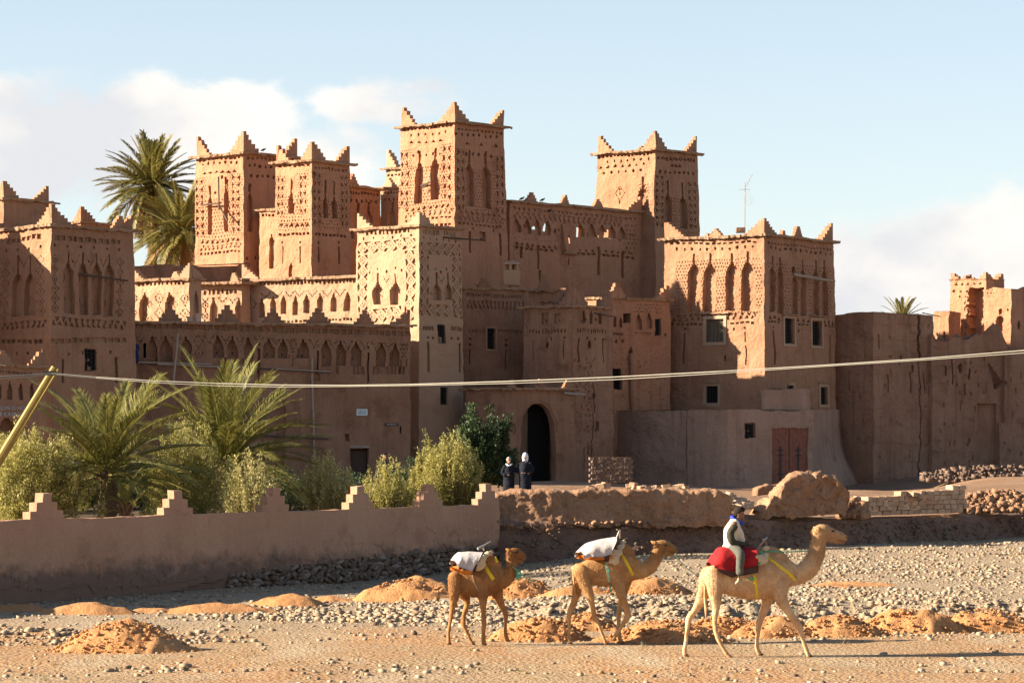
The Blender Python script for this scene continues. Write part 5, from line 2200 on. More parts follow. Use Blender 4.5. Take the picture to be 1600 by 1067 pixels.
def scatter(name, P_, S_, mat, flat=.7, kind='stuff', smooth=False, seed=1, shapes=None):
    """many small stones in one mesh"""
    r = np.random.default_rng(seed)
    n = len(P_)
    idx = r.integers(0, 6, n)
    Vs, Fs = [], []
    base = 0
    for k in range(6):
        sel = np.nonzero(idx == k)[0]
        if not len(sel): continue
        v, fs = (shapes or sm)[k][1], (shapes or sm)[k][2]
        a = r.random(len(sel)) * 6.283
        tilt = (r.random((len(sel), 2)) - .5) * .9
        ca, sa = np.cos(a), np.sin(a)
        X = v[None, :, 0] * ca[:, None] - v[None, :, 1] * sa[:, None]
        Y = v[None, :, 0] * sa[:, None] + v[None, :, 1] * ca[:, None]
        Z = v[None, :, 2] * flat + X * tilt[:, :1] * .4 + Y * tilt[:, 1:] * .4
        W = np.stack([X, Y, Z], -1) * S_[sel][:, None, None] + P_[sel][:, None, :]
        Vs.append(W.reshape(-1, 3))
        Fs.append((fs[None] + (np.arange(len(sel)) * len(v))[:, None, None]).reshape(-1, 3) + base)
        base += len(sel) * len(v)
    return quads_mesh(name, np.concatenate(Vs), np.concatenate(Fs), mat)


def chunk(k):
    r = np.random.default_rng(300 + k)
    v = np.array([(x, y, z) for x in (-1, 1) for y in (-1, 1) for z in (-1, 1)], float) * (.9, .6 + .3 * r.random(), .45 + .3 * r.random())
    v += (r.random((8, 3)) - .5) * .5
    fs = [(0, 1, 3), (0, 3, 2), (4, 6, 7), (4, 7, 5), (0, 4, 5), (0, 5, 1), (2, 3, 7), (2, 7, 6), (0, 2, 6), (0, 6, 4), (1, 5, 7), (1, 7, 3)]
    return None, v, np.array(fs)


chunks = [chunk(k) for k in range(6)]


def heap(name, label, x0, x1, ytop, ybot, Y, n, smin, smax, mat, seed):
    r = np.random.default_rng(seed)
    P_, S_ = [], []
    for _ in range(n):
        k = r.random()
        x = x0 + (x1 - x0) * k
        yt = np.interp(k, np.linspace(0, 1, len(ytop)), ytop)
        y = yt + (ybot - yt) * r.random() ** .8
        YY = Y + (y - yt) / max(1, ybot - yt) * -.5 + r.random() * .3
        P_.append(at(x, y, YY))
        S_.append(smin + (smax - smin) * r.random() ** 2)
    o = scatter(name, np.array([tuple(p) for p in P_]), np.array(S_), mat, 1.0, seed=seed, shapes=chunks)
    return tag(o, label, 'rubble', kind='stuff')


heap('rubble', 'sunlit rubble left of the ruined stump', 1138, 1172, (768, 774, 784, 790), 792, 94.5, 120, .06, .17, M['mud_brick2'], 5)
heap('rubble', 'rubble heap at the right end of the brick wall', 1498, 1640, (775, 768, 764, 770, 762), 800, 101.5, 1300, .03, .14, M['bank_adobe'], 6)
heap('rubble', 'dark rubble at the left end of the brick wall', 1312, 1352, (776, 780, 783), 806, 96.6, 200, .06, .2, M['bank_adobe'], 7)
MB().tube([at(1472, 778, 100), at(1486, 762, 100.5)], .05, 6).build('broken_beam', M['wood_grey'])
tag(bpy.data.objects['broken_beam'], 'short broken beam sticking out of the rubble', 'beam')
heap('rubble', 'dark brushwood and rubble under the ruined wall', 1440, 1640, (738, 728, 724, 730), 752, 138, 420, .05, .16, M['dark_brick'], 8)

# stones bedded in the dark face of the bank
r = np.random.default_rng(11)
n = 2600
k = r.random(n)
si = (k * (len(SEG) - 1)).astype(int)
ri = (r.random(n) ** 1.1 * (rows - 2)).astype(int)
Pb = G2[ri, si] + np.array([0, -.02, 0]) + (r.random((n, 3)) - .5) * .06
tag(scatter('bank_stones', Pb, .03 + .09 * r.random(n) ** 3, M['cobble'], .8, seed=12), 'stones bedded in the dark face of the river bank', kind='stuff')
# a line of rounder stones under the adobe wall
n = 90
X = np.linspace(-.6, 7.0, n)
Pb = np.stack([X + r.normal(size=n) * .05, np.interp(X, [-.41, 6.9], [91.2, 93.0]) + .02 + r.normal(size=n) * .04, 1.50 + r.normal(size=n) * .08], 1)
tag(scatter('footing_stones', Pb, .04 + .09 * r.random(n), M['bank_adobe'], .8, seed=13), 'rounded stones in a line under the bank wall', kind='stuff')

# ------------------------------------------------------------------ orange earth heaps
MOUNDS = [  # x, base y, width px, height px, clods
    (18, 955, 95, 16, 0), (132, 960, 120, 24, 0), (232, 958, 70, 12, 0), (335, 958, 150, 22, 0), (452, 947, 90, 25, 0), (513, 939, 62, 13, 0), (636, 938, 130, 30, 1),
    (188, 1018, 165, 42, 1), (815, 934, 90, 28, 1), (893, 930, 100, 22, 0), (1015, 928, 110, 22, 1), (1335, 914, 110, 12, 0),
    (845, 1000, 120, 32, 1), (918, 985, 80, 24, 1), (1040, 1003, 150, 30, 1), (1130, 993, 120, 26, 1), (1215, 995, 110, 28, 1), (1310, 993, 120, 28, 1), (1425, 988, 130, 32, 1), (1545, 985, 140, 30, 1),
]
MLAB = ['low smooth orange mound at the left frame edge below the garden wall', 'broad smooth orange mound below the first wall merlon', 'small low orange mound between two broad ones', 'longest smooth orange mound in front of the garden wall',
        'rounded orange mound in front of the cobble footing', 'smallest orange mound, just right of the rounded one', 'cloddy orange mound just left of the smallest camel', 'big pile of orange clods in the left foreground',
        'orange mound behind the head of the smallest camel', 'orange mound behind the tail of the middle camel', 'orange mound beyond the neck of the middle camel', 'very low orange mound right of the leading camel neck',
        'cloddy orange mound right of the smallest camel feet', 'orange mound behind the middle camel hind legs', 'orange mound between the middle and the leading camel', 'orange mound behind the leading camel hind legs',
        'orange mound behind the leading camel belly', 'orange mound right of the leading camel front legs', 'second last orange mound at right', 'rightmost orange mound at the frame edge']
for i, (x, y, w, h, cl) in enumerate(MOUNDS):
    zg = 0.0
    for _ in range(4):
        Y = (CZ - zg) * F / (y - HZ)
        X = (x - 800) / F * Y
        zg = float(bed_z(np.array([X]), np.array([Y + .5]))[0])
    s_ = F / Y
    rx, hz = w / s_ / 2 * 1.4, h / s_ * (1.1 if cl else .82)
    ry = max(rx * .62, .6)
    n1 = 46
    g = np.linspace(-1.15, 1.15, n1)
    A_, B_ = np.meshgrid(g, g)
    rr = (A_ + .25 * fbm(A_, B_, .5, i + 2.2)) ** 2 + (B_ + .2 * fbm(A_, B_, .5, i + 7.7)) ** 2
    Wx, Wy = X + A_ * rx, Y + .4 + B_ * ry
    nz_ = fbm(Wx, Wy, .9, i * 3.1) * .35
    prof = np.clip(1 - rr * (1 + .4 * nz_), -.3, 1)
    hgt_ = hz * np.where(prof > 0, prof ** 1.25, prof) * (1 + .5 * nz_)
    hgt_ += (.07 if cl else .025) * fbm(Wx, Wy, .3, i) + (.05 if cl else .015) * fbm(Wx, Wy, .13, i + 5) + (.02 if cl else .006) * fbm(Wx, Wy, .07, i + 7)
    Z = bed_z(Wx, Wy) + hgt_ - .04
    V = np.stack([Wx, Wy, Z], -1).reshape(-1, 3)
    I = np.arange(n1 * n1).reshape(n1, n1)
    Q = np.stack([I[:-1, :-1], I[:-1, 1:], I[1:, 1:], I[1:, :-1]], -1).reshape(-1, 4)
    me_o = quads_mesh('earth_mound', V, Q, M['orange_earth'], None, not cl)
    tag(me_o, MLAB[i], 'mound', 'orange earth mounds on the river bed')
    if cl:
        k = int(120 + 5 * w)
        rr_ = np.random.default_rng(i + 60)
        a = rr_.random(k) * 6.283
        q = np.sqrt(rr_.random(k)) * 1.1
        cx, cy = X + np.cos(a) * q * rx, Y + .4 + np.sin(a) * q * ry
        pz = bed_z(cx, cy) + hz * np.clip(1 - q ** 2, 0, 1) ** 1.25 + .0
        c = scatter('clods', np.stack([cx, cy, pz], 1), .012 + .055 * rr_.random(k) ** 5, M['orange_earth'], .8, seed=i)
        c.parent = me_o
        c.matrix_parent_inverse = pworld(me_o).inverted()
        c['kind'] = 'stuff'

# ------------------------------------------------------------------ gravel
M['gravel'] = None


def gravel_material(name, cols):
    m, N, L, b = pmat(name, cols[0], .92, .2)
    geo = N.new('ShaderNodeNewGeometry')
    rmp = N.new('ShaderNodeValToRGB')
    el = rmp.color_ramp.elements
    el[0].color = (*cols[0], 1)
    el[1].color = (*cols[-1], 1)
    for i, c in enumerate(cols[1:-1]):
        x = el.new((i + 1) / (len(cols) - 1))
        x.color = (*c, 1)
    L.new(geo.outputs['Random Per Island'], rmp.inputs[0])
    L.new(rmp.outputs[0], b.inputs['Base Color'])
    return m


M['gravel'] = gravel_material('river_gravel', [(.13, .085, .06), (.28, .205, .135), (.34, .265, .185), (.20, .14, .09), (.38, .30, .21), (.30, .185, .10)])
r = np.random.default_rng(21)
mixed = [chunks[0], sm[1], chunks[2], chunks[3], sm[4], chunks[5]]


def gravel(name, label, n, x0, x1, y0, y1, fn, smin, smax, seed, pw=4):
    X = x0 + (x1 - x0) * r.random(n)
    Y = y0 + (y1 - y0) * r.random(n)
    keep = (abs(X) < Y * .2) & (Y < bank_y(X) - .3) & (r.random(n) < fn(X, Y))
    X, Y = X[keep], Y[keep]
    S_ = smin + (smax - smin) * r.random(len(X)) ** pw
    Z = bed_z(X, Y) + S_ * .25
    return tag(scatter(name, np.stack([X, Y, Z], 1), S_, M['gravel'], .75, seed=seed, shapes=mixed), label, kind='stuff')


def dens(X, Y):
    p = .35 + .9 * fbm(X, Y, 2.2, 40) + .35 * fbm(X, Y, .7, 41)
    p = np.where((Y > 62), p + .35, p)
    p *= 1 - .93 * np.exp(-((Y - 55.5) / 2.6) ** 2)
    p = np.where(Y < 58, p * .3, p)
    sand = np.exp(-((Y - 62 + X * .25) / 2.6) ** 2) * (X < 2)
    p *= 1 - .85 * sand
    p += .25 * np.exp(-((Y - 50.5) / .8) ** 2)
    return np.clip(p, .03, 1)


def ridge(X, Y):
    e1 = 65.3 + 1.2 * fbm(X, Y * 0, 5.0, 3) - .05 * X
    a = np.exp(-((Y - e1 - .7) / 1.0) ** 2) * np.clip((X + 4) / 4, 0, 1)
    b_ = np.exp(-((Y - 59.2 - 1.2 * fbm(X, Y * 0, 2.2, 63)) / 1.1) ** 2) * np.clip((-X - 5) / 3, 0, 1)
    c = .9 * np.exp(-((Y - 66 + .2 * X) / 2.5) ** 2) * np.clip(1 - abs(X + 2) / 6, 0, 1)
    d_ = .35 * np.exp(-((Y - 51.0 - 1.2 * fbm(X, Y * 0, 2.5, 61)) / .45) ** 2) * (X < 1) * np.clip(.3 + 2 * fbm(X, Y * 0, 1.5, 62), 0, 1)
    return np.clip(a + b_ + c + d_, 0, 1)


gravel('gravel', 'loose gravel over the river bed', 80000, -20, 24, 46, 103, dens, .012, .07, 3, 3)
gravel('pebble_ridges', 'bigger stones along the little scarps of the river bed', 60000, -16, 22, 48, 76, ridge, .022, .095, 4, 2.5)

# a few dry weeds and twigs among the stones
M['dry_weed'] = plain('dry_weeds', (.30, .23, .11), .9, .3)
r = np.random.default_rng(77)
VV = []
for i in range(130):
    y_ = r.uniform(47, 92)
    x_ = r.uniform(-.19, .19) * y_
    if y_ > float(bank_y(x_)) - 1.0:
        continue
    z_ = float(bed_z(np.array([x_]), np.array([y_]))[0])
    for j in range(14):
        a = r.random() * 6.283
        l_ = r.uniform(.05, .16)
        b0 = np.array([x_ + r.normal() * .04, y_ + r.normal() * .04, z_])
        tp = b0 + np.array([math.cos(a) * l_ * .8, math.sin(a) * l_ * .8, l_ * r.uniform(.4, 1.1)])
        w_ = np.array([-math.sin(a), math.cos(a), 0]) * .005
        VV += [b0 - w_, b0 + w_, tp]
VV = np.array(VV)
tag(quads_mesh('dry_weeds', VV, np.arange(len(VV)).reshape(-1, 3), M['dry_weed']), 'dry weeds scattered among the stones', kind='stuff')

# ================================================================== plants
def leaf_material(name, c1, c2, trans=.35):
    m = bpy.data.materials.new(name)
    m.use_nodes = True
    N, L = m.node_tree.nodes, m.node_tree.links
    b = N['Principled BSDF']
    b.inputs['Roughness'].default_value = .55
    b.inputs['Specular IOR Level'].default_value = .35
    geo = N.new('ShaderNodeNewGeometry')
    mx = N.new('ShaderNodeMix')
    mx.data_type = 'RGBA'
    mx.inputs['A'].default_value = (*c1, 1)
    mx.inputs['B'].default_value = (*c2, 1)
    L.new(geo.outputs['Random Per Island'], mx.inputs['Factor'])
    L.new(mx.outputs['Result'], b.inputs['Base Color'])
    tr = N.new('ShaderNodeBsdfTranslucent')
    L.new(mx.outputs['Result'], tr.inputs['Color'])
    ms = N.new('ShaderNodeMixShader')
    ms.inputs[0].default_value = trans
    L.new(b.outputs[0], ms.inputs[1])
    L.new(tr.outputs[0], ms.inputs[2])
    L.new(ms.outputs[0], N['Material Output'].inputs[0])
    return m


M['palm_leaf'] = leaf_material('palm_leaflets', (.11, .115, .025), (.30, .26, .07))
M['palm_leaf_far'] = leaf_material('tall_palm_leaflets', (.09, .10, .025), (.38, .30, .085))
M['palm_dry'] = leaf_material('dry_palm_leaflets', (.24, .14, .045), (.34, .21, .08))
M['olive_leaf'] = leaf_material('olive_leaves', (.17, .165, .035), (.52, .45, .15), .4)
M['olive_pale'] = leaf_material('pale_olive_leaves', (.26, .24, .08), (.56, .48, .21), .35)
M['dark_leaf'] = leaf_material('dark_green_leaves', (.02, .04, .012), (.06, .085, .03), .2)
M['bark'] = plain('rough_bark', (0.14, 0.095, 0.06), .95, .4, 20, bump=.8)
M['rachis'] = plain('palm_midrib', (.30, .24, .09), .7, .2)


def frond_mesh(name, L, n, leaf, droop, mat, seed, width=.03, vee=.5, stem=.12):
    """one feather leaf lying along +X, arching down. Leaflets as narrow folded blades"""
    r = np.random.default_rng(seed)
    ts = np.linspace(0, 1, 15)
    pts = [Vector((L * t * (1 - .12 * droop * t), 0, -droop * L * .5 * t ** 2.2)) for t in ts]
    mb = MB()
    mb.tube(pts, [.028 * (1 - .85 * t) + .004 for t in ts], 5)
    nst = len(mb.f)

    def P(t):
        k = t * 14
        i = min(13, int(k))
        return pts[i].lerp(pts[i + 1], k - i)
    for i in range(n):
        t = stem + (1 - stem) * (i + .5) / n
        p = P(t)
        q = (P(min(1, t + .02)) - P(max(0, t - .02))).normalized()
        ll = leaf * (math.sin(math.pi * (.12 + .80 * t)) ** .6) * (.85 + .3 * r.random())
        for sd in (-1, 1):
            a = R(56 - 26 * t) + r.normal() * .13
            side = Vector((0, sd, 0))
            up = q.cross(side) * sd
            if up.z < 0: up = -up
            dr = (q * math.cos(a) + side * math.sin(a) * math.cos(vee + r.normal() * .12) + up * math.sin(a) * math.sin(vee)).normalized()
            w = width * (.8 + .4 * r.random())
            wd = dr.cross(up).normalized() * w * .5
            mid = p + dr * ll * .45
            tip = p + dr * ll + Vector((0, 0, -.16 * ll * (1 + r.random())))
            mb.add([p - wd * .5, p + wd * .5, mid + wd, tip, mid - wd], [(0, 1, 2, 4), (4, 2, 3)])
    me = bpy.data.meshes.new(name)
    me.from_pydata(mb.v, [], mb.f)
    me.materials.append(mat)
    return me


FR = {
    'young': [frond_mesh('frond', 3.1, 70, .56, d_, M['palm_leaf'], 3 + i, .027, .45) for i, d_ in enumerate((.45, .7, 1.0, .6))],
    'tall': [frond_mesh('frond', 3.3, 64, .58, d_, M['palm_leaf_far'], 13 + i, .055, .4) for i, d_ in enumerate((.35, .6, .9, .5))],
    'dry': [frond_mesh('frond', 2.9, 46, .42, d_, M['palm_dry'], 23 + i, .040, .2) for i, d_ in enumerate((.8, 1.0))],
}


def palm(name, label, base, top, spec, scale=1.0, trunk_r=.2, seed=0, group=None):
    """spec: list of (azimuth degrees, elevation degrees, kind, variant, scale)"""
    r = random.Random(seed)
    root = empty(name, base, label, 'palm', group)
    base, top = Vector(base), Vector(top)
    n = 14
    pts = [base.lerp(top, i / n) for i in range(n + 1)]
    mb = MB()
    mb.tube(pts, [trunk_r * (1.25 - .25 * i / n) * (1 + (.10 if i % 2 else -.06)) for i in range(n + 1)], 12)
    mb.build('trunk', M['bark'], root, noise=.5)
    # leaf bases
    m2 = MB()
    for i in range(40):
        a = i * 2.4
        z = -.9 * (i / 40.0)
        d_ = Vector((math.cos(a), math.sin(a), 0))
        p = top + Vector((0, 0, z)) + d_ * trunk_r * .8
        m2.tube([p, p + d_ * .16 + Vector((0, 0, .26))], [.055, .02], 4)
    tag(m2.build('leaf_bases', M['bark'], root), kind='stuff')
    for (az, el, kind, va, sc) in spec:
        me = FR[kind][va % len(FR[kind])]
        o = bpy.data.objects.new('frond', me)
        COL.objects.link(o)
        o.parent = root
        o.matrix_parent_inverse = pworld(root).inverted()
        o.location = top + Vector((math.cos(R(az)) * trunk_r * .5, math.sin(R(az)) * trunk_r * .5, r.uniform(-.2, .15)))
        o.rotation_euler = (r.uniform(-.35, .35), -R(el), R(az))
        o.scale = (sc * scale,) * 3
    return root


def spiral(n, e0, e1, kinds, s0=1.0, s1=1.0, seed=1, e_pow=1.0):
    r = random.Random(seed)
    out = []
    for i in range(n):
        k = i / (n - 1)
        out.append((i * 137.5 + r.uniform(-12, 12), e0 + (e1 - e0) * k ** e_pow + r.uniform(-7, 7), kinds(k, r), r.randrange(4), (s0 + (s1 - s0) * k) * r.uniform(.9, 1.1)))
    return out


young = lambda k, r: 'young'
p = at(168, 790, 80.5); p.z = 1.5
palm('date_palm', 'young palm with short shaggy trunk behind the garden wall, left one', p, at(166, 738, 80.5), spiral(62, 84, -14, young, 1.02, .84, 4), 1.0, .24, 4)
p = at(352, 790, 88); p.z = 1.6
palm('date_palm', 'taller upright young palm behind the garden wall, right one', p, at(350, 722, 88), spiral(64, 86, -4, young, 1.14, .95, 5), 1.0, .22, 5)
p = at(196, 800, 78.5); p.z = 1.5
palm('small_palm', 'small low palm tuft at the foot of the left young palm', p, at(196, 790, 78.5), spiral(14, 80, 10, young, .33, .3, 6), 1.0, .08, 6)


def tallk(k, r):
    return 'dry' if k > .66 and r.random() < .85 else 'tall'


p = at(240, 430, 168)
palm('date_palm', 'tallest date palm behind the kasbah with drooping brown lower fronds', Vector((p.x, p.y, 2.3)), at(238, 292, 168), spiral(130, 88, -74, tallk, 1.0, 1.0, 7, .85), 1.0, .26, 7)
palm('date_palm', 'shorter palm crown tucked between the tallest palm and the left tower', Vector((at(292, 400, 160).x, 160, 2.3)), at(284, 364, 160), spiral(100, 88, -66, tallk, 1.0, 1.0, 8, .8), 1.0, .26, 8)
p = at(1409, 498, 176)
palm('date_palm', 'palm crown just showing over the old wall at the right', Vector((p.x, p.y, 2.3)), at(1409, 500, 176), spiral(34, 85, -30, tallk, .52, .60, 9), .95, .22, 9)


def leafy_bush(name, label, cx, ybase, w, h, Y, n_sh, mat, seed, shape='fan', leaf=.06, dens_=40, cat='shrub', zb=None, lw=.32):
    """many upright shoots set with small leaves; w, h in photo px"""
    r = np.random.default_rng(seed)
    s_ = F / Y
    base = at(cx, ybase, Y)
    if zb is not None:
        base.z = zb
    W, H = w / s_ / 2, (at(cx, ybase - h, Y).z - base.z)
    root = empty(name, base, label, cat)
    stems = MB()
    LV, LQ = [], []
    c = 0
    for i in range(n_sh):
        a = r.random() * 6.283
        q = math.sqrt(r.random())
        if shape == 'fan':
            tx, ty = math.cos(a) * q * W, math.sin(a) * q * W * .8
            hh = H * (1 - .5 * q ** 2) * (.5 + .5 * r.random() ** .7)
            bx, by = tx * .25, ty * .25
            z0 = 0
        elif shape == 'spire':
            tx, ty = math.cos(a) * q * W, math.sin(a) * q * W * .8
            hh = H * (1 - .8 * q ** .8) * (.75 + .25 * r.random())
            bx, by = tx * .5, ty * .5
            z0 = 0
        else:
            # ball
            z_ = r.random() * 2 - 1
            q2 = math.sqrt(1 - z_ * z_)
            lump = (1 + .18 * math.sin(a * 3 + seed) + .12 * math.sin(a * 7 + z_ * 5)) * (.72 + .42 * r.random() ** 2)
            tx, ty = math.cos(a) * q2 * W * lump, math.sin(a) * q2 * W * .8 * lump
            hh = H * (.55 + .45 * z_ * lump)
            bx, by = tx * .45, ty * .45
            z0 = hh * .55
            if i % 5 == 0 and z_ > -.2:
                bx, by, z0 = tx * .85, ty * .85, hh * .9        # upright leader breaking the outline
                tx, ty, hh = tx * .95, ty * .95, hh + H * (.12 + .22 * r.random())
        P0 = np.array([bx, by, z0])
        P1 = np.array([tx, ty, max(hh, .1)])
        mid = (P0 + P1) / 2 + np.array([(tx - bx) * .25, (ty - by) * .25, 0]) + r.normal(size=3) * .05
        m_ = int(dens_ * 1.9 * (.6 + .8 * r.random()))
        t = r.random(m_) ** .75
        if shape == 'ball': t = .35 + .65 * t
        C = ((1 - t) ** 2)[:, None] * P0 + (2 * t * (1 - t))[:, None] * mid + (t ** 2)[:, None] * P1
        C += r.normal(size=(m_, 3)) * (.030 + .045 * (shape == 'ball'))
        dr = r.normal(size=(m_, 3)) * .8 + np.array([tx * .4, ty * .4, 1.0])
        dr /= np.linalg.norm(dr, axis=1)[:, None]
        sd = np.cross(dr, r.normal(size=(m_, 3)))
        sd /= np.linalg.norm(sd, axis=1)[:, None]
        l_ = 1.15 * leaf * (.6 + .8 * r.random(m_))[:, None]
        w_ = l_ * lw
        q4 = np.stack([C, C + dr * l_ * .5 + sd * w_ * .5, C + dr * l_, C + dr * l_ * .5 - sd * w_ * .5], 1)
        LV.append(q4.reshape(-1, 3))
        if i % 4 == 0 and shape != 'ball' or i % 14 == 0:
            B0 = base + Vector(P0)
            stems.tube([B0, base + Vector(mid), base + Vector(P0 * .1 + P1 * .9)], [.018, .012, .005], 4, False)
        if shape == 'ball' and i % 14 == 0:
            stems.tube([base, base + Vector((0, 0, H * .3)), base + Vector(P0)], [.05, .035, .015], 4, False)
    V = np.concatenate(LV) + np.array(base)
    quads_mesh('crown', V, np.arange(len(V)).reshape(-1, 4), mat, root)
    tag(stems.build('stems', M['bark'], root), kind='stuff')
    return root


leafy_bush('olive_bush', 'broad green olive bush at the left edge behind the garden wall', 48, 812, 160, 118, 78.5, 460, M['olive_leaf'], 1, 'ball', .075, 44, zb=1.5)
leafy_bush('olive_bush', 'upper back shoot of olive rising beside the leaning pole', 62, 790, 74, 112, 80.5, 130, M['olive_leaf'], 12, 'fan', .075, 44, zb=1.5)
leafy_bush('olive_bush', 'rounded olive bush between the two young palms and the second wall merlon', 290, 806, 116, 112, 82.5, 420, M['olive_leaf'], 2, 'ball', .07, 42, zb=1.5)
leafy_bush('olive_bush', 'sparse pale bush with a tall spire right of the taller palm', 388, 806, 96, 120, 85.5, 95, M['olive_pale'], 3, 'fan', .07, 60, zb=1.55)
leafy_bush('olive_bush', 'pale fan shaped bush right of the third wall merlon', 508, 804, 104, 106, 88.5, 150, M['olive_pale'], 4, 'fan', .07, 60, zb=1.6)
leafy_bush('olive_bush', 'darker bush in front of the small dark doorway', 606, 800, 92, 92, 92.5, 120, M['olive_leaf'], 5, 'fan', .07, 55, zb=1.7)
leafy_bush('olive_bush', 'tallest olive bush, left part with a high spire beside the gateway', 664, 800, 70, 150, 94.2, 150, M['olive_leaf'], 6, 'spire', .075, 70, zb=1.8)
leafy_bush('olive_bush', 'largest olive bush, bright green, right of the spired one', 708, 800, 98, 134, 93.6, 300, M['olive_leaf'], 7, 'fan', .075, 66, zb=1.8)
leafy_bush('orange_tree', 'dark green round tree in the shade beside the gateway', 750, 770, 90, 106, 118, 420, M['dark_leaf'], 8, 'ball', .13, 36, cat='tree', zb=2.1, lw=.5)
leafy_bush('low_shrub', 'low green shrub at the foot of the left palm', 240, 812, 60, 36, 80.5, 90, M['olive_leaf'], 9, 'fan', .06, 30, zb=1.5)
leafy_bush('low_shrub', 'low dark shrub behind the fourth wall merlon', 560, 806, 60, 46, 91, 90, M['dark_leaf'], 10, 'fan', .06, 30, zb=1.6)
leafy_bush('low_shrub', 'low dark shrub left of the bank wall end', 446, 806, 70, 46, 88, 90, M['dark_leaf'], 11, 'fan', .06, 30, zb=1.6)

# ------------------------------------------------------------------ leaning pole and cable
M['bamboo'] = plain('yellow_bamboo_pole', (.27, .19, .05), .5, .25, 6)
M['cable'] = plain('pale_cable', (.34, .32, .27), .6, .05)
pole = empty('leaning_pole', at(-12, 735, 76), 'leaning yellow bamboo pole that carries the cable at the left edge', 'pole')
a, c = at(-30, 765, 76), at(85, 574, 76.6)
MB().tube([a.lerp(c, i / 9) for i in range(10)], [.115 - .003 * i for i in range(10)], 10).build('shaft', M['bamboo'], pole)
a2, c2 = at(-22, 762, 76.4), at(91, 577, 76.9)
MB().tube([a2, c2], [.05, .04], 6).build('brace', M['bamboo'], pole)
MB().box(at(78, 583, 76.2), (.34, .2, .12)).build('clamp', M['iron'], pole)
pts = []
for (x, y, Y) in ((-150, 594, 66), (0, 588, 72), (40, 585.5, 74), (80, 583, 76), (150, 589, 76), (240, 595, 75.5), (340, 599, 75), (440, 601.5, 74), (540, 602, 73), (640, 600.5, 72), (800, 595.5, 70), (960, 589, 68.5), (1120, 580.5, 67), (1280, 571, 66), (1440, 560.5, 65), (1600, 547.5, 64), (1800, 528, 62), (2300, 470, 58), (3000, 380, 54)):
    pts.append(at(x, y, Y))
cab = empty('overhead_cable', pts[3], 'pale sagging overhead cable running across the whole view', 'cable')
MB().tube(pts, .0115, 6, False).build('cable', M['cable'], cab)
MB().tube([p + Vector((0, 0, -.045 - .02 * math.sin(i * 1.3))) for i, p in enumerate(pts)], .008, 5, False).build('cable', M['cable'], cab)

# birds on the back wing
M['bird'] = plain('dark_feathers', (.03, .03, .035), .7, .3)
for (x, y, lab) in ((815, 311, 'dark bird perched on the back wing roof, left one'), (847, 313, 'dark bird perched on the back wing roof, right one'), (858, 330, 'dark bird clinging under the back wing cornice'), (411, 235, 'dark bird on the cornice of the leftmost high tower')):
    Y = 151 if x > 500 else 151.5
    p = at(x, y, Y)
    m = MB()
    m.tube([p + Vector((-.14, 0, -.05)), p + Vector((-.05, 0, 0)), p + Vector((.04, 0, .04)), p + Vector((.10, 0, .05)), p + Vector((.12, 0, .10)), p + Vector((.17, 0, .10))], [.015, .05, .06, .04, .035, .008], 7)
    m.tube([p + Vector((.02, 0, 0)), p + Vector((.02, 0, -.1))], .01, 4)
    tag(m.build('bird', M['bird']), lab, 'bird', 'birds on the kasbah roofs')

# back row of garden greenery in front of the gallery, half in shade
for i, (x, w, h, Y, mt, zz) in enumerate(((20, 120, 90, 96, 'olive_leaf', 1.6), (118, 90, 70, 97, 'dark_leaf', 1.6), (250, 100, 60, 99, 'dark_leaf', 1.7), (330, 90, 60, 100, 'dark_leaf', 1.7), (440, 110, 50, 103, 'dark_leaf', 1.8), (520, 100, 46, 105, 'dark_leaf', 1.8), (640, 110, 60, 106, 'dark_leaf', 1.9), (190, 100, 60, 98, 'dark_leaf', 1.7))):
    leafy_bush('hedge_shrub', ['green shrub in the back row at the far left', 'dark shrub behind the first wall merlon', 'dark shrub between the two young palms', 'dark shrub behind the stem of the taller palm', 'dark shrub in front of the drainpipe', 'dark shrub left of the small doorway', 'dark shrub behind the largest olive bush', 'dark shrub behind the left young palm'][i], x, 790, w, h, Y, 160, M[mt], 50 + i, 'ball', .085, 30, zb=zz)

# ================================================================== animals and people
def smooth_chain(nodes, k=4):
    """Catmull-Rom through (x, y, z, r, squash) nodes"""
    A = np.array(nodes, float)
    A = np.concatenate([[2 * A[0] - A[1]], A, [2 * A[-1] - A[-2]]])
    out = []
    for i in range(1, len(A) - 2):
        for j in range(k):
            t = j / k
            p0, p1, p2, p3 = A[i - 1], A[i], A[i + 1], A[i + 2]
            out.append(.5 * (2 * p1 + (p2 - p0) * t + (2 * p0 - 5 * p1 + 4 * p2 - p3) * t * t + (3 * p1 - p0 - 3 * p2 + p3) * t ** 3))
    out.append(A[-2])
    return np.array(out)


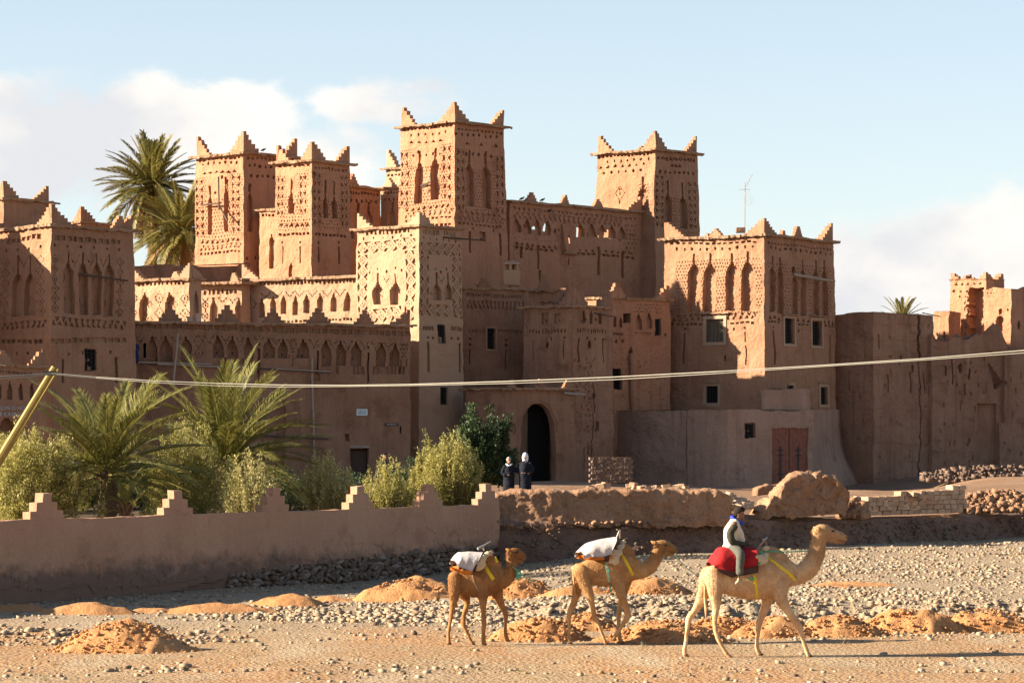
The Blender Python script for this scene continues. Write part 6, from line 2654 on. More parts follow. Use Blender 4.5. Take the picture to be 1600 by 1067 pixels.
def blob_tube(mb, nodes, n=16, k=4):
    """closed rounded tube; nodes (x, y, z, r, squash) with squash = depth radius / height radius"""
    S_ = smooth_chain(nodes, k)
    P_ = S_[:, :3]
    rad = np.maximum(S_[:, 3], .002)
    sq = S_[:, 4]
    T = np.gradient(P_, axis=0)
    T /= np.linalg.norm(T, axis=1)[:, None] + 1e-9
    # hemispherical ends
    rows = []
    for a in (-1.0, -.8, -.45):
        rows.append((P_[0] + T[0] * rad[0] * a, rad[0] * math.sqrt(max(0.002, 1 - a * a)), sq[0], T[0]))
    for i in range(len(P_)):
        rows.append((P_[i], rad[i], sq[i], T[i]))
    for a in (.45, .8, 1.0):
        rows.append((P_[-1] + T[-1] * rad[-1] * a, rad[-1] * math.sqrt(max(0.002, 1 - a * a)), sq[-1], T[-1]))
    vs, fs = [], []
    yax = np.array([0, 1.0, 0])
    for (p, r_, q, t) in rows:
        b_ = yax - t * np.dot(yax, t)
        if np.linalg.norm(b_) < .15:
            b_ = np.array([1.0, 0, 0])
        b_ /= np.linalg.norm(b_)
        c_ = np.cross(t, b_)
        for j in range(n):
            a = j * 2 * math.pi / n
            vs.append(p + b_ * math.cos(a) * r_ * q + c_ * math.sin(a) * r_)
    m_ = len(rows)
    for i in range(m_ - 1):
        for j in range(n):
            j2 = (j + 1) % n
            fs.append((i * n + j, i * n + j2, (i + 1) * n + j2, (i + 1) * n + j))
    fs.append(tuple(range(n - 1, -1, -1)))
    fs.append(tuple((m_ - 1) * n + j for j in range(n)))
    mb.add(vs, fs)


def fuse(name, mb, mat, parent, voxel=.02, smooth=4, disp=0.0):
    """unite overlapping closed shapes into one continuous skin"""
    me = bpy.data.meshes.new(name)
    me.from_pydata([tuple(p) for p in mb.v], [], mb.f)
    bm_ = bmesh.new()
    bm_.from_mesh(me)
    bmesh.ops.recalc_face_normals(bm_, faces=bm_.faces)
    bm_.to_mesh(me)
    bm_.free()
    o = bpy.data.objects.new(name, me)
    COL.objects.link(o)
    md = o.modifiers.new('fuse', 'REMESH')
    md.mode = 'VOXEL'
    md.voxel_size = voxel
    sm_ = o.modifiers.new('smooth', 'SMOOTH')
    sm_.factor = .5
    sm_.iterations = smooth
    dg = bpy.context.evaluated_depsgraph_get()
    m2 = bpy.data.meshes.new_from_object(o.evaluated_get(dg))
    bpy.data.objects.remove(o)
    m2.name = name
    m2.shade_smooth()
    m2.materials.clear()
    if disp:
        v = np.zeros(len(m2.vertices) * 3)
        m2.vertices.foreach_get('co', v)
        v = v.reshape(-1, 3)
        v = v + disp * vnoise(v, .11) + disp * .6 * vnoise(v + 3, .045)
        m2.vertices.foreach_set('co', v.ravel())
        m2.update()
    return link(name, m2, parent, mat)


def fur(name, c1, c2, dark):
    m, N, L, b = pmat(name, c1, .85, .15)
    geo = N.new('ShaderNodeNewGeometry')

    def noise(sc, det, st=None):
        n = N.new('ShaderNodeTexNoise')
        n.inputs['Scale'].default_value = sc
        n.inputs['Detail'].default_value = det
        mp = N.new('ShaderNodeMapping')
        if st: mp.inputs['Scale'].default_value = st
        L.new(geo.outputs['Position'], mp.inputs['Vector'])
        L.new(mp.outputs[0], n.inputs['Vector'])
        return n.outputs['Fac']

    def mr(v, a, b_, c, d):
        n = N.new('ShaderNodeMapRange')
        for k, x in (('From Min', a), ('From Max', b_), ('To Min', c), ('To Max', d)):
            n.inputs[k].default_value = x
        L.new(v, n.inputs['Value'])
        return n.outputs[0]

    def mix(f, A, B):
        n = N.new('ShaderNodeMix')
        n.data_type = 'RGBA'
        L.new(f, n.inputs['Factor'])
        for k, v in (('A', A), ('B', B)):
            if isinstance(v, tuple): n.inputs[k].default_value = (*v, 1)
            else: L.new(v, n.inputs[k])
        return n.outputs['Result']
    col = mix(mr(noise(3.0, 5), .38, .62, 0, 1), c1, c2)
    col = mix(mr(noise(38, 3, (1, 1, .35)), .3, .55, .22, 0), col, dark)
    # the woolly top line of hump, withers and crown is darker, as in the breed
    sp = N.new('ShaderNodeSeparateXYZ')
    L.new(geo.outputs['Position'], sp.inputs[0])
    wob = N.new('ShaderNodeMath')
    wob.operation = 'MULTIPLY_ADD'
    L.new(noise(5, 4), wob.inputs[0])
    wob.inputs[1].default_value = .55
    L.new(sp.outputs['Z'], wob.inputs[2])
    col = mix(mr(wob.outputs[0], 1.95, 2.25, 0, .75), col, tuple((a + d_) / 2 for a, d_ in zip(c1, dark)))
    L.new(col, b.inputs['Base Color'])
    bp = N.new('ShaderNodeBump')
    bp.inputs['Strength'].default_value = .6
    bp.inputs['Distance'].default_value = .02
    L.new(noise(45, 4, (1, 1, .4)), bp.inputs['Height'])
    L.new(bp.outputs[0], b.inputs['Normal'])
    return m


import bmesh
from mathutils.bvhtree import BVHTree
M['fur3'] = fur('pale_camel_fur', (.50, .295, .15), (.60, .40, .225), (.26, .13, .05))
M['fur2'] = fur('tan_camel_fur', (.38, .20, .08), (.48, .285, .13), (.17, .075, .025))
M['fur1'] = fur('brown_camel_fur', (.27, .125, .045), (.35, .175, .068), (.11, .045, .015))
M['eye'] = plain('camel_eye', (.01, .008, .006), .2, .1, spec=.5)
M['hoof'] = plain('camel_pad', (.12, .075, .045), .8, .3)
M['cloth_white'] = plain('off_white_blanket', (.44, .39, .36), .9, .22, 9, bump=.5)
M['cloth_red'] = plain('red_blanket', (.30, .014, .016), .95, .5, 6, bump=.8)
M['cloth_brown'] = plain('dark_brown_pad', (.075, .04, .03), .9, .3, 8)
M['cloth_orange'] = plain('orange_pad_edge', (.55, .17, .03), .85, .2)
M['strap_yellow'] = plain('yellow_strap', (.66, .47, .02), .6, .06)
M['rope_green'] = plain('green_rope', (.04, .36, .22), .6, .15)
M['rope_pale'] = plain('pale_green_rope', (.30, .48, .36), .6, .1)
M['sack'] = plain('beige_straw_sack', (.46, .37, .25), .9, .35, 18, bump=.6)
M['saddle_wood'] = plain('saddle_wood', (.34, .24, .15), .6, .2)


class Tracer:
    def __init__(s, ox, oy, sc, Y):
        s.ox, s.oy, s.sc, s.Y = ox, oy, sc, Y
        s.m = Y / F / sc             # metres per traced unit

    def p(s, x, y, dy=0.0):
        return at(s.ox + x / s.sc, s.oy + y / s.sc, s.Y) + Vector((0, dy, 0))

    def node(s, x, y, r_, dy=0.0, sq=1.0):
        v = s.p(x, y, dy)
        return (v.x, v.y, v.z, r_ * s.m, sq)


def camel(name_label, T, torso, neck, head, legs, mat, tail, eye, ear, lab_extra=None, seed=0, foot=None, jaw=None, chain_extra=()):
    g = T.p(*foot)
    root = empty('camel', (g.x, T.Y, 0), name_label, 'camel', 'camels walking in file')
    mb = MB()
    blob_tube(mb, [T.node(*q) for q in torso], 20)
    for c in chain_extra:
        blob_tube(mb, [T.node(*q) for q in c], 16)
    blob_tube(mb, [T.node(*q) for q in neck], 16)
    blob_tube(mb, [T.node(*q) for q in head], 14)
    blob_tube(mb, [T.node(*q) for q in jaw], 10)
    for l in legs:
        blob_tube(mb, [T.node(*q) for q in l], 12)
    body = fuse('body', mb, mat, root, .017, 3, .006)
    coat(body, root, mat, 16000, .95, 70 + len(name_label))
    # pads
    for l in legs:
        x, y, r_, dy = l[-1][:4]
        m = MB()
        blob_tube(m, [T.node(x - 3, y + r_ * .25, r_ * .62, dy, 1.25), T.node(x + r_ * .9, y + r_ * .42, r_ * .55, dy, 1.4)], 10, 2)
        m.build('foot_pad', M['hoof'], root, True)
    # ears
    for sd in (-1, 1):
        m = MB()
        x, y, r_ = ear
        a = T.p(x, y, sd * .09)
        b_ = T.p(x - r_ * .75, y - r_ * .55, sd * .13)
        m.tube([a, a.lerp(b_, .5), b_], [.03, .035, .006], 8)
        m.build('ear', mat, root, True)
        m = MB()
        e_ = T.p(eye[0], eye[1], sd * eye[2])
        m.tube([e_ + Vector((-.03, 0, 0)), e_, e_ + Vector((.03, 0, -.005))], [.008, .024, .008], 8)
        m.build('eye', M['eye'], root, True)
    # nostrils and the dark line of the mouth
    hx, hy, hr = head[-1][0], head[-1][1], head[-1][2]
    jx, jy = jaw[-1][0], jaw[-1][1]
    for sd in (-1, 1):
        q = T.p(hx + hr * .45, hy - hr * .25, sd * hr * T.m * .72)
        MB().tube([q + Vector((-.02, 0, -.012)), q, q + Vector((.018, 0, .008))], [.005, .012, .005], 6).build('nostril', M['eye'], root, True)
        q0, q1, q2 = T.p(hx + hr * .8, (hy + hr + jy) / 2 - 2, sd * hr * T.m * .6), T.p(hx - hr * .5, (hy + hr + jy) / 2 - 2, sd * hr * T.m * .78), T.p(hx - hr * 2.0, (hy + hr + jy) / 2 - hr * .35, sd * hr * T.m * .85)
        MB().tube([q0, q1, q2], [.006, .009, .004], 6).build('mouth_line', M['hoof'], root, True)
    m = MB()
    m.tube([T.p(*q) for q in tail], [.035, .022, .018, .03, .012][:len(tail)], 8)
    m.build('tail', mat, root, True, noise=.3)
    return root, body


def coat(body, parent, mat, n, zmin, seed, ln=.045):
    """short shaggy hair standing off the skin, longest on hump, neck and thighs"""
    me = body.data
    nf = len(me.polygons)
    c = np.zeros(nf * 3)
    me.polygons.foreach_get('center', c)
    nn = np.zeros(nf * 3)
    me.polygons.foreach_get('normal', nn)
    c, nn = c.reshape(-1, 3), nn.reshape(-1, 3)
    r = np.random.default_rng(seed)
    ok = np.nonzero(c[:, 2] > zmin)[0]
    idx = ok[r.integers(0, len(ok), n)]
    P_, N_ = c[idx] + (r.random((n, 3)) - .5) * .02, nn[idx]
    d_ = N_ * (.30 + .2 * r.random((n, 1))) + np.array([-.45, 0, -.8]) + r.normal(size=(n, 3)) * .18
    d_ /= np.linalg.norm(d_, axis=1)[:, None]
    sd = np.cross(d_, N_ + .01)
    sd /= np.linalg.norm(sd, axis=1)[:, None] + 1e-9
    l_ = ln * (.4 + .6 * r.random((n, 1))) * (1 + .8 * (P_[:, 2:3] > 1.75))
    w_ = .004
    V = np.stack([P_ - sd * w_, P_ + sd * w_, P_ + d_ * l_], 1).reshape(-1, 3)
    o = quads_mesh('coat', V, np.arange(len(V)).reshape(-1, 3), mat, parent)
    o['kind'] = 'stuff'


def bvh_of(o):
    me = o.data
    return BVHTree.FromPolygons([tuple(v.co) for v in me.vertices], [tuple(p.vertices) for p in me.polygons])


def ribbon(name, T, bvh, pts, w, mat, parent, side=-1, lift=.012, n=18):
    """flat strap laid on the near flank along traced points"""
    P_ = []
    for i in range(len(pts) - 1):
        for j in range(n // (len(pts) - 1)):
            k = j / (n // (len(pts) - 1))
            P_.append((pts[i][0] + (pts[i + 1][0] - pts[i][0]) * k, pts[i][1] + (pts[i + 1][1] - pts[i][1]) * k))
    P_.append(pts[-1])
    C = []
    last = T.Y - .25
    for (x, y) in P_:
        q = T.p(x, y)
        hit = bvh.ray_cast(Vector((q.x, T.Y - 3, q.z)), Vector((0, 1, 0)))
        yy = (hit[0].y if hit[0] is not None else last) - lift
        last = yy + lift
        C.append(Vector((q.x, yy, q.z)))
    vs, fs = [], []
    for i, c in enumerate(C):
        t = (C[min(i + 1, len(C) - 1)] - C[max(0, i - 1)])
        nrm = Vector((-t.z, 0, t.x))
        nrm.normalize()
        d_ = nrm * w / 2
        vs += [c - d_, c + d_, c + d_ + Vector((0, .010, 0)), c - d_ + Vector((0, .010, 0))]
    for i in range(len(C) - 1):
        for j in range(4):
            fs.append((i * 4 + j, i * 4 + (j + 1) % 4, i * 4 + 4 + (j + 1) % 4, i * 4 + 4 + j))
    fs.append((0, 3, 2, 1))
    k = len(C) * 4
    fs.append((k - 4, k - 3, k - 2, k - 1))
    return MB().add(vs, fs).build(name, mat, parent)


def drape(name, T, top, bot, hw, mat, parent, n=24, m=18, thick=.02, wob=.02, seed=0, bot_far=None):
    """cloth laid over the back: top and bottom outlines traced as (x, y) lists with the same x range"""
    tx, ty = zip(*top)
    bx, by = zip(*bot)
    G = []
    for i in range(n + 1):
        u = i / n
        row = []
        xt = tx[0] + (tx[-1] - tx[0]) * u
        xb = bx[0] + (bx[-1] - bx[0]) * u
        yt, yb = np.interp(xt, tx, ty), np.interp(xb, bx, by)
        for j in range(m + 1):
            v = j / m * 2 - 1          # -1 near hem, 0 ridge, 1 far hem
            a = abs(v)
            down = a ** 1.9
            x = xt + (xb - xt) * a ** 1.2
            y = yt + (yb - yt) * down
            q = T.p(x, y)
            dy = math.copysign(hw * math.sin(min(1, a * 1.25) * math.pi / 2), v) if a > 0 else 0
            row.append(Vector((q.x, q.y + dy * (1 + .012 * math.sin(u * 17 + seed)), q.z)))
        G.append(row)
    V = np.array([[tuple(p) for p in row] for row in G]).reshape(-1, 3)
    V = V + wob * vnoise(V + seed, .22)
    I = np.arange(V.shape[0]).reshape(n + 1, m + 1)
    Q = np.stack([I[:-1, :-1], I[:-1, 1:], I[1:, 1:], I[1:, :-1]], -1).reshape(-1, 4)
    # thickness: a second, inner sheet joined round the hem
    ctr = np.array(T.p((tx[0] + tx[-1]) / 2, np.mean(by)))
    V2 = V + (ctr - V) / np.linalg.norm(ctr - V, axis=1)[:, None] * thick
    k = len(V)
    rim = list(I[0, :]) + list(I[1:, -1]) + list(I[-1, :-1][::-1]) + list(I[1:-1, 0][::-1])
    RQ = [[rim[i], rim[(i + 1) % len(rim)], rim[(i + 1) % len(rim)] + k, rim[i] + k] for i in range(len(rim))]
    Q = np.concatenate([Q, Q + k, np.array(RQ)])
    return quads_mesh(name, np.concatenate([V, V2]), Q, mat, parent, True)


def bundle(name, T, items, mat, parent):
    mb = MB()
    for (x, y, r_, dy, sq) in items:
        blob_tube(mb, [T.node(x - r_ * .4, y + r_ * .2, r_ * .8, dy, sq), T.node(x + r_ * .4, y - r_ * .2, r_ * .8, dy, sq)], 10, 2)
    return fuse(name, mb, mat, parent, .02, 1, .012)


# ---------------- leading camel (pale) with rider
T3 = Tracer(1050, 780, 3.953, 54.0)
c3, body3 = camel('leading pale camel carrying the rider on a red blanket', T3,
    [(228, 470, 66, 0, .72), (290, 482, 92, 0, .68), (380, 487, 108, 0, .66), (470, 492, 124, 0, .64), (560, 480, 136, 0, .60), (640, 468, 126, 0, .60), (700, 460, 92, 0, .62)],
    [(650, 480, 96, 0, .52), (740, 468, 70, 0, .56), (812, 458, 62, 0, .62), (868, 415, 62, 0, .66), (905, 345, 54, 0, .7), (922, 275, 48, 0, .72), (932, 215, 46, 0, .74)],
    [(922, 203, 42, 0, .78), (952, 198, 44, 0, .76), (985, 206, 36, 0, .74), (1020, 216, 29, 0, .72), (1055, 228, 29, 0, .74), (1080, 242, 26, 0, .8)],
    [
        [(250, 465, 66, -.10, .7), (248, 560, 52, -.15, .62), (250, 640, 29, -.16, .8), (243, 730, 17, -.16, 1), (248, 800, 16, -.16, 1), (262, 850, 15, -.16, 1), (290, 900, 12, -.16, 1), (320, 948, 14, -.16, 1), (338, 966, 15, -.16, 1)],
        [(222, 490, 56, .10, .7), (195, 590, 40, .15, .7), (148, 680, 23, .16, .9), (108, 728, 20, .16, 1), (95, 790, 13, .16, 1), (88, 870, 12, .16, 1), (78, 925, 15, .16, 1), (80, 950, 15, .16, 1)],
        [(655, 520, 72, -.12, .55), (662, 600, 46, -.16, .7), (705, 680, 27, -.17, .9), (762, 758, 25, -.17, 1), (785, 800, 20, -.17, 1), (805, 870, 13, -.17, 1), (828, 935, 15, -.17, 1), (842, 960, 16, -.17, 1)],
        [(610, 580, 50, .12, .6), (600, 650, 32, .15, .8), (568, 730, 23, .16, .9), (552, 778, 22, .16, 1), (545, 850, 13, .16, 1), (541, 920, 14, .16, 1), (558, 954, 16, .16, 1)],
    ], M['fur3'],
    [(205, 440, 0), (198, 520, .02), (195, 600, .03), (203, 670, .03), (205, 735, .03)], (1008, 196, .085), (925, 190, 34), foot=(500, 975), jaw=[(960, 235, 26, 0, .7), (1010, 247, 18, 0, .7), (1062, 262, 13, 0, .8)],
    chain_extra=[[(440, 400, 70, 0, .7), (540, 370, 72, 0, .7), (612, 350, 62, 0, .62), (680, 385, 56, 0, .6)]])
bv3 = bvh_of(body3)
drape('saddle_pad', T3, [(245, 405), (300, 370), (500, 365)], [(245, 430), (330, 482), (500, 450)], .34, M['cloth_brown'], c3, seed=2, thick=.05)
drape('red_blanket', T3, [(232, 392), (252, 335), (285, 300), (380, 290), (505, 292)], [(228, 418), (300, 432), (385, 442), (500, 400)], .36, M['cloth_red'], c3, seed=5, wob=.035)
bundle('straw_sack', T3, [(535, 375, 34, -.26, .8), (556, 345, 24, -.24, .8), (515, 360, 28, -.30, .6), (572, 303, 20, -.12, .8), (495, 350, 20, -.34, .5)], M['sack'], c3)
bundle('straw_sack', T3, [(520, 370, 32, .26, .8)], M['sack'], c3)
ribbon('strap', T3, bv3, [(555, 330), (590, 365), (640, 405), (720, 460), (760, 500)], .055, M['strap_yellow'], c3)
ribbon('girth_strap', T3, bv3, [(484, 462), (497, 520), (508, 580), (516, 612)], .06, M['strap_yellow'], c3)
bundle('rope_knot', T3, [(465, 485, 13, -.30, .7), (455, 478, 9, -.31, .7), (508, 392, 12, -.33, .6), (530, 325, 10, -.28, .6)], M['rope_green'], c3)
MB().tube([T3.p(512, 320, -.06), T3.p(545, 280, -.06), T3.p(572, 246, -.06)], .018, 6).build('saddle_post', M['saddle_wood'], c3)
MB().tube([T3.p(545, 247, -.2), T3.p(572, 244, -.06), T3.p(600, 238, .1)], .018, 6).build('saddle_handle', M['metal'], c3)
MB().tube([T3.p(585, 290, -.05), T3.p(572, 246, -.05)], .012, 6).build('saddle_post', M['saddle_wood'], c3)
# lead rope from the saddle to its halter
MB().tube([T3.p(540, 318, -.1), T3.p(620, 322, -.14), T3.p(740, 325, .0), T3.p(850, 320, .02), T3.p(905, 318, .0)], .012, 6).build('lead_rope', M['rope_green'], c3)

# ---------------- middle camel
T2_ = Tracer(870, 810, 4.85, 57.4)
c2_, body2 = camel('middle tan camel with an empty white blanketed saddle', T2_,
    [(165, 392, 56, 0, .7), (215, 398, 86, 0, .66), (290, 402, 104, 0, .66), (380, 400, 118, 0, .64), (460, 378, 130, 0, .62), (530, 374, 116, 0, .60), (575, 380, 90, 0, .6)],
    [(520, 390, 105, 0, .5), (590, 395, 76, 0, .56), (655, 395, 62, 0, .6), (710, 370, 58, 0, .64), (752, 322, 50, 0, .68), (778, 265, 44, 0, .72), (790, 225, 42, 0, .74)],
    [(785, 205, 38, 0, .78), (820, 205, 42, 0, .74), (860, 214, 34, 0, .72), (893, 226, 27, 0, .70), (915, 240, 22, 0, .75)],
    [
        [(175, 400, 58, -.10, .7), (200, 490, 46, -.15, .65), (235, 565, 32, -.16, .8), (256, 650, 20, -.16, 1), (272, 735, 19, -.16, 1), (305, 805, 13, -.16, 1), (340, 890, 13, -.16, 1), (358, 935, 15, -.16, 1)],
        [(165, 450, 46, .10, .7), (160, 560, 34, .15, .8), (130, 650, 23, .16, .9), (103, 722, 21, .16, 1), (103, 800, 13, .16, 1), (100, 880, 13, .16, 1), (106, 938, 15, .16, 1)],
        [(450, 440, 66, -.12, .55), (470, 540, 42, -.16, .7), (502, 635, 27, -.17, .9), (530, 722, 27, -.17, 1), (500, 785, 18, -.17, 1), (450, 855, 15, -.17, 1), (418, 905, 18, -.17, 1)],
        [(548, 450, 50, .12, .6), (535, 545, 30, .15, .8), (502, 640, 21, .16, 1), (488, 735, 19, .16, 1), (489, 820, 14, .16, 1), (494, 900, 16, .16, 1), (508, 940, 17, .16, 1)],
    ], M['fur2'],
    [(125, 380, 0), (128, 470, .02), (138, 560, .03), (150, 610, .03)], (832, 204, .10), (766, 195, 40), foot=(300, 962), jaw=[(820, 245, 26, 0, .7), (865, 262, 18, 0, .7), (900, 268, 13, 0, .8)],
    chain_extra=[[(330, 300, 50, 0, .7), (420, 250, 56, 0, .7), (500, 235, 54, 0, .66), (555, 270, 50, 0, .6)]])
bv2 = bvh_of(body2)
drape('saddle_pad', T2_, [(180, 280), (260, 262), (400, 250)], [(170, 310), (250, 312), (400, 300)], .34, M['cloth_orange'], c2_, seed=4, thick=.05)
drape('pad_edge', T2_, [(185, 262), (260, 230), (420, 190)], [(180, 300), (270, 302), (360, 318)], .33, M['cloth_brown'], c2_, seed=6)
drape('white_blanket', T2_, [(175, 250), (240, 178), (330, 158), (450, 142)], [(165, 300), (230, 284), (300, 282), (375, 266)], .45, M['cloth_white'], c2_, seed=8, wob=.02)
bundle('straw_sack', T2_, [(410, 300, 42, -.26, .8), (440, 260, 36, -.26, .7), (470, 215, 30, -.20, .7), (400, 260, 34, -.28, .6), (430, 330, 26, -.28, .6), (500, 180, 20, -.1, .8)], M['sack'], c2_)
bundle('straw_sack', T2_, [(440, 270, 40, .26, .8)], M['sack'], c2_)
ribbon('strap', T2_, bv2, [(462, 225), (500, 300), (540, 370), (575, 430)], .06, M['strap_yellow'], c2_)
ribbon('girth_strap', T2_, bv2, [(362, 330), (375, 420), (385, 480)], .05, M['rope_pale'], c2_)
bundle('rope_knot', T2_, [(372, 390, 10, -.30, .6), (400, 568, 11, -.2, .7)], M['rope_green'], c2_)
MB().tube([T2_.p(385, 500, -.2), T2_.p(398, 568, -.2)], .012, 6).build('rope_end', M['rope_green'], c2_)
MB().tube([T2_.p(408, 222, -.2), T2_.p(440, 155, -.15), T2_.p(476, 88, -.08)], .02, 6).build('saddle_post', M['cloth_white'], c2_)
MB().tube([T2_.p(476, 88, -.08), T2_.p(495, 150, .1)], .016, 6).build('saddle_post', M['saddle_wood'], c2_)
MB().tube([T2_.p(440, 80, -.2), T2_.p(480, 92, .1)], .014, 6).build('saddle_handle', M['saddle_wood'], c2_)
MB().tube([T2_.p(900, 272, -.06), T2_.p(950, 330, -.05), T2_.p(1010, 385, -.05), T2_.p(1070, 425, -.02), T2_.p(1130, 440, 0)], .012, 6).build('lead_rope', M['rope_pale'], c2_)

# ---------------- smallest camel
T1_ = Tracer(680, 820, 5.08, 57.2)
c1_, body1 = camel('smallest brown camel at the end of the file with an empty saddle', T1_,
    [(158, 420, 62, 0, .7), (205, 445, 98, 0, .68), (280, 455, 112, 0, .68), (360, 450, 122, 0, .66), (430, 430, 126, 0, .62), (480, 425, 104, 0, .60)],
    [(450, 430, 100, 0, .54), (520, 440, 74, 0, .58), (565, 420, 66, 0, .62), (600, 370, 54, 0, .66), (612, 310, 46, 0, .7), (615, 250, 42, 0, .74)],
    [(610, 225, 38, 0, .78), (640, 222, 42, 0, .76), (672, 232, 34, 0, .74), (698, 245, 29, 0, .75), (706, 255, 24, 0, .78)],
    [
        [(150, 430, 58, -.10, .7), (140, 530, 46, -.15, .65), (130, 605, 31, -.16, .8), (116, 690, 19, -.16, 1), (104, 770, 15, -.16, 1), (92, 860, 14, -.16, 1), (92, 925, 18, -.16, 1)],
        [(225, 530, 46, .10, .7), (262, 610, 28, .15, .8), (244, 690, 19, .16, 1), (230, 775, 21, .16, 1), (255, 840, 14, .16, 1), (288, 910, 13, .16, 1), (308, 940, 15, .16, 1)],
        [(370, 480, 66, -.12, .55), (368, 590, 36, -.16, .8), (372, 680, 22, -.17, 1), (375, 780, 22, -.17, 1), (372, 850, 15, -.17, 1), (372, 905, 18, -.17, 1), (374, 935, 18, -.17, 1)],
        [(490, 490, 58, .10, .6), (522, 590, 37, .15, .8), (555, 660, 24, .16, 1), (576, 712, 23, .16, 1), (574, 790, 14, .16, 1), (573, 865, 16, .16, 1), (588, 915, 18, .16, 1)],
    ], M['fur1'],
    [(118, 400, 0), (135, 500, .02), (160, 600, .05), (175, 650, .05)], (648, 216, .105), (598, 208, 34), foot=(340, 962), jaw=[(640, 262, 26, 0, .7), (672, 280, 19, 0, .7), (694, 286, 14, 0, .8)],
    chain_extra=[[(330, 350, 50, 0, .7), (390, 300, 56, 0, .7), (440, 290, 54, 0, .68), (480, 330, 54, 0, .6)]])
bv1 = bvh_of(body1)
drape('saddle_pad', T1_, [(140, 330), (220, 310), (300, 300)], [(142, 362), (200, 384), (270, 384)], .34, M['cloth_orange'], c1_, seed=14, thick=.05)
drape('pad_edge', T1_, [(160, 300), (240, 240), (360, 215)], [(160, 345), (230, 350), (290, 372)], .32, M['cloth_brown'], c1_, seed=16)
drape('white_blanket', T1_, [(140, 280), (185, 216), (270, 208), (375, 212)], [(135, 314), (190, 340), (235, 350), (268, 356)], .44, M['cloth_white'], c1_, seed=18, wob=.02)
bundle('straw_sack', T1_, [(335, 320, 42, -.26, .8), (350, 270, 40, -.25, .7), (318, 300, 30, -.3, .6), (400, 232, 26, -.15, .9), (430, 222, 22, -.1, .9)], M['sack'], c1_)
bundle('straw_sack', T1_, [(340, 300, 40, .26, .8)], M['sack'], c1_)
ribbon('strap', T1_, bv1, [(366, 235), (380, 300), (410, 370), (450, 430)], .07, M['strap_yellow'], c1_)
ribbon('neck_strap', T1_, bv1, [(470, 255), (490, 295)], .05, M['strap_yellow'], c1_)
ribbon('girth_cord', T1_, bv1, [(280, 385), (295, 455), (330, 520)], .018, M['sack'], c1_)
MB().tube([T1_.p(330, 186, -.1), T1_.p(385, 162, -.05), T1_.p(445, 132, .02)], [.028, .02, .014], 6).build('saddle_handle', M['metal'], c1_)
MB().tube([T1_.p(385, 200, -.05), T1_.p(375, 165, -.05)], .016, 6).build('saddle_post', M['saddle_wood'], c1_)
MB().tube([T1_.p(610, 330, -.12), T1_.p(650, 360, -.12), T1_.p(700, 405, -.1), T1_.p(760, 440, -.05), T1_.p(800, 450, 0)], .012, 6).build('lead_rope', M['rope_green'], c1_)
bundle('rope_knot', T1_, [(650, 375, 14, -.12, .7), (655, 400, 14, -.12, .7), (652, 425, 13, -.12, .7), (668, 410, 11, -.12, .7)], M['rope_green'], c1_)

for c_ in (c3, c2_, c1_):
    c_.rotation_euler = (0, 0, R(11))      # the file walks slightly away from the camera

# ---------------- people
M['skin_dark'] = plain('brown_skin', (.20, .095, .055), .55, .1, 10, spec=.4)
M['skin_tan'] = plain('tan_skin', (.30, .16, .10), .55, .1, 10, spec=.4)
M['hair'] = plain('short_black_hair', (.022, .014, .010), .8, .4, 60, bump=.5)
M['vest'] = plain('cream_knit_vest', (.60, .50, .36), .9, .12, 20, bump=.6)
M['sleeve'] = plain('dark_olive_sweater', (.045, .043, .03), .9, .25, 15, bump=.4)
M['jeans'] = plain('grey_green_trousers', (.09, .088, .075), .9, .25, 14, bump=.4)
M['scarf_blue'] = plain('blue_scarf', (.03, .05, .38), .8, .25, 10, bump=.4)
M['shoe'] = plain('dusty_shoe', (.34, .27, .20), .8, .2)
M['black_cloth'] = plain('black_robe', (.008, .009, .016), .9, .3, 5)
M['white_cloth'] = plain('white_headscarf', (.62, .64, .72), .85, .08)
M['grey_hair'] = plain('grey_cap', (.30, .31, .32), .85, .15)
M['blue_jacket'] = plain('blue_jacket', (.012, .022, .07), .8, .25)


def fingers(mb, base, direction, palm_n, sc=1.0, curl=.7):
    """four unequal bent fingers and a thumb"""
    d_ = Vector(direction).normalized()
    n_ = Vector(palm_n).normalized()
    s_ = d_.cross(n_).normalized()
    for i, l in enumerate((.068, .078, .072, .056)):
        o = Vector(base) + s_ * (.030 - .020 * i) * sc
        p1 = o + d_ * l * .45 * sc
        d2 = (d_ * math.cos(curl) - n_ * math.sin(curl))
        p2 = p1 + d2 * l * .32 * sc
        d3 = (d_ * math.cos(curl * 2) - n_ * math.sin(curl * 2))
        p3 = p2 + d3 * l * .26 * sc
        mb.tube([o - d_ * .02, o, p1, p2, p3], [.010 * sc, .010 * sc, .009 * sc, .008 * sc, .006 * sc], 6)
    o = Vector(base) + s_ * .036 * sc - d_ * .05 * sc
    mb.tube([o, o + (s_ * .5 + d_ * .7) * .03 * sc, o + (s_ * .5 + d_ * .9 - n_ * .4) * .055 * sc], [.012 * sc, .011 * sc, .008 * sc], 6)


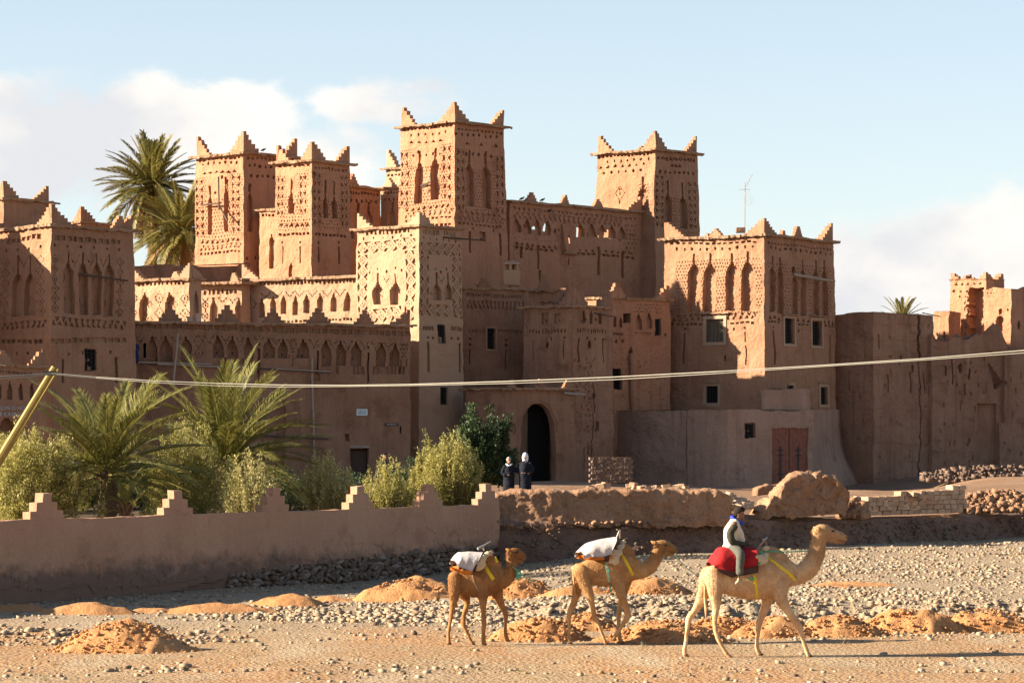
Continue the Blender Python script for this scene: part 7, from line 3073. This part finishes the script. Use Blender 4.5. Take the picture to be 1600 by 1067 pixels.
T = Tracer(1100, 780, 7.621, 54.0)
rider = empty('person', T.p(350, 600), 'rider in cream vest, blue scarf and grey trousers sitting on the red blanket', 'person')
mb = MB()
blob_tube(mb, [T.node(412, 215, 28, 0, 1), T.node(418, 190, 40, 0, .85), T.node(422, 160, 52, 0, .82), T.node(424, 140, 50, 0, .82)], 16)    # head
blob_tube(mb, [T.node(445, 205, 30, 0, .8), T.node(455, 222, 22, 0, .8)], 10)                                                           # jaw and chin
blob_tube(mb, [T.node(470, 170, 12, 0, .8), T.node(484, 192, 11, 0, .7)], 8)                                                            # nose
blob_tube(mb, [T.node(405, 220, 30, 0, 1), T.node(385, 265, 36, 0, 1.1)], 12)
blob_tube(mb, [T.node(370, 280, 60, 0, 1.6), T.node(345, 360, 78, 0, 1.45), T.node(325, 460, 76, 0, 1.4), T.node(322, 550, 80, 0, 1.5)], 16)
for sd in (-1, 1):
    blob_tube(mb, [T.node(350, 290, 38, sd * .19), T.node(300, 390, 32, sd * .24), T.node(322, 500, 29, sd * .26), T.node(420, 525, 24, sd * .20), T.node(500, 530, 18, sd * .12), T.node(535, 522, 18, sd * .09, .7)], 10)
    blob_tube(mb, [T.node(330, 580, 62, sd * .14), T.node(385, 610, 56, sd * .30), T.node(405, 650, 50, sd * .40), T.node(402, 740, 40, sd * .43), T.node(398, 840, 28, sd * .43), T.node(392, 920, 20, sd * .42)], 12)
body = fuse('body', mb, M['skin_dark'], rider, .013, 2)
mb = MB()
for sd in (-1, 1):
    fingers(mb, T.p(552, 518, sd * .09), (1, 0, .1), (0, 0, 1), 1.0, .8)
tag(mb.build('fingers', M['skin_dark'], rider, True), kind='stuff')
mb = MB()
blob_tube(mb, [T.node(365, 285, 66, 0, 1.8), T.node(335, 360, 88, 0, 1.6), T.node(318, 450, 88, 0, 1.55), T.node(318, 530, 88, 0, 1.65), T.node(300, 585, 84, 0, 1.75)], 20)
blob_tube(mb, [T.node(380, 330, 60, 0, 1.7), T.node(415, 420, 62, 0, 1.2), T.node(430, 480, 58, 0, 1.2)], 16)
fuse('cream_vest', mb, M['vest'], rider, .018, 2, .01)
mb = MB()
blob_tube(mb, [T.node(345, 330, 46, -.24), T.node(300, 395, 46, -.27), T.node(322, 495, 42, -.28), T.node(420, 525, 34, -.22), T.node(505, 532, 26, -.13)], 14)
fuse('sleeve', mb, M['sleeve'], rider, .014, 2, .008)
mb = MB()
blob_tube(mb, [T.node(345, 330, 46, .24), T.node(300, 395, 46, .27), T.node(322, 495, 42, .28), T.node(420, 525, 34, .22), T.node(505, 532, 26, .13)], 14)
fuse('sleeve', mb, M['sleeve'], rider, .014, 2, .008)
for sd in (-1, 1):
    mb = MB()
    blob_tube(mb, [T.node(335, 580, 66, sd * .16), T.node(385, 608, 62, sd * .34), T.node(408, 655, 56, sd * .45), T.node(406, 745, 50, sd * .48), T.node(402, 850, 46, sd * .48)], 16)
    fuse('trouser_leg', mb, M['jeans'], rider, .016, 2, .008)
    mb = MB()
    blob_tube(mb, [T.node(392, 935, 20, sd * .45), T.node(388, 962, 24, sd * .46, .8), T.node(362, 982, 18, sd * .46, .9)], 12)
    fuse('shoe', mb, M['shoe'], rider, .012, 1)
mb = MB()
for a in np.linspace(0, 1, 3):
    pass
blob_tube(mb, [T.node(335, 210, 26, 0, 2.0), T.node(372, 248, 30, 0, 2.6), T.node(415, 275, 30, 0, 2.4), T.node(452, 285, 22, 0, 1.6)], 14)
fuse('blue_scarf', mb, M['scarf_blue'], rider, .014, 1, .01)
mb = MB()
blob_tube(mb, [T.node(392, 175, 42, 0, .92), T.node(405, 145, 54, 0, .88), T.node(438, 125, 48, 0, .88), T.node(455, 122, 36, 0, .9)], 14)
fuse('hair', mb, M['hair'], rider, .014, 1, .008)
for sd in (-1, 1):
    e_ = T.p(402, 190, sd * .075)
    MB().tube([e_, e_ + Vector((0, sd * .012, .01)), e_ + Vector((0, sd * .02, .03))], [.008, .016, .008], 6).build('ear', M['skin_dark'], rider, True)
    e_ = T.p(468, 168, sd * .035)
    MB().tube([e_ + Vector((-.004, 0, 0)), e_ + Vector((.006, 0, 0))], [.010, .004], 6).build('eye', M['eye'], rider, True)


def standing(label, cx, ytop, ybot, Y, facing, cloth, head_cloth=None, hood=False, arm=None, cat='person', collar=None, skin='skin_tan', cap=None):
    """robed standing figure; facing in degrees, 0 = towards the camera"""
    s_ = F / Y
    H = (ybot - ytop) / s_
    ft = at(cx, ybot, Y)
    root = empty('person', ft, label, cat)
    f_ = R(facing)
    fw = Vector((math.sin(f_), -math.cos(f_), 0))
    rt = Vector((math.cos(f_), math.sin(f_), 0))
    k = H / 1.7

    def nd(a, z, r_, b_=0.0, q=1.0):
        v = ft + rt * a * k + fw * b_ * k + Vector((0, 0, z * k))
        return (v.x, v.y, v.z, r_ * k, q)
    mb = MB()
    blob_tube(mb, [nd(0, 1.47, .055), nd(0, 1.55, .082), nd(0, 1.61, .094)], 14)
    blob_tube(mb, [nd(0, 1.52, .05, .05), nd(0, 1.50, .035, .07)], 8)
    blob_tube(mb, [nd(0, 1.575, .018, .09), nd(0, 1.545, .022, .105)], 8)
    blob_tube(mb, [nd(0, 1.36, .06), nd(0, 1.48, .052)], 10)
    blob_tube(mb, [nd(0, .9, .15), nd(0, 1.1, .14), nd(0, 1.3, .15)], 14)
    for sd in (-1, 1):
        blob_tube(mb, [nd(sd * .10, .95, .09), nd(sd * .10, .5, .065), nd(sd * .10, .08, .045), nd(sd * .10, .04, .04, .1)], 10)
        if arm and sd == arm[0]:
            pts_ = [nd(sd * .17, 1.34, .06), nd(sd * .32, 1.18, .05, .05), nd(sd * .46, 1.14, .035, .12), nd(sd * .52, 1.15, .03, .16)]
        else:
            pts_ = [nd(sd * .17, 1.34, .06), nd(sd * .24, 1.10, .05), nd(sd * .18, .95, .04, .12), nd(sd * .08, .98, .03, .17)]
        blob_tube(mb, pts_, 8)
    body = fuse('body', mb, M[skin], root, .016, 2)
    mb = MB()
    blob_tube(mb, [nd(0, 1.40, .10), nd(0, 1.31, .19), nd(0, 1.15, .22), nd(0, .9, .23), nd(0, .5, .24), nd(0, .16, .25)], 18)
    for sd in (-1, 1):
        if arm and sd == arm[0]:
            blob_tube(mb, [nd(sd * .17, 1.32, .10), nd(sd * .33, 1.16, .11, .05), nd(sd * .44, 1.13, .06, .10)], 10)
        else:
            blob_tube(mb, [nd(sd * .18, 1.32, .09), nd(sd * .27, 1.10, .085), nd(sd * .2, .97, .07, .11)], 10)
    fuse('robe', mb, cloth, root, .022, 3, .012)
    if hood:
        mb = MB()
        blob_tube(mb, [nd(0, 1.42, .10, -.01), nd(0, 1.52, .115, -.035), nd(0, 1.62, .12, -.025), nd(0, 1.66, .10, -.01)], 16)
        fuse('headscarf', mb, head_cloth, root, .018, 2, .006)
    if cap:
        mb = MB()
        blob_tube(mb, [nd(0, 1.62, .10, -.03), nd(0, 1.66, .085, -.01)], 12)
        fuse('cap', mb, cap, root, .016, 1)
    if collar:
        mb = MB()
        a = [nd(-.12, 1.44, .03, .03), nd(-.02, 1.37, .028, .13), nd(.12, 1.44, .03, .03)]
        blob_tube(mb, a, 8)
        mb.build('collar', collar, root, True)
    for sd in (-1, 1):
        v = ft + rt * sd * .035 * k + fw * .088 * k + Vector((0, 0, 1.585 * k))
        MB().tube([v, v + fw * .012], [.011, .005], 6).build('eye', M['eye'], root, True)
    mb = MB()
    for sd in (-1, 1):
        if arm and sd == arm[0]:
            q, dd = nd(sd * .54, 1.15, 0, .17), rt * sd + fw * .3
        else:
            q, dd = nd(sd * .05, .985, 0, .19), -rt * sd + fw * .2
        fingers(mb, q[:3], dd, (0, 0, 1), k, .5)
    tag(mb.build('fingers', M[skin], root, True), kind='stuff')
    return root


standing('person in dark robe with white collar and grey cap beside the gateway', 795, 715, 779, 114.5, 18, M['black_cloth'], arm=(1,), collar=M['white_cloth'], cap=M['grey_hair'])
standing('person in long black coat and white headscarf in front of the gateway', 820.5, 709, 779, 114.5, -12, M['black_cloth'], M['white_cloth'], True, cap=None)
standing('person in black standing in the shade by the small doorway', 601, 709, 776, 124, 30, M['black_cloth'], cap=M['hair'], skin='skin_dark')
standing('person in blue jacket perched on the gallery poles beside the left tower', 212, 531, 566, 129.0, 40, M['blue_jacket'], cap=M['hair'], skin='skin_dark')
